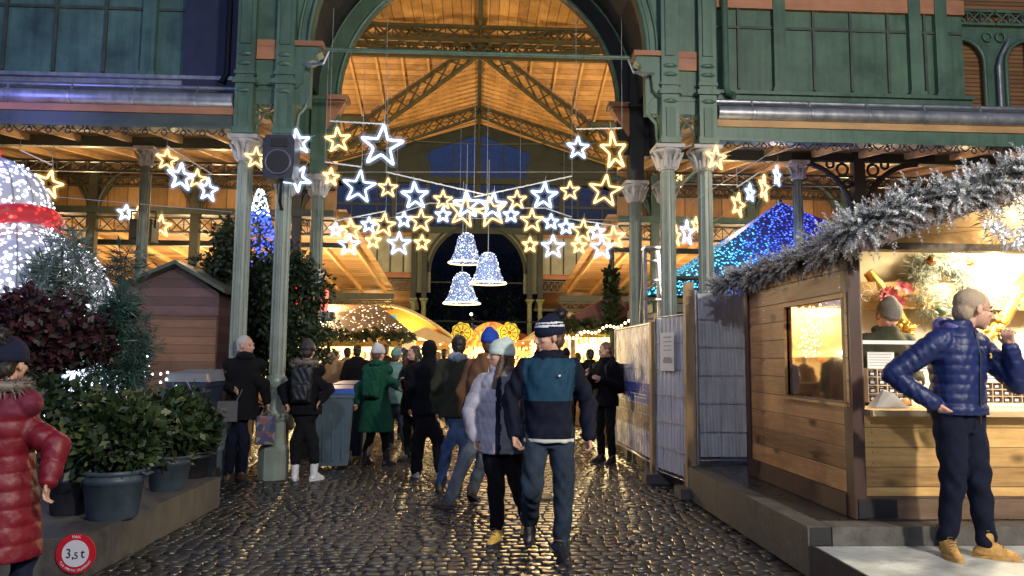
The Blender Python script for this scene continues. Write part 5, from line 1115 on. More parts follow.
# shed
a_, b_ = at(119,300,9.9), at(219,300,9.9); ax, bx = a_.x, b_.x; ap = at(180,266,9.9); ez = at(119,292,9.9).z; t = thing('timber_shed', 'small brown boarded market shed with a low gable roof behind the shrubs', 'shed', ((ax+bx)/2,10.4,0))
m = MB(); m.add([(ax,9.9,0),(bx,9.9,0),(bx,9.9,ez),(ap.x,9.9,ap.z),(ax,9.9,ez)], [(0,1,2,3,4)]); m.quad((bx,9.9,0),(bx,11.6,0),(bx,11.6,ez),(bx,9.9,ez)); m.quad((ax,9.9,0),(ax,11.6,0),(ax,11.6,ez),(ax,9.9,ez)); part('wall', m, M['brown_shed'], t)
m = MB(); q = at(152,316,9.9); m.box(q.x,bx-.01,9.87,9.897,0,q.z); part('plank_panel', m, M['shed_ply'], t)
m = MB(); m.box(ax-.02,bx+.02,9.85,9.9,q.z+.003,q.z+.03); part('trim', m, M['brown_shed'], t)
m = MB()
for (x0,z0),(x1,z1) in (((ax-.1,ez-.03),(ap.x,ap.z)),((ap.x,ap.z),(bx+.12,ez-.02))): m.add([(x0,9.72,z0+.01),(x1,9.72,z1+.01),(x1,11.8,z1+.01),(x0,11.8,z0+.01),(x0,9.72,z0+.06),(x1,9.72,z1+.06),(x1,11.8,z1+.06),(x0,11.8,z0+.06)], [(0,3,2,1),(4,5,6,7),(0,1,5,4),(2,3,7,6),(1,2,6,5),(3,0,4,7)])
part('roof', m, M['iron'], t)
# containers
def wheelie(px, py, H, w, d, label, body, lid, rz=0, Y=None):
    c = G(px, py) if Y is None else Y; t = thing('wheelie_bin', label, 'wheelie bin', tuple(c), rz)
    m = MB(); v = []
    for z, k in ((.06,.80),(H*.86,1.0)):
        for i, j in ((-1,-1),(1,-1),(1,1),(-1,1)): v.append((i*w/2*k, j*d/2*k, z))
    m.add(v, [(0,3,2,1),(0,1,5,4),(1,2,6,5),(2,3,7,6),(3,0,4,7)]); m.box(-w*.53,w*.53,-d*.53,d*.53,H*.86,H*.90)
    for i in (-.25,0,.25): m.box(w*i-.012,w*i+.012,-d*.475,-d*.45,H*.12,H*.8)
    part('bin_body', m, body, t, local=True)
    m = MB(); m.add([(-w*.55,-d*.56,H*.902),(w*.55,-d*.56,H*.902),(w*.55,d*.5,H*.902),(-w*.55,d*.5,H*.902),(-w*.5,-d*.48,H*.97),(w*.5,-d*.48,H*.97),(w*.48,d*.45,H),(-w*.48,d*.45,H)], [(0,3,2,1),(4,5,6,7),(0,1,5,4),(1,2,6,5),(2,3,7,6),(3,0,4,7)]); part('lid', m, lid, t, local=True)
    for i in (-1,1): m = MB(); m.tube([(i*w*.42-.03,d*.42,.1),(i*w*.42+.03,d*.42,.1)], .1, 14); part('wheel', m, M['rubber'], t, local=True)
    m = MB(); m.tube([(-w*.4,d*.5,H*.93),(-w*.38,d*.62,H*.95),(w*.38,d*.62,H*.95),(w*.4,d*.5,H*.93)], .015, 6); part('handle', m, body, t, local=True)
wheelie(333,468,1.12,.5,.55,'grey green wheelie bin with open top next to the person in white boots',M['bin'],M['bin_blue'],R(8))
wheelie(352,458,1.15,.5,.6,'dark navy wheelie bin behind the grey green one',M['bin_dark'],M['bin_blue'],R(-4))
c = at(190,384,8.6); wheelie(0,0,c.z+.16,.42,.6,'pale grey lidded container behind the second potted shrub',M['bin_dark'],M['white_dull'],0,Y=Vector((c.x,8.8,0)))
# weight sign on the platform face
c = U(75,554,5.14); t = thing('weight_limit_sign', 'round red and white sign reading 3,5 t on the platform front', 'sign', tuple(c))
m = MB(); m.prism([(c.x+.128*math.cos(2*PI*i/40), c.z+.128*math.sin(2*PI*i/40)) for i in range(40)], .008, 'y', 5.146); part('disc', m, M['red_paint'], t)
m = MB(); m.prism([(c.x+.086*math.cos(2*PI*i/40), c.z+.002+.086*math.sin(2*PI*i/40)) for i in range(40)], .003, 'y', 5.1415); part('white_centre', m, M['sign_white'], t)
def text(name, s, loc, size, mat, parent, rot=(PI/2,0,0), ext=.001, sx=1.0):
    cu = bpy.data.curves.new(name, 'FONT'); cu.body = s; cu.size = size; cu.align_x = 'CENTER'; cu.align_y = 'CENTER'; cu.extrude = ext
    o = bpy.data.objects.new('tmp', cu); COL.objects.link(o); dg = bpy.context.evaluated_depsgraph_get(); me = bpy.data.meshes.new_from_object(o.evaluated_get(dg)); bpy.data.objects.remove(o)
    me.transform(Matrix.Translation(loc) @ Matrix.Rotation(rot[2],4,'Z') @ Matrix.Rotation(rot[0],4,'X') @ Matrix.Rotation(rot[1],4,'Z') @ Matrix.Diagonal((sx,1,1,1)))
    return link(name, me, mat, parent)
text('lettering', '3', (c.x-.042,5.139,c.z), .085, M['ink'], t, sx=.85); text('lettering', ',', (c.x-.013,5.139,c.z-.004), .085, M['ink'], t); text('lettering', '5', (c.x+.008,5.139,c.z-.012), .06, M['ink'], t); text('lettering', 't', (c.x+.050,5.139,c.z+.002), .085, M['ink'], t)
text('lettering', 'MAX', (c.x,5.1445,c.z+.107), .026, M['sign_white'], t)
s_ = 'POUR PARKING SOUTERRAIN'
for i, ch in enumerate(s_):
    a = -PI/2 + (i-(len(s_)-1)/2)*.095
    if ch != ' ': text('lettering', ch, (c.x+.107*math.cos(a),5.1445,c.z+.107*math.sin(a)), .021, M['sign_white'], t, rot=(PI/2, a+PI/2, 0))
# loudspeaker and camera on the column
c = U(280,158,9.0); t = thing('loudspeaker', 'black loudspeaker mounted on the left arch column', 'loudspeaker', tuple(c))
m = MB(); pr = [(-.17,-.27),(.17,-.27),(.19,-.1),(.19,.2),(.15,.27),(-.15,.27),(-.19,.2),(-.19,-.1)]; m.prism([(c.x+a,c.z+b) for a,b in pr], .3, 'y', 8.92); part('cabinet', m, M['speaker'], t)
m = MB(); m.tube([(c.x,8.919,c.z-.07),(c.x,8.905,c.z-.07)], .145, 28); part('woofer', m, M['black'], t); m = MB(); m.tube(arc((c.x,c.z-.07),.148,0,2*PI,28,8.91)[:-1], .012, 6, closed=True); part('trim_ring', m, M['speaker_rim'], t)
m = MB(); m.box(c.x-.1,c.x+.1,8.905,8.919,c.z+.12,c.z+.22); part('horn', m, M['black'], t)
m = MB(); m.tube([(c.x,9.1,c.z-.27),(c.x-.02,9.15,c.z-.5),(c.x-.06,9.4,c.z-.55)], .025, 8); part('bracket', m, M['black'], t); m = MB(); m.box(c.x-.15,c.x-.02,9.22,9.42,c.z-.05,c.z+.05); part('wall_mount', m, M['black'], t)
c = U(315,283,10.9); t = thing('security_camera', 'small white dome security camera on the rear left column', 'security camera', tuple(c))
m = MB(); m.box(c.x-.07,c.x+.07,10.9,11.3,c.z+.06,c.z+.2); m.lathe([(.06,.06),(.09,.03),(.09,-.02),(.07,-.06)], tuple(c), 16); part('housing', m, M['white_plastic'], t); m = MB(); m.ball((c.x,c.y,c.z-.05), .07, 16, 10); part('dome', m, M['black'], t)
# ------------------------------------------------------------------ site fence, banner, ladder
def fence_panel(name, label, P0, P1, z0, z1, sheet, cat='fence panel', ribs=True, group='site fence'):
    P0, P1 = Vector(P0), Vector(P1); t = thing(name, label, cat, (P0.x,P0.y,z0), group=group); d = P1-P0; L = d.length; d.normalize(); nrm = Vector((d.y,-d.x,0))
    if nrm.x > 0 and abs(d.y) > .5: nrm = -nrm
    if nrm.y > 0 and abs(d.x) > .5: nrm = -nrm
    m = MB(); a, b = Vector((P0.x,P0.y,0)), Vector((P1.x,P1.y,0)); Z = Vector((0,0,1))
    m.tube([a+Z*z0,a+Z*z1,b+Z*z1,b+Z*z0], .02, 8, closed=True); part('frame', m, M['steel'], t)
    m = MB(); o = nrm*.022; n = int(L/(.075 if ribs else .14))
    for i in range(1,n): p = a+(b-a)*i/n+o; m.tube([p+Z*(z0+.01),p+Z*(z1-.01)], .003, 4)
    for i in range(1,6): z = z0+(z1-z0)*i/6; m.tube([a+o*1.3+Z*z,b+o*1.3+Z*z], .004, 4)
    part('wire_mesh', m, M['steel'], t)
    m = MB(); N = 60; K = 14; vs = []
    for j in range(K+1):
        for i in range(N+1):
            f = i/N; w = .010*math.sin(f*L*55) if ribs else .006*math.sin(i*1.7+j*.8)+.004*math.sin(i*.6-j); vs.append(a+(b-a)*f+Z*(z0+.04+(z1-z0-.06)*j/K)+nrm*(w))
    m.add(vs, [(j*(N+1)+i,j*(N+1)+i+1,(j+1)*(N+1)+i+1,(j+1)*(N+1)+i) for j in range(K) for i in range(N)], True); sh = part('sheet', m, sheet, t)
    return t, a, b, nrm, z0, z1
A1 = G(692,497); A2 = G(655,469); A3 = Vector((2.20,11.6,0)); A1 = Vector((2.38,8.2,0)); A2 = Vector((2.235,9.2,0))
fence_panel('mesh_fence','white sheeted wire fence panel carrying a paper notice',(A1.x,A1.y+.08),(A2.x,A2.y-.06),.16,2.03,M['tarp'])
t, a, b, nrm, z0, z1 = fence_panel('banner_fence','fence panel with a printed banner at the lane end of the fence',(A2.x,A2.y+.06),(A3.x,A3.y),.22,1.98,M['banner'],ribs=False)
fence_panel('grey_fence','grey sheeted wire fence panel between the timber post and the chalet',(2.47,8.45),(3.14,8.45),QZ+.03,2.3,M['tarp_grey'],ribs=False)
# notice
pn = A1.lerp(A2,.50); t = thing('paper_notice', 'white paper notice fixed on the sheeted fence', 'notice', (pn.x,pn.y,1.6)); d = (A2-A1).normalized(); nn = Vector((-d.y,d.x,0)); nn = -nn if nn.x > 0 else nn
m = MB(); o = nn*.05; m.add([pn-d*.2+o+Vector((0,0,1.38)),pn+d*.2+o+Vector((0,0,1.38)),pn+d*.2+o+Vector((0,0,1.83)),pn-d*.2+o+Vector((0,0,1.83))], [(0,1,2,3)]); part('sheet', m, M['paper'], t)
m = MB(); o = nn*.053
for i, (w, h) in enumerate(((.13,.012),(.15,.008),(.11,.008),(.14,.008),(.0,0),(.12,.02),(.15,.05))):
    if w: z = 1.77-.05*i; m.add([pn-d*w+o+Vector((0,0,z)),pn+d*w*.8+o+Vector((0,0,z)),pn+d*w*.8+o+Vector((0,0,z+h)),pn-d*w+o+Vector((0,0,z+h))], [(0,1,2,3)])
part('printing', m, M['print_grey'], t)
for i, (P, zt, lab, w) in enumerate(((A1, 2.38, 'tall raw timber post at the near end of the site fence', .10), (A2, 1.98, 'rough timber post between the sheeted panel and the banner', .12))):
    t = thing('timber_post', lab, 'post', (P.x,P.y,0), group='timber posts of the site fence'); m = MB(); m.box(P.x-w/2,P.x+w/2,P.y-w/2,P.y+w/2,.12 if i==0 else .02,zt); part('shaft', m, M['post_wood'], t)
    m = MB(); m.box(P.x-.15,P.x+.22,P.y-.12,P.y+.14,0.001,.118); part('foot_block', m, M['concrete'], t)
q = MB(); q.tube([(2.49,8.3,QZ),(2.49,8.3,2.3)], .022, 8); solo('fence_pole', q, M['steel'], 'thin steel pole beside the tall timber post', 'pole')
# banner printing (mountain picture, blue band, small figures)
pd = (A3-A2).normalized(); nb = Vector((-pd.y,pd.x,0)); nb = -nb if nb.x > 0 else nb; L = (A3-A2).length
def bq(u0,u1,z0,z1,off=.012,sk=0): o = nb*off; a0 = A2+pd*(u0*L)+o; a1 = A2+pd*(u1*L)+o; Z = Vector((0,0,1)); return [a0+Z*z0,a1+Z*(z0+sk),a1+Z*(z1+sk),a0+Z*z1]
t = thing('printed_banner', 'weathered printed banner with a blue band tied on the fence by the lane', 'banner', (A2.x,A2.y,.4), group=None)
m = MB(); m.add(bq(.06,.97,.40,1.93), [(0,1,2,3)]); part('picture', m, M['banner'], t)
m = MB(); m.add(bq(.10,.80,.94,1.20,.016), [(0,1,2,3)]); part('blue_band', m, M['banner_blue'], t)
m = MB(); m.add(bq(.16,.55,1.04,1.055,.020), [(0,1,2,3)]); m.add(bq(.16,.46,1.0,1.012,.020), [(0,1,2,3)]); part('lettering', m, M['paper'], t)
m = MB(); m.add(bq(.08,.95,.60,.92,.015), [(0,1,2,3)]); part('photo_strip', m, M['banner_brown'], t)
# ladder
t = thing('step_ladder', 'tall aluminium step ladder standing behind the site fence', 'ladder', (2.45,10.0,0))
zt = 3.05; 
for k, (x0, x1) in enumerate(((2.28,2.34),(2.72,2.52))): m = MB(); m.bar((x0,9.85,0),(x1,10.15,zt),.045,.022); m.bar((x0,10.75,0),(x1,10.2,zt),.04,.02); part('rail', m, M['steel'], t)
for i in range(11): f = (i+.6)/11.2; m = MB(); m.box(2.28+.06*f+.01,2.72-.2*f-.01,9.83+.3*f,9.91+.3*f,zt*f-.012,zt*f+.012); part('rung', m, M['steel'], t)
m = MB(); m.box(2.32,2.55,10.05,10.3,zt,zt+.03); part('top_plate', m, M['steel'], t)
# dark hut behind the ladder
m = MB(); m.box(3.2,8.6,13.0,15.0,0,2.35); t = thing('closed_stall', 'long dark closed stall beneath the blue lit roof', 'market stall', (6,14,0)); part('wall', m, M['black'], t); m = MB(); m.box(3.1,8.7,12.9,15.1,2.353,2.5); part('fascia', m, M['iron'], t)
# blue lit tent roof
A = U(780,202,13.6); t = thing('blue_lit_roof', 'pointed tent roof covered in blue and turquoise lights behind the chalet', 'tent roof', (A.x,13.6,3))
m = MB(); ez = U(675,278,12.0).z; X0, X1, Y0, Y1 = U(672,270,12.0).x, A.x+3.2, 12.0, 15.4; K = 14; vs = []; N = 12
def rp(u, w):
    side = [( (X0,Y0),(X1,Y0)), ((X1,Y0),(X1,Y1)), ((X1,Y1),(X0,Y1)), ((X0,Y1),(X0,Y0))][int(u)%4]; f = u-int(u)
    ex = side[0][0]+(side[1][0]-side[0][0])*f; ey = side[0][1]+(side[1][1]-side[0][1])*f
    x = ex+(A.x-ex)*w; yv = ey+(13.6-ey)*w; z = ez+(A.z-ez)*(w**1.12); return (x, yv, z)
for j in range(K+1):
    for i in range(4*N): vs.append(rp(i/N, j/K))
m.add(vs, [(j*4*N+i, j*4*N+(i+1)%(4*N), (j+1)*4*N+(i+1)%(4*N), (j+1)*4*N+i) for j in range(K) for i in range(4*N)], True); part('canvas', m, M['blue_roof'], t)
m = MB(); m.tube([rp(u,0) for u in (0,1,2,3)], .04, 6, closed=True)
for x_ in (X0,X1): m.tube([(x_,Y0,0),(x_,Y0,ez)], .05, 8)
m.ball((A.x,13.6,A.z+.03), .05, 8, 6); part('frame', m, M['iron'], t)
# ------------------------------------------------------------------ chalet on the right
CX, CY0, CY1, CX1 = 2.81, 5.45, 7.55, 6.6
t = thing('market_chalet', 'timber market chalet selling sweets, with lit open front and snowy garland on its eaves', 'market stall', (CX,CY0,QZ))
ch = t; HZ = 1.5-(407-363)/740*CY0; EZ = 2.36
def zf(py, Y=CY0): return U(900, py, Y).z
z_c = zf(409); z_top = zf(243); z_b1 = zf(490)
m = MB(); m.box(CX, CX+.085, CY0, CY0+.13, QZ+.005, 2.38); m.box(CX-.012, CX+.07, CY0-.012, CY0-.001, QZ+.01, QZ+.62); part('corner_post', m, M['dark_timber'], t)
# side wall with window hole: window spans y 295..403 px on the wall plane x=CX
def sx(px, py):                              # point on plane X=CX
    d = ray(px, py); k = (CX-CAM.x)/d.x; return CAM+d*k
w0 = sx(785,350); w1 = sx(846,350); wy0, wy1 = w1.y, w0.y; wz1 = sx(846,297).z; wz0 = sx(846,402).z; wzm = sx(846,357).z
m = MB(); X0, X1 = CX+.02, CX+.06; yb, yf = CY1, CY0+.131
m.box(X0,X1,yf,yb,QZ+.17,wz0); m.box(X0,X1,yf,yb,wz1,2.375); m.box(X0,X1,yf,wy0,wz0+.0005,wz1-.0005); m.box(X0,X1,wy1,yb,wz0+.0005,wz1-.0005)
part('side_wall', m, M['chalet_side'], t); m = MB(); m.box(CX-.01,CX+.055,yf,yb,QZ+.005,QZ+.168); part('sill_beam', m, M['dark_timber'], t)
m = MB(); m.box(CX,CX+.12,CY1,CY1+.1,QZ+.005,2.37); part('corner_post', m, M['dark_timber'], t)
wn = MB(); e = .035
wn.box(CX-.005,CX+.07,wy0-e,wy0,wz0-e,wz1+e); wn.box(CX-.005,CX+.07,wy1,wy1+e,wz0-e,wz1+e); wn.box(CX-.006,CX+.07,wy0+.001,wy1-.001,wz1,wz1+e); wn.box(CX-.02,CX+.07,wy0+.001,wy1-.001,wz0-e,wz0)
wf_ = part('window', wn, M['chalet_side'], t); m = MB(); m.quad((CX+.03,wy0,wz0),(CX+.03,wy1,wz0),(CX+.03,wy1,wz1),(CX+.03,wy0,wz1)); part('pane', m, M['shop_glass'], wf_)
m = MB(); m.box(CX+.062,CX+.085,wy0-.02,wy1+.02,wz0-.02,wzm); part('dark_board', m, M['ink'], wf_)
# front: counter wall, counter, head beam, base beam
m = MB(); m.box(CX+.086,CX1,CY0+.02,CY0+.06,QZ+.17,z_c-.05); part('front_wall', m, M['chalet_front'], t)
m = MB(); m.box(CX+.086,CX1,CY0-.005,CY0+.07,QZ+.005,QZ+.168); part('base_beam', m, M['base_wood'], t); m = MB(); m.box(CX+.01,CX+.30,CY0-.022,CY0-.013,QZ+.02,QZ+.15); part('hinge_plate', m, M['black'], t)
m = MB(); m.box(CX+.10,CX1,CY0-.10,CY0+.45,z_c-.048,z_c-.004); part('counter', m, M['counter'], t)
m = MB(); m.box(CX+.086,CX1,CY0-.02,CY0+.10,z_top-.055,z_top); part('head_beam', m, M['grey_beam'], t)
m = MB(); m.box(CX+.086,CX+.10,CY0+.01,CY0+.08,z_c,z_top-.06); part('side_jamb', m, M['grey_beam'], t)
# gable over the front and roof
AX = CX+2.55; RS = .36; ZE = 2.385                     # apex x, slope, eave height at CX
def zr(x): return ZE+RS*(x-CX) if x <= AX else ZE+RS*(2*AX-CX-x)
m = MB(); m.add([(CX+.06,CY0+.05,z_top),(CX1,CY0+.05,z_top),(CX1,CY0+.05,zr(CX1)),(AX,CY0+.05,zr(AX)),(CX+.06,CY0+.05,zr(CX+.06))], [(0,1,2,3,4)]); part('gable', m, M['gable_wood'], t)
for i, (xa, xb) in enumerate(((CX-.14,AX),(AX,2*AX-CX+.14))):
    m = MB(); za, zb = zr(xa) if i==0 else zr(AX), zr(AX) if i==0 else zr(xb); ya, yb2 = CY0-.42, CY1+.35
    V = [(xa,ya,za),(xb,ya,zb),(xb,yb2,zb),(xa,yb2,za)]; m.add(V+[(a,b,c+.06) for a,b,c in V], [(0,3,2,1),(4,5,6,7),(0,1,5,4),(1,2,6,5),(2,3,7,6),(3,0,4,7)]); part('roof', m, M['roof_dark'], t)
m = MB(); m.bar((CX-.15,CY0-.435,zr(CX-.14)+.0),(AX,CY0-.435,zr(AX)+.0),.03,.14); part('bargeboard', m, M['dark_timber'], t)
m = MB(); m.add([(CX+.06,CY1,QZ),(CX1,CY1,QZ),(CX1,CY1,zr(CX1)-.01),(AX,CY1,zr(AX)-.01),(CX+.06,CY1,zr(CX+.06)-.01)], [(0,1,2,3,4)]); m.quad((CX+.07,CY0+.1,QZ+.01),(CX1,CY0+.1,QZ+.01),(CX1,CY1,QZ+.01),(CX+.07,CY1,QZ+.01)); part('rear_wall', m, M['warm_wall'], t)
m = MB(); m.quad((CX+.06,CY0+1.25,z_c-.3),(CX1,CY0+1.25,z_c-.3),(CX1,CY0+1.25,z_top+.2),(CX+.95,CY0+1.25,z_top+.2)) if False else m.box(CX+.60,CX1,CY0+1.25,CY0+1.28,QZ,2.62); part('display_wall', m, M['warm_wall'], t)
m = MB(); m.box(CX+.13,CX1,CY0+1.1,CY0+1.2,z_top-.42,z_top-.18) ; part('wood_band', m, M['gable_wood'], t)
# frosted garland along the eave and bargeboard
gp = [(714,288,7.9),(732,281,7.6),(760,272,7.1),(788,263,6.5),(813,254,6.0),(836,242,5.5),(856,226,5.05),(880,205,5.03),(905,192,5.03),(935,184,5.03),(965,178,5.03),(992,170,5.03),(1016,164,5.03),(1045,150,5.03),(1100,128,5.03)]
G3 = [U(q[0], q[1]+(14 if q[0]>870 else 0), q[2]) for q in gp]; t = thing('frosted_garland', 'thick snow-frosted fir garland along the eaves of the chalet', 'garland', tuple(G3[6]))
core = MB(); core.tube(G3, .035, 6); part('core', core, M['bark'], t)
seg = [(G3[i+1]-G3[i]).length for i in range(len(G3)-1)]; VN = []; VT = []
for i, L_ in enumerate(seg):
    big = .80 if i < 4 else 1.02
    for b_ in range(int(L_*(400 if i > 4 else 330))+10):
        f = (int(RNG.random()*max(2,L_/.12))+.5+RNG.normal()*.22)/max(2,int(L_/.12)); f = min(1,max(0,f)); o = G3[i].lerp(G3[i+1], f); d = Vector(RNG.normal(size=3)); d.y *= .8; d.z -= .08; d.normalize(); Lb = (.09+.13*RNG.random()**.7)*big*(1.12 if (int(f*3)+i)%2 else .9); r0 = .02
        ax_ = d.orthogonal().normalized(); bx_ = d.cross(ax_); sag = Vector((0,0,-.08))
        for k in range(38):
            s_ = k/37; p = o+d*(r0+Lb*s_)+sag*(s_*s_*Lb); a = k*2.4; dn = (d*.75+(ax_*math.cos(a)+bx_*math.sin(a))).normalized(); ln = .031*(1-.4*s_); w_ = dn.cross(d).normalized()*.0056
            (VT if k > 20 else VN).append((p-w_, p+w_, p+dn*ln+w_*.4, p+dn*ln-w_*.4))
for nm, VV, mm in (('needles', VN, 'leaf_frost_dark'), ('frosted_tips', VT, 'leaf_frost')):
    m = MB(); A_ = np.array([[tuple(q) for q in v] for v in VV]).reshape(-1,3); m.v = list(map(tuple, A_)); n_ = len(VV); m.f = [(4*k,4*k+1,4*k+2,4*k+3) for k in range(n_)]; m.m = [0]*n_; m.sm = [False]*n_; part(nm, m, M[mm], t)
# things in the chalet ------------------------------------------------------
def ringpts(c, r, w, n, k=20):
    a = RNG.random(n)*2*PI; b = RNG.random(n)*2*PI; rr = w*RNG.random(n)**.5; lum = 1+.25*np.sin(a*k)
    D = np.stack([np.cos(a)*np.cos(b), np.sin(b), np.sin(a)*np.cos(b)],1); C = np.stack([c[0]+r*np.cos(a), np.full(n,c[1]), c[2]+r*np.sin(a)],1); return np.hstack([C+D*(rr*lum)[:,None], D])
c = U(943,284,CY0+1.12); t = thing('fir_wreath', 'large frosted fir wreath with bronze baubles on the back wall of the chalet', 'wreath', tuple(c)); m = MB(); leaves(m, ringpts(c,.24,.10,5200), .04, needle=True, elong=1.8); part('needles', m, M['leaf_wreath'], t)
for i, (dx, dz) in enumerate(((-.17,.2),(.2,.2),(-.1,-.26))): m = MB(); m.ball((c.x+dx,c.y-.11,c.z+dz),.045,14,10); part('bauble', m, M['bronze'] if i < 2 else M['dark_bauble'], t)
c = U(1012,217,5.25); t = thing('lit_wreath', 'bright wreath of white lights hanging in the chalet gable', 'lit wreath', tuple(c)); m = MB(); leaves(m, ringpts(c,.17,.055,1500), .035, needle=True, elong=1.8); part('needles', m, M['leaf_frost'], t)
m = MB(); 
for q in ringpts(c,.17,.06,90)[:,:3]: m.ball(q,.010,6,4)
part('lights', m, M['E_white'], t)
for i, (a0, a1, lab) in enumerate((((868,272),(912,345),'gold horn ornament on the wall behind the vendor'),((1030,272),(985,340),'gold horn ornament right of the fir wreath'))):
    A, B = U(*a0,CY0+1.15), U(*a1,CY0+1.13); t = thing('gold_horn', lab, 'ornament', tuple(A), group='gold horn ornaments')
    m = MB(); m.tube([A, A.lerp(B,.35)+Vector((.02,0,.02)), A.lerp(B,.7)+Vector((.02,-.02,-.01)), B], [.045,.07,.06,.03], 10); part('cone', m, M['gold'], t)
    m = MB(); C_ = A.lerp(B,.8)
    for k in range(16): d = Vector(RNG.normal(size=3)).normalized()*.09; d.y = -abs(d.y); m.ball(C_+d,.028,8,6); m.caps(C_+d, .015, C_+d*1.5, .004, 6)
    part('gilded_leaves', m, M['gold'], t)
    if i == 0:
        m = MB(); C_ = A.lerp(B,.28)+Vector((.08,-.1,-.02))
        for k in range(9):
            ce = C_+Vector((RNG.normal()*.09,-.02*k/9,RNG.normal()*.055))
            for j in range(7): a = 2*PI*j/7+k; d = Vector((math.cos(a),-.3,math.sin(a))); s_ = Vector((-math.sin(a),0,math.cos(a)))*.016; m.add([ce,ce+d*.03+s_,ce+d*.062,ce+d*.03-s_],[(0,1,2,3)])
        part('red_flowers', m, M['flower'], t)
# frost-like twigs on the wood band
t = thing('twig_lights', 'white frosted twigs pinned along the wooden band above the sales opening', 'decoration', (CX+1,CY0+1.08,z_top-.3)); m = MB()
for k in range(26):
    x = CX+.35+k*.105; z = z_top-.30+.04*math.sin(k*2.1); y = CY0+1.08
    if .9 < (x-CX) < 1.45: continue
    for j in range(6): a = j*1.05+k; m.tube([(x,y,z),(x+.05*math.cos(a),y-.01,z+.05*math.sin(a)),(x+.09*math.cos(a+.4),y-.015,z+.09*math.sin(a+.4))],.0035,4)
part('twigs', m, M['white_plastic'], t)
# jar shelves
def shelf(px0, px1, py0, py1, cols, rows, lab, Y=CY0+.42):
    A, B = U(px0,py1,Y), U(px1,py0,Y); t = thing('sweet_shelf', lab, 'shelf', (A.x,Y,A.z), group='jar shelves'); m = MB(); m.box(A.x,B.x,Y+.1,Y+.12,A.z,B.z)
    for i in range(cols+1): x = A.x+(B.x-A.x)*i/cols; m.box(x-.004,x+.004,Y,Y+.099,A.z,B.z)
    for j in range(rows+1): z = A.z+(B.z-A.z)*j/rows; m.box(A.x+.0045,B.x-.0045,Y-.002,Y+.098,z-.004,z+.004)
    part('rack', m, M['pale_wood'], t); w = (B.x-A.x)/cols; h = (B.z-A.z)/rows
    for i in range(cols):
        for j in range(rows):
            jt = thing('jar', 'small jar of dark preserve on the counter shelf', 'jar', (A.x+w*(i+.5),Y+.04,A.z+h*j+.005), group='jars on the counter shelves')
            if JAR[0] is None:
                m = MB(); m.lathe([(w*.34,0),(w*.38,.006),(w*.38,h*.55),(w*.3,h*.62)], (0,0,0), 12); a = part('glass_body', m, M['jam'], jt, local=True)
                m = MB(); m.lathe([(w*.33,h*.62),(w*.33,h*.74),(w*.001,h*.75)], (0,0,0), 12); b = part('lid', m, M['lid'], jt, local=True)
                m = MB(); m.prism([(-w*.2,h*.14),(w*.2,h*.14),(w*.2,h*.44),(-w*.2,h*.44)], .003, 'y', -w*.395); c_ = part('sticker', m, M['paper'], jt, local=True); JAR[0] = (a,b,c_)
            else:
                for o in JAR[0]: c_ = o.copy(); COL.objects.link(c_); c_.parent = jt
JAR = [None]
shelf(869,906,369,402,4,4,'rack of small dark jars at the left end of the counter'); shelf(984,1050,383,403,7,3,'low rack of small dark jars right of the man in blue')
c = U(887,395,CY0+.2); t = thing('paper_bag', 'crumpled white paper bag lying on the counter', 'paper bag', (c.x,c.y,z_c)); m = MB(); x, y, z = c.x, c.y, z_c
m.add([(x-.13,y-.06,z),(x+.14,y-.06,z),(x+.15,y+.08,z),(x-.12,y+.08,z),(x-.03,y-.01,z+.13),(x+.05,y,z+.11),(x+.06,y+.04,z+.11),(x-.02,y+.03,z+.14)], [(0,1,5,4),(1,2,6,5),(2,3,7,6),(3,0,4,7),(4,5,6,7)]); part('folded_paper', m, M['paper'], t)
for i, (a0, a1, lab) in enumerate((((868,352),(894,368),'white price sheet above the left jar rack'),((919,356),(932,371),'small framed price card in the middle of the counter'),((972,365),(1040,381),'white and blue price board right of the man in blue'))):
    A, B = U(a0[0],a1[1],CY0+.50), U(a1[0],a0[1],CY0+.50); t = thing('price_sheet', lab, 'price sign', tuple(A)); m = MB(); m.box(A.x,B.x,CY0+.5,CY0+.51,A.z,B.z); part('card', m, M['paper'], t); m = MB()
    for k in range(5): z = B.z-(B.z-A.z)*(.15+.17*k); m.box(A.x+.012,B.x-.02-.02*(k%2),CY0+.497,CY0+.4995,z-.004,z+.001)
    part('printing', m, M['print_grey'], t)
for i in range(9):
    px = 905+i*8.5 if i < 4 else 905+(i)*8.5
    c = U(px,385,CY0+.35); t = thing('pastry', 'small round golden pastry piled behind the paper bag', 'pastry', tuple(c), group='pastries on the counter'); m = MB(); m.ball((c.x,c.y,z_c+.035+.05*(i%3)), (.036,.036,.03), 12, 8); part('crust', m, M['pastry'], t)
t = thing('glass_shelf', 'thin glass sneeze guard rail above the counter', 'counter screen', (CX+.2,CY0+.1,z_c)); A = U(868,344,CY0+.38); m = MB(); m.box(CX+.25,CX+1.25,CY0+.37,CY0+.39,A.z,A.z+.03); part('rail', m, M['white_plastic'], t)
for x_ in (CX+.26,CX+1.23): m = MB(); m.box(x_,x_+.015,CY0+.375,CY0+.385,z_c,A.z); part('stand', m, M['steel'], t)
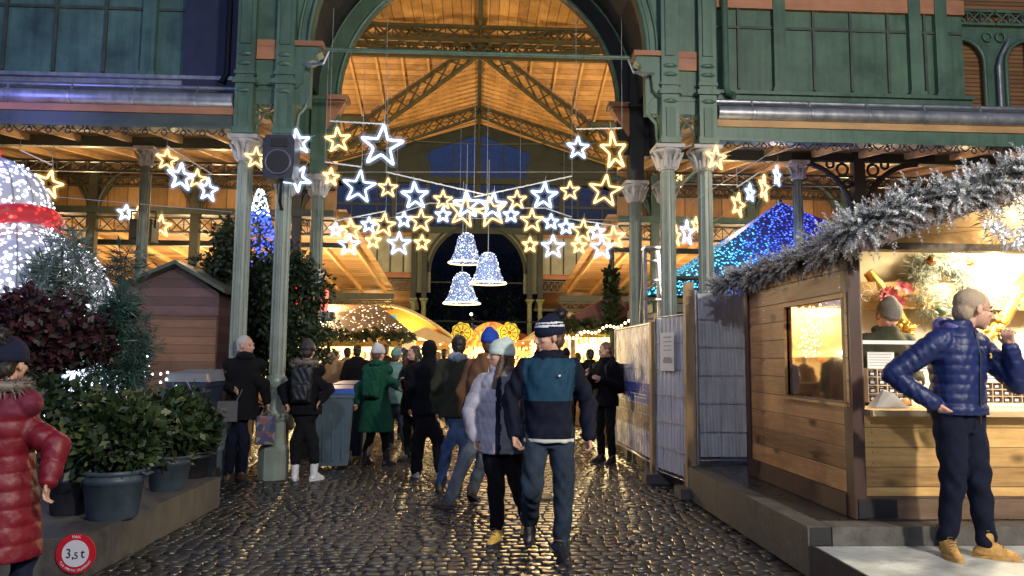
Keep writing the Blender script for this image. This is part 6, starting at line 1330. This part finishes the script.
# hanging fairy curtain in side window
t = thing('window_fairy_lights', 'strings of yellow fairy lights hanging in the chalet side window', 'fairy lights', (CX+.2,wy1-.2,wz1)); m = MB(); w_ = MB()
for k in range(8):
    y = wy1-.05-.065*k if k < 6 else wy0+.12+.1*(k-6); w_.tube([(CX+.14,y,wz1+.02),(CX+.15,y,wzm)],.002,3)
    for j in range(13): m.ball((CX+.14+RNG.normal()*.01,y+RNG.normal()*.018,wz1-(wz1-wzm)*(j+RNG.random()*.8)/13),.009,5,4)
part('bulbs', m, M['E_bulb'], t); part('cord', w_, M['wire'], t)
lamp('stall_lamp','AREA',(CX+1.7,CY0+.75,z_top+.12),150,(1,.83,.52),.5,(CX+1.7,CY0+1.0,1.0),sx=.4)
lamp('stall_lamp','AREA',(CX+3.1,CY0+.75,z_top+.12),120,(1,.83,.52),.5,(CX+3.1,CY0+1.0,1.0),sx=.4)
lamp('stall_lamp','POINT',(CX+1.9,CY0+1.0,z_top-.1),40,(1,.8,.45),.06)
lamp('gable_lamp','POINT',(CX+1.6,CY0-.16,zr(CX+1.6)-.16),70,(1,.76,.42),.05)
lamp('stall_lamp','POINT',(CX+.62,7.1,2.28),95,(1,.78,.40),.05)

# nail heads, cable and socket box on the side wall
m = MB(); z = math.ceil((QZ+.2)/.17)*.17
while z < 2.3:
    for y in (yf+.04, yb-.05, (yf+yb)/2+.6): 
        for dz in (-.045,.045):
            if not (wy0-.05 < y < wy1+.05 and wz0-.05 < z+.085+dz < wz1+.05): m.tube([(CX+.021,y,z+.085+dz),(CX+.017,y,z+.085+dz)], .006, 6)
    z += .17
o_ = part('nail_heads', m, M['steel'], ch); o_['kind'] = 'stuff'
m = MB(); z = math.ceil((QZ+.2)/.145)*.145
while z < z_c-.1:
    for x in (CX+.15, CX+.98, CX+1.82, CX+2.6):
        for dz in (-.04,.04): m.tube([(x,CY0+.021,z+.07+dz),(x,CY0+.016,z+.07+dz)], .005, 6)
    z += .145
o_ = part('nail_heads', m, M['iron'], ch); o_['kind'] = 'stuff'
# ------------------------------------------------------------------ hanging stars
def star_mesh(name, tilt=0, r=1.0, inner=.38, tr=.055):
    P = [];
    for i in range(10):
        a = PI/2+PI*i/5; q = r if i%2==0 else r*inner; P.append((q*math.cos(a), 0, q*math.sin(a)))
    # round the tube over the corners a little
    Q = []
    for i in range(10):
        a, b, c = Vector(P[i-1]), Vector(P[i]), Vector(P[(i+1)%10]); k = .10
        Q += [b.lerp(a,k), b.lerp((a+c)/2,.05), b.lerp(c,k)]
    m = MB(); m.tube(Q, tr, 6, closed=True); return m.mesh(name)
STM = {}
def star(px, py, r, colr, Y, label, group, rot=0, yaw=0, grow=1.04):
    c = U(px, py, Y); R_ = r/F*Y*grow; rr = round(tr_k(r),3)
    key = (colr, rr)
    if key not in STM: STM[key] = star_mesh('star_tube', tr=rr)
    t = thing('light_star', label, 'light star', tuple(c), 0, group); t.rotation_euler = (0, R(rot), R(yaw)); t.scale = (R_,)*3
    o = link('neon_outline', STM[key], None, t, inv=False)
    if not STM[key].materials: STM[key].materials.append(M['E_white'] if colr == 'w' else M['E_warm'])
    for i_, k_ in enumerate((2.1, 3.6)):  # two wider glowing shells added as a halo, no part of the star
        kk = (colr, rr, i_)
        if kk not in STM: STM[kk] = star_mesh('halo_shell_mesh', tr=rr*k_); STM[kk].materials.append(M['S_white'] if colr == 'w' else M['S_warm'])
        link('halo_shell', STM[kk], None, o, inv=False)
    m = STM.setdefault('hook', None)
    if m is None: q = MB(); q.tube([(0,0,1.0),(0,0,1.45)],.02,4); STM['hook'] = m = q.mesh('hook'); m.materials.append(M['wire'])
    link('hook', m, None, t, inv=False); return t
def tr_k(r): return .055 if r > 14 else (.075 if r > 9 else .11)
GC = 'light stars hanging in the entrance arch'
C_ = [ # px,py,r,colour,depth,label,rot,yaw
(338,140,13,'y',9.9,'warm yellow star at the top left of the arch under the upper left rod',-6,0),
(382,146,22,'w',9.9,'largest white star, upper left in the arch',4,0),
(578,148,12,'w',9.9,'lone small white star high on the right side of the arch',0,10),
(614,151,20,'y',9.9,'large yellow star high at the right edge of the arch, tipped sideways',-12,38),
(331,177,9,'y',10.2,'small yellow star at the far left edge beside the rear column',0,40),
(359,187,17,'w',10.2,'big white star second from the left in the upper row',5,0),
(388,188,10,'y',10.6,'small yellow star at the left end of the upper left rod',0,15),
(415,196,14,'w',10.6,'white star between two small yellow ones on the upper left rod',-5,15),
(443,200,10,'y',10.6,'small yellow star left of the paired centre stars',0,15),
(443,215,8,'w',11.0,'tiny white star right under the small yellow star left of centre',0,0),
(464,212,16,'y',10.6,'yellow star of the left centre pair, crossed by a white one',10,10),
(467,205,14,'w',10.7,'white star of the left centre pair',-4,10),
(491,212,16,'y',10.6,'yellow star of the right centre pair, crossed by a white one',-10,-10),
(493,206,14,'w',10.7,'white star of the right centre pair',4,-10),
(517,200,10,'y',10.6,'small yellow star right of the paired centre stars',0,-15),
(511,215,8,'w',11.0,'tiny white star low between the centre pair and the small yellow star',0,0),
(544,196,14,'w',10.6,'white star midway on the upper right rod',5,-15),
(570,191,10,'y',10.6,'small yellow star at the right end of the upper right rod',0,-15),
(605,191,17,'y',10.2,'big yellow star on the right, beneath the tipped one',6,0),
(336,230,7,'w',12.6,'tiny white star at the left end of the lower left rod',0,20),
(351,230,11,'y',12.6,'yellow star second on the lower left rod',-4,20),
(369,225,8,'w',12.6,'tiny white star between the two yellow ones on the lower left rod',0,20),
(384,225,12,'y',12.6,'yellow star at the right end of the lower left rod',4,20),
(404,220,8,'w',12.9,'small white star left of the yellow star under the upper left rod',0,0),
(421,221,12,'y',12.9,'yellow star hanging under the upper left rod',0,0),
(349,245,11,'w',13.1,'white star in the lowest row at far left',0,0),
(373,241,8,'y',13.1,'small yellow star in the lowest row, left of the wide white star',0,0),
(399,244,12,'w',13.1,'white star in the lowest row, third from left',0,0),
(422,243,8,'y',13.1,'small yellow star in the lowest row, nearest the bells on the left',0,0),
(532,221,12,'y',12.9,'yellow star hanging under the upper right rod',0,0),
(551,222,8,'w',12.9,'small white star right of the yellow star under the upper right rod',0,0),
(530,245,8,'y',13.1,'small yellow star in the lowest row, nearest the bells on the right',0,0),
(553,247,12,'w',13.1,'white star in the lowest row right of the bells',0,0),
(566,227,8,'w',12.6,'tiny white star at the left end of the lower right rod',0,-20),
(583,231,12,'y',12.6,'yellow star second on the lower right rod',4,-20),
(579,246,8,'y',13.1,'small yellow star in the lowest row below the lower right rod',0,0),
(597,232,8,'w',12.6,'tiny white star between the two yellow ones on the lower right rod',0,-20),
(602,248,12,'w',13.1,'white star in the lowest row at far right',0,0),
(614,238,12,'y',12.6,'yellow star at the right end of the lower right rod',-4,-20)]
for a in C_: star(a[0],a[1],a[2],a[3],a[4],a[5],GC,a[6],a[7])
S_ = [
(49,184,14,'y',9.9,'yellow star seen nearly edge-on beside the snowman figure',8,60),
(167,160,11,'y',9.9,'yellow star at the left end of the slanting rod in the left bay',0,45),
(181,177,14,'w',10.2,'tall white star second on the slanting rod in the left bay',0,50),
(197,179,10,'y',10.6,'yellow star third on the slanting rod in the left bay',0,45),
(208,190,12,'w',10.9,'white star at the low right end of the slanting rod in the left bay',0,60),
(126,213,8,'w',14,'white star beside the inner column in the left bay',0,20),
(138,216,10,'y',14,'yellow star touching the small white one by the inner column',0,20),
(161,226,11,'y',14,'yellow star hanging low behind the dark lamp in the left bay',0,50),
(256,158,11,'y',9.25,'yellow star between the two left front columns',0,10),
(298,142,13,'w',9.2,'white star jutting out beside the top of the loudspeaker',60,30),
(297,178,14,'w',9.2,'white star beside the foot of the loudspeaker',30,30)]
for a in S_: star(a[0],a[1],a[2],a[3],a[4],a[5],'light stars in the left bay',a[6],a[7])
T_ = [
(716,158,13,'y',9.25,'yellow star tipped on its side against the right front column',75,20),
(738,205,13,'y',9.9,'yellow star at the low left end of the slanting rod in the right bay',10,40),
(750,193,9,'w',10.1,'small white star second on the slanting rod in the right bay',0,40),
(764,188,14,'y',10.4,'tall yellow star third on the slanting rod in the right bay',4,50),
(777,176,11,'w',10.7,'white star at the high right end of the slanting rod in the right bay',0,50),
(676,236,11,'y',12.5,'yellow star left of the white one between the right columns',0,50),
(687,233,13,'w',12.5,'white star framed between the two right front columns',0,45),
(696,225,8,'y',12.9,'small yellow star just behind the outer right front column',0,40),
(680,180,7,'y',12.9,'small yellow star behind the capitals of the right columns',30,40)]
for a in T_: star(a[0],a[1],a[2],a[3],a[4],a[5],'light stars in the right bay',a[6],a[7])
def rod(label, pts, r=.012):
    t = thing('star_rod', label, 'hanging rod', tuple(U(*pts[0])), group='rods carrying the light stars'); P = [U(*q) for q in pts]; m = MB(); m.tube(P, r*.8, 6)
    m2 = MB()
    m2.tube([P[i].lerp(P[i+1], f)+Vector((0,0,.012*math.sin(f*60))) for i in range(len(P)-1) for f in [k/24 for k in range(24)]], r*.55, 4)
    part('bar', m, M['white_rod'], t); part('cable', m2, M['white_rod'], t)
    for q in (P[0],P[-1]): m = MB(); m.tube([q, q+Vector((0,0,1.6 if abs(q.x) < 2.2 else .3))], .004, 4); part('wire', m, M['wire'], t)
rod('pale rod sloping from the upper left stars down to the centre',[(386,172,10.6),(487,195,10.6)])
rod('pale rod sloping from the centre up to the upper right stars',[(474,197,10.62),(572,176,10.6)])
rod('short level rod over the top left stars',[(330,121,9.9),(385,124,9.9)]); rod('short level rod over the top right stars',[(576,129,9.9),(622,128,9.9)])
rod('short rod left, above the big white star',[(325,162,10.2),(362,167,10.2)]); rod('pale lower rod on the left of the arch',[(334,221,12.6),(386,211,12.6)])
rod('pale lower rod on the right of the arch',[(564,218,12.6),(618,226,12.6)]); rod('curved rod between the lower left stars and the centre',[(396,214,12.9),(430,203,12.9),(460,204,12.9)]); rod('curved rod between the centre and the lower right stars',[(520,208,12.9),(545,208,12.9),(572,217,12.9)])
rod('slanting rod of stars in the left bay',[(167,146,9.9),(212,174,10.95)]); rod('slanting rod beside the lit snowman',[(20,150,9.9),(52,165,10.2)]); rod('slanting rod of stars in the right bay',[(737,187,9.9),(778,160,10.7)])
t = thing('span_cables', 'thin level cables stretched across the hall entrance', 'cables', (0,12,4)); m = MB()
for (a,b) in (((318,217,12),(640,220,12)),((322,172,12),(640,172,12)),((0,192,10.5),(232,212,10.5)),((690,203,9),(775,150,9)),((690,235,11),(800,170,11))): m.tube([U(*a),U(*b)],.006,4)
part('cable', m, M['wire'], t)
# bells
def bell(px, py, w, h, Y, lab):
    c = U(px,py,Y); s = Y/F; w *= s; h *= s; t = thing('light_bell', lab, 'light bell', tuple(c), group='hanging light bells')
    pr = [(.03,.5),(.11,.485),(.19,.42),(.245,.28),(.29,.06),(.345,-.17),(.425,-.38),(.5,-.5)]; m = MB(); vs = []; n = 28
    for r_, z_ in pr:
        for k in range(n): a = 2*PI*k/n; vs.append((c.x+r_*w*math.cos(a), c.y+r_*w*math.sin(a), c.z+z_*h))
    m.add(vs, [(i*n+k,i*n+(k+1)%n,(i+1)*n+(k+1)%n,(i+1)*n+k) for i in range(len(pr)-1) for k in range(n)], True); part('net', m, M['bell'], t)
    m = MB(); m.tube([(c.x+w*.5*math.cos(a),c.y+w*.5*math.sin(a),c.z-h*.5) for a in [2*PI*i/30 for i in range(30)]], .012, 6, closed=True); part('rim_light', m, M['E_ledwarm'], t)
    m = MB()
    for k in range(90): i = RNG.integers(0,len(pr)-1); f = RNG.random(); r_ = pr[i][0]*(1-f)+pr[i+1][0]*f; z_ = pr[i][1]*(1-f)+pr[i+1][1]*f; a = RNG.random()*2*PI; m.ball((c.x+r_*w*math.cos(a),c.y+r_*w*math.sin(a),c.z+z_*h),.009,5,4)
    part('bulbs', m, M['E_led'], t); m = MB(); m.tube([(c.x,c.y,c.z+h*.5),(c.x,c.y,c.z+h*.5+1.5)],.006,5); part('cord', m, M['wire'], t)
bell(466,248,35,30,12.0,'highest of the three light bells'); bell(488,268,37,31,11.6,'right hand light bell, hanging lower than the first'); bell(462,288,37,31,11.9,'lowest of the three light bells, beneath the first')
# dark stage lamp in left bay
c = U(143,228,13.5); t = thing('stage_lamp', 'dark square floodlight hanging on the left bay beam', 'floodlight', tuple(c)); m = MB(); m.box(c.x-.2,c.x+.2,13.4,13.7,c.z-.25,c.z+.15); m.box(c.x-.17,c.x+.17,13.35,13.398,c.z-.2,c.z+.1); part('housing', m, M['iron_warm'], t); m = MB(); m.tube([(c.x-.22,13.5,c.z),(c.x-.22,13.5,c.z+.3),(c.x+.22,13.5,c.z+.3),(c.x+.22,13.5,c.z)],.02,5); part('bracket', m, M['iron'], t)
# real light thrown by the stars
for (px,py,Y,e,cl_) in ((382,150,9.5,26,(.8,.9,1)),(480,205,10.3,30,(1,.9,.7)),(600,170,9.6,26,(1,.8,.45)),(360,235,12.3,22,(.95,.93,.85)),(590,240,12.3,22,(1,.9,.75)),(478,268,11.2,20,(.7,.8,1)),(190,178,9.2,14,(.9,.95,1)),(757,190,9.3,16,(1,.85,.6))):
    lamp('star_glow','POINT',U(px,py,Y-.25),e,cl_,.35)
lamp('snowman_glow','POINT',U(10,300,7.6)+Vector((0,-.15,-.2)),55,(.62,.70,1),.5)
lamp('snowman_glow','POINT',(-5.9,8.3,4.6),60,(.22,.24,1),.4)
lamp('blue_glow','POINT',(5.0,12.2,3.6),40,(.1,.25,1),.4)
# ------------------------------------------------------------------ market stalls inside and beyond the hall
def stall(label, x0, x1, y, d, ez, ridge, mats, goods=True, e=120, roofm='roof_dark', hip=False, gar=None):
    t = thing('market_stall', label, 'market stall', ((x0+x1)/2,y,0)); m = MB(); m.box(x0,x1,y+d-.06,y+d,0,ez); m.box(x0,x0+.06,y+.5,y+d-.061,0,ez); m.box(x1-.06,x1,y+.5,y+d-.061,0,ez); part('wall', m, M[mats], t)
    m = MB(); m.box(x0,x1,y+.02,y+.08,0,.95); part('counter_wall', m, M['gable_wood'], t); m = MB(); m.box(x0-.05,x1+.05,y-.1,y+.5,.952,1.0); part('counter', m, M['counter'], t)
    for x in (x0,x1-.1): m = MB(); m.box(x,x+.1,y,y+.1,0,ez); part('post', m, M['gable_wood'], t)
    m = MB(); m.box(x0,x1,y-.01,y+.05,ez-.28,ez-.002); part('valance', m, M['gable_wood'], t)
    xm = (x0+x1)/2; m = MB(); ov = .35
    if hip:
        V = [(x0-ov,y-ov,ez),(x1+ov,y-ov,ez),(x1+ov,y+d+ov,ez),(x0-ov,y+d+ov,ez),(x0+d*.45*hip,y+d/2,ridge),(x1-d*.45*hip,y+d/2,ridge)]; m.add(V, [(0,1,5,4),(1,2,5),(2,3,4,5),(3,0,4),(0,3,2,1)])
    else: V = [(x0-ov,y-ov,ez),(x1+ov,y-ov,ez),(x1+ov,y+d+ov,ez),(x0-ov,y+d+ov,ez),(xm,y-ov,ridge),(xm,y+d+ov,ridge)]; m.add(V, [(0,4,5,3),(4,1,2,5),(0,1,4),(3,5,2)])
    part('roof', m, M[roofm], t)
    if goods:
        m = MB()
        for k in range(int((x1-x0)/.16)):
            for j in range(3): x = x0+.1+.16*k; s_ = .05+.03*RNG.random(); m.ball((x+RNG.normal()*.02,y+d*.5+.02*j,1.1+.42*j+RNG.random()*.1),(s_,s_,s_*1.3),6,5)
        m.box(x0+.1,x1-.1,y+d*.5+.1,y+d*.5+.13,1,ez-.1); part('goods_display', m, M['goods'], t)
    m = MB(); n = int((x1-x0)/.3)
    for k in range(n+1): m.ball((x0+(x1-x0)*k/n,y-.12,ez-.1-.05*math.sin(k*1.3)),.035,6,5)
    part('bulbs', m, M['E_bulb'], t)
    if gar:
        m = MB(); P = np.stack([x0-.3+(x1-x0+.6)*RNG.random(900), y-.38+RNG.normal(size=900)*.05, ez-.02+RNG.normal(size=900)*.06],1); leaves(m, np.hstack([P, RNG.normal(size=(900,3))]), .09); part('garland', m, M['leaf_yellowg'], t)
    lamp('stall_lamp','POINT',(xm,y+.35,ez-.35),e,(1,.72,.32),.12); return t
def X(px, Y): return (U(px,350,Y)).x
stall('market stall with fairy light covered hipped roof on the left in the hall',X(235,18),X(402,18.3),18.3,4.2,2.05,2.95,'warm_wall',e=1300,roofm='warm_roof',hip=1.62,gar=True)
stall('bright little stall behind the left twin columns of the far arch',X(402,26),X(450,26),26,2.6,2.05,2.6,'warm_wall',e=1700,roofm='roof_cream')
stall('market stall with a broad brown canopy on the right in the hall',X(572,17),X(650,17),17.2,3.0,2.3,3.0,'warm_wall',e=1200,roofm='roof_brown',gar=True)
stall('glowing stall far back right of the round sign',X(545,27),X(590,27),27,2.6,2.4,3.3,'warm_wall',e=1700,roofm='roof_cream')
# arched tent with lit screen
Y = 27.5; t = thing('arched_tent', 'wide arched tent with orange lit lining and a bright green and yellow screen', 'tent', tuple(U(385,350,Y))); xa, xb = X(326,Y), X(455,Y); zt = U(385,305,Y).z; z0 = U(385,336,Y).z; m = MB(); N = 20
P = [(xa+(xb-xa)*i/N, z0-.15+(zt-z0+.15)*math.sin(PI*(i/N)**.82)**.9) for i in range(N+1)]
V = [(x,Y,z) for x,z in P]+[(x,Y+5,z) for x,z in P]; m.add(V, [(i,i+1,N+2+i,N+1+i) for i in range(N)], True); part('canvas', m, M['tent_orange'], t)
m = MB(); m.tube([(x,Y-.03,z) for x,z in P],.07,6); part('front_rim', m, M['tent_rim'], t)
m = MB(); m.add([(x,Y+1.2,z) for x,z in P], [tuple(range(N+1))]); part('back_panel', m, M['tent_orange'], t)
a, b = U(356,335,Y+.4), U(396,315,Y+.4); m = MB(); m.box(a.x,b.x,Y+.4,Y+.5,a.z,b.z); sc_ = part('screen', m, M['screen'], t)
lamp('tent_lamp','POINT',((xa+xb)/2,Y+.3,z0+.0),420,(1,.62,.2),.2)
# fairground sign
Y = 30.0; c = U(492,333,Y); t = thing('fairground_sign', 'red arched lit sign between two round yellow discs at the far end of the hall', 'sign', (c.x,Y,0)); m = MB(); xr = X(516,Y)-c.x; h0 = U(492,347,Y).z; h1 = U(492,322,Y).z
P = [(c.x+xr*math.cos(a), h0+(h1-h0)*math.sin(a)) for a in [PI*i/20 for i in range(21)]]; m.prism(P,.12,'y',Y); part('arched_board', m, M['sign_red'], t)
for s in (-1,1):
    cc = U(462 if s<0 else 509,333,Y); m = MB(); m.prism([(cc.x+.42*(1+.07*math.sin(8*a))*math.cos(a), cc.z+.42*(1+.07*math.sin(8*a))*math.sin(a)) for a in [2*PI*i/40 for i in range(40)]],.1,'y',Y-.12); part('round_disc', m, M['disc_yellow'], t)
    m = MB(); m.tube(arc((cc.x,cc.z),.36,0,2*PI,24,Y-.13)[:-1],.018,5,closed=True); [m.tube([(cc.x+.12*math.cos(a),Y-.135,cc.z+.12*math.sin(a)),(cc.x+.3*math.cos(a),Y-.135,cc.z+.3*math.sin(a))],.022,5) for a in [2*PI*i/9 for i in range(9)]]; m.ball((cc.x,Y-.13,cc.z),.08,10,6); part('rosette', m, M['fascia'], t)
    m = MB(); m.tube([(cc.x,Y+.2,0),(cc.x,Y+.2,cc.z)],.06,6); part('pole', m, M['iron'], t)
m = MB()
for k in range(9): a = PI*(k+.5)/9; x = c.x+xr*.7*math.cos(a); z = h0+(h1-h0)*.62*math.sin(a)+.05; m.box(x-.05,x+.05,Y-.02,Y-.005,z-.12,z+.12); m.box(x-.09,x+.09,Y-.025,Y-.021,z+.02,z+.05)
part('ornament', m, M['E_yel'], t); m = MB(); m.ball((c.x-.85,Y+.1,U(466,314,Y).z),.06,8,6); part('bulb', m, M['E_bulb'], t)
lamp('sign_lamp','POINT',(c.x,Y-.6,h0-.3),160,(1,.6,.2),.1)
# red santa-like lit shape by the rear left column: plain red lit boxes
c = U(318,300,14.5); t = thing('red_lit_box', 'glowing red lantern box above the left market stall', 'lantern', tuple(c)); m = MB(); m.box(c.x-.14,c.x+.16,14.4,14.7,c.z-.22,c.z+.2); part('lantern_body', m, M['lantern_red'], t); m = MB(); m.box(c.x-.18,c.x+.3,14.35,14.75,c.z-.42,c.z-.225); m.tube([(c.x,14.55,c.z-.42),(c.x,14.55,0)],.05,6); part('stand', m, M['white_dull'], t)
c = U(302,300,11.6); t = thing('red_fairy_lights', 'cluster of red fairy lights in the evergreen by the column', 'fairy lights', tuple(c)); m = MB()
for k in range(26): m.ball((c.x+RNG.normal()*.10,11.0+RNG.normal()*.1,c.z+RNG.normal()*.05),.014,5,4)
part('bulbs', m, M['E_red'], t)
# green garland on post, right in hall
c = U(612,300,16.5); t = thing('post_garland', 'green garland wound on the post beside the right hall stall', 'garland', (c.x,16.5,2.2)); m = MB(); P = np.stack([c.x+RNG.normal(size=1400)*.06, 16.5+RNG.normal(size=1400)*.06, 2.3+1.25*RNG.random(1400)],1); leaves(m, np.hstack([P,RNG.normal(size=(1400,3))]),.08); part('leaves', m, M['leaf_mid'], t); m = MB(); m.lathe([(.06,0),(.06,4.2)],(c.x,16.5,0),8); part('post', m, M['iron'], t)
# distant bulbs under canopies on right
t = thing('festoon_lights', 'string of warm bulbs under the right hall stall canopy', 'fairy lights', tuple(U(590,330,16))); m = MB()
for k in range(20): m.ball(U(566+k*3.7,338-k*.9+2*math.sin(k),16.0),.03,6,5)
part('bulbs', m, M['E_bulb'], t); m = MB(); m.tube([U(566+k*3.7,337.5-k*.9+2*math.sin(k),16.0) for k in range(20)],.006,4); part('cord', m, M['wire'], t)

stall('far stall with glowing front beneath the round fairground sign',X(446,31),X(538,31),31,2.4,2.3,2.9,'warm_wall',e=1500,roofm='roof_brown')  # added stall: its lamp gives a glow between the heads
stall('narrow far stall added for its glow between the sign and the right twin columns',X(536,24),X(562,24),24,2.2,2.15,2.7,'warm_wall',e=900,roofm='roof_cream')  # invented stall, added for more glow behind the crowd
# ------------------------------------------------------------------ sky and street light
w = bpy.data.worlds.new('World'); sc.world = w; w.use_nodes = True; nt = w.node_tree; nt.nodes.clear()
sky = nt.nodes.new('ShaderNodeTexSky'); sky.sky_type = 'NISHITA'; sky.sun_disc = False; sky.sun_elevation = R(-3.0); sky.sun_rotation = R(200)
mu = nt.nodes.new('ShaderNodeMix'); mu.data_type = 'RGBA'; mu.blend_type = 'MULTIPLY'; mu.inputs[0].default_value = 1; mu.inputs[7].default_value = (2.4,5.2,14.5,1)
bg = nt.nodes.new('ShaderNodeBackground'); out = nt.nodes.new('ShaderNodeOutputWorld'); bg.inputs[1].default_value = .15
nt.links.new(sky.outputs[0], mu.inputs[6]); nt.links.new(mu.outputs[2], bg.inputs[0]); nt.links.new(bg.outputs[0], out.inputs[0])
lamp('sun','SUN',(0,-20,40),.01,(.7,.8,1),R(.5),(3,10,0))
lamp('street_lamp','POINT',(5.5,-3.5,6.2),4200,(1,.93,.80),.25)
lamp('street_lamp','POINT',(-1.5,-3.5,6.0),1300,(.86,.90,1),.25)
lamp('street_lamp','POINT',(4.6,1.9,3.8),330,(1,.9,.72),.2)
sc.view_settings.view_transform = 'Standard'; sc.view_settings.look = 'None'; sc.view_settings.exposure = 0; sc.view_settings.gamma = 1
for o in COL.objects:
    if o.type == 'MESH' and o.parent and o.name.split('.')[0] in ('bulbs','lights','blue_lights','white_lights','fairy_lights','goods_display','ornament','twigs','gilded_leaves','red_flowers','printing'): o['kind'] = 'stuff'
sc.cycles.use_denoising = True; sc.cycles.max_bounces = 6; sc.cycles.diffuse_bounces = 3; sc.cycles.glossy_bounces = 3; sc.cycles.transparent_max_bounces = 12
sc.cycles.sample_clamp_indirect = 4; sc.cycles.sample_clamp_direct = 30; sc.cycles.caustics_reflective = False; sc.cycles.caustics_refractive = False
for m_ in bpy.data.materials:
    if m_.name in ('cool_led','warm_bulb','warm_led','blue_led','red_led','blue_led_roof','white_led_mesh','red_led_mesh','warm_led_roof','bell_led_mesh','lit_screen'): m_.cycles.emission_sampling = 'NONE'
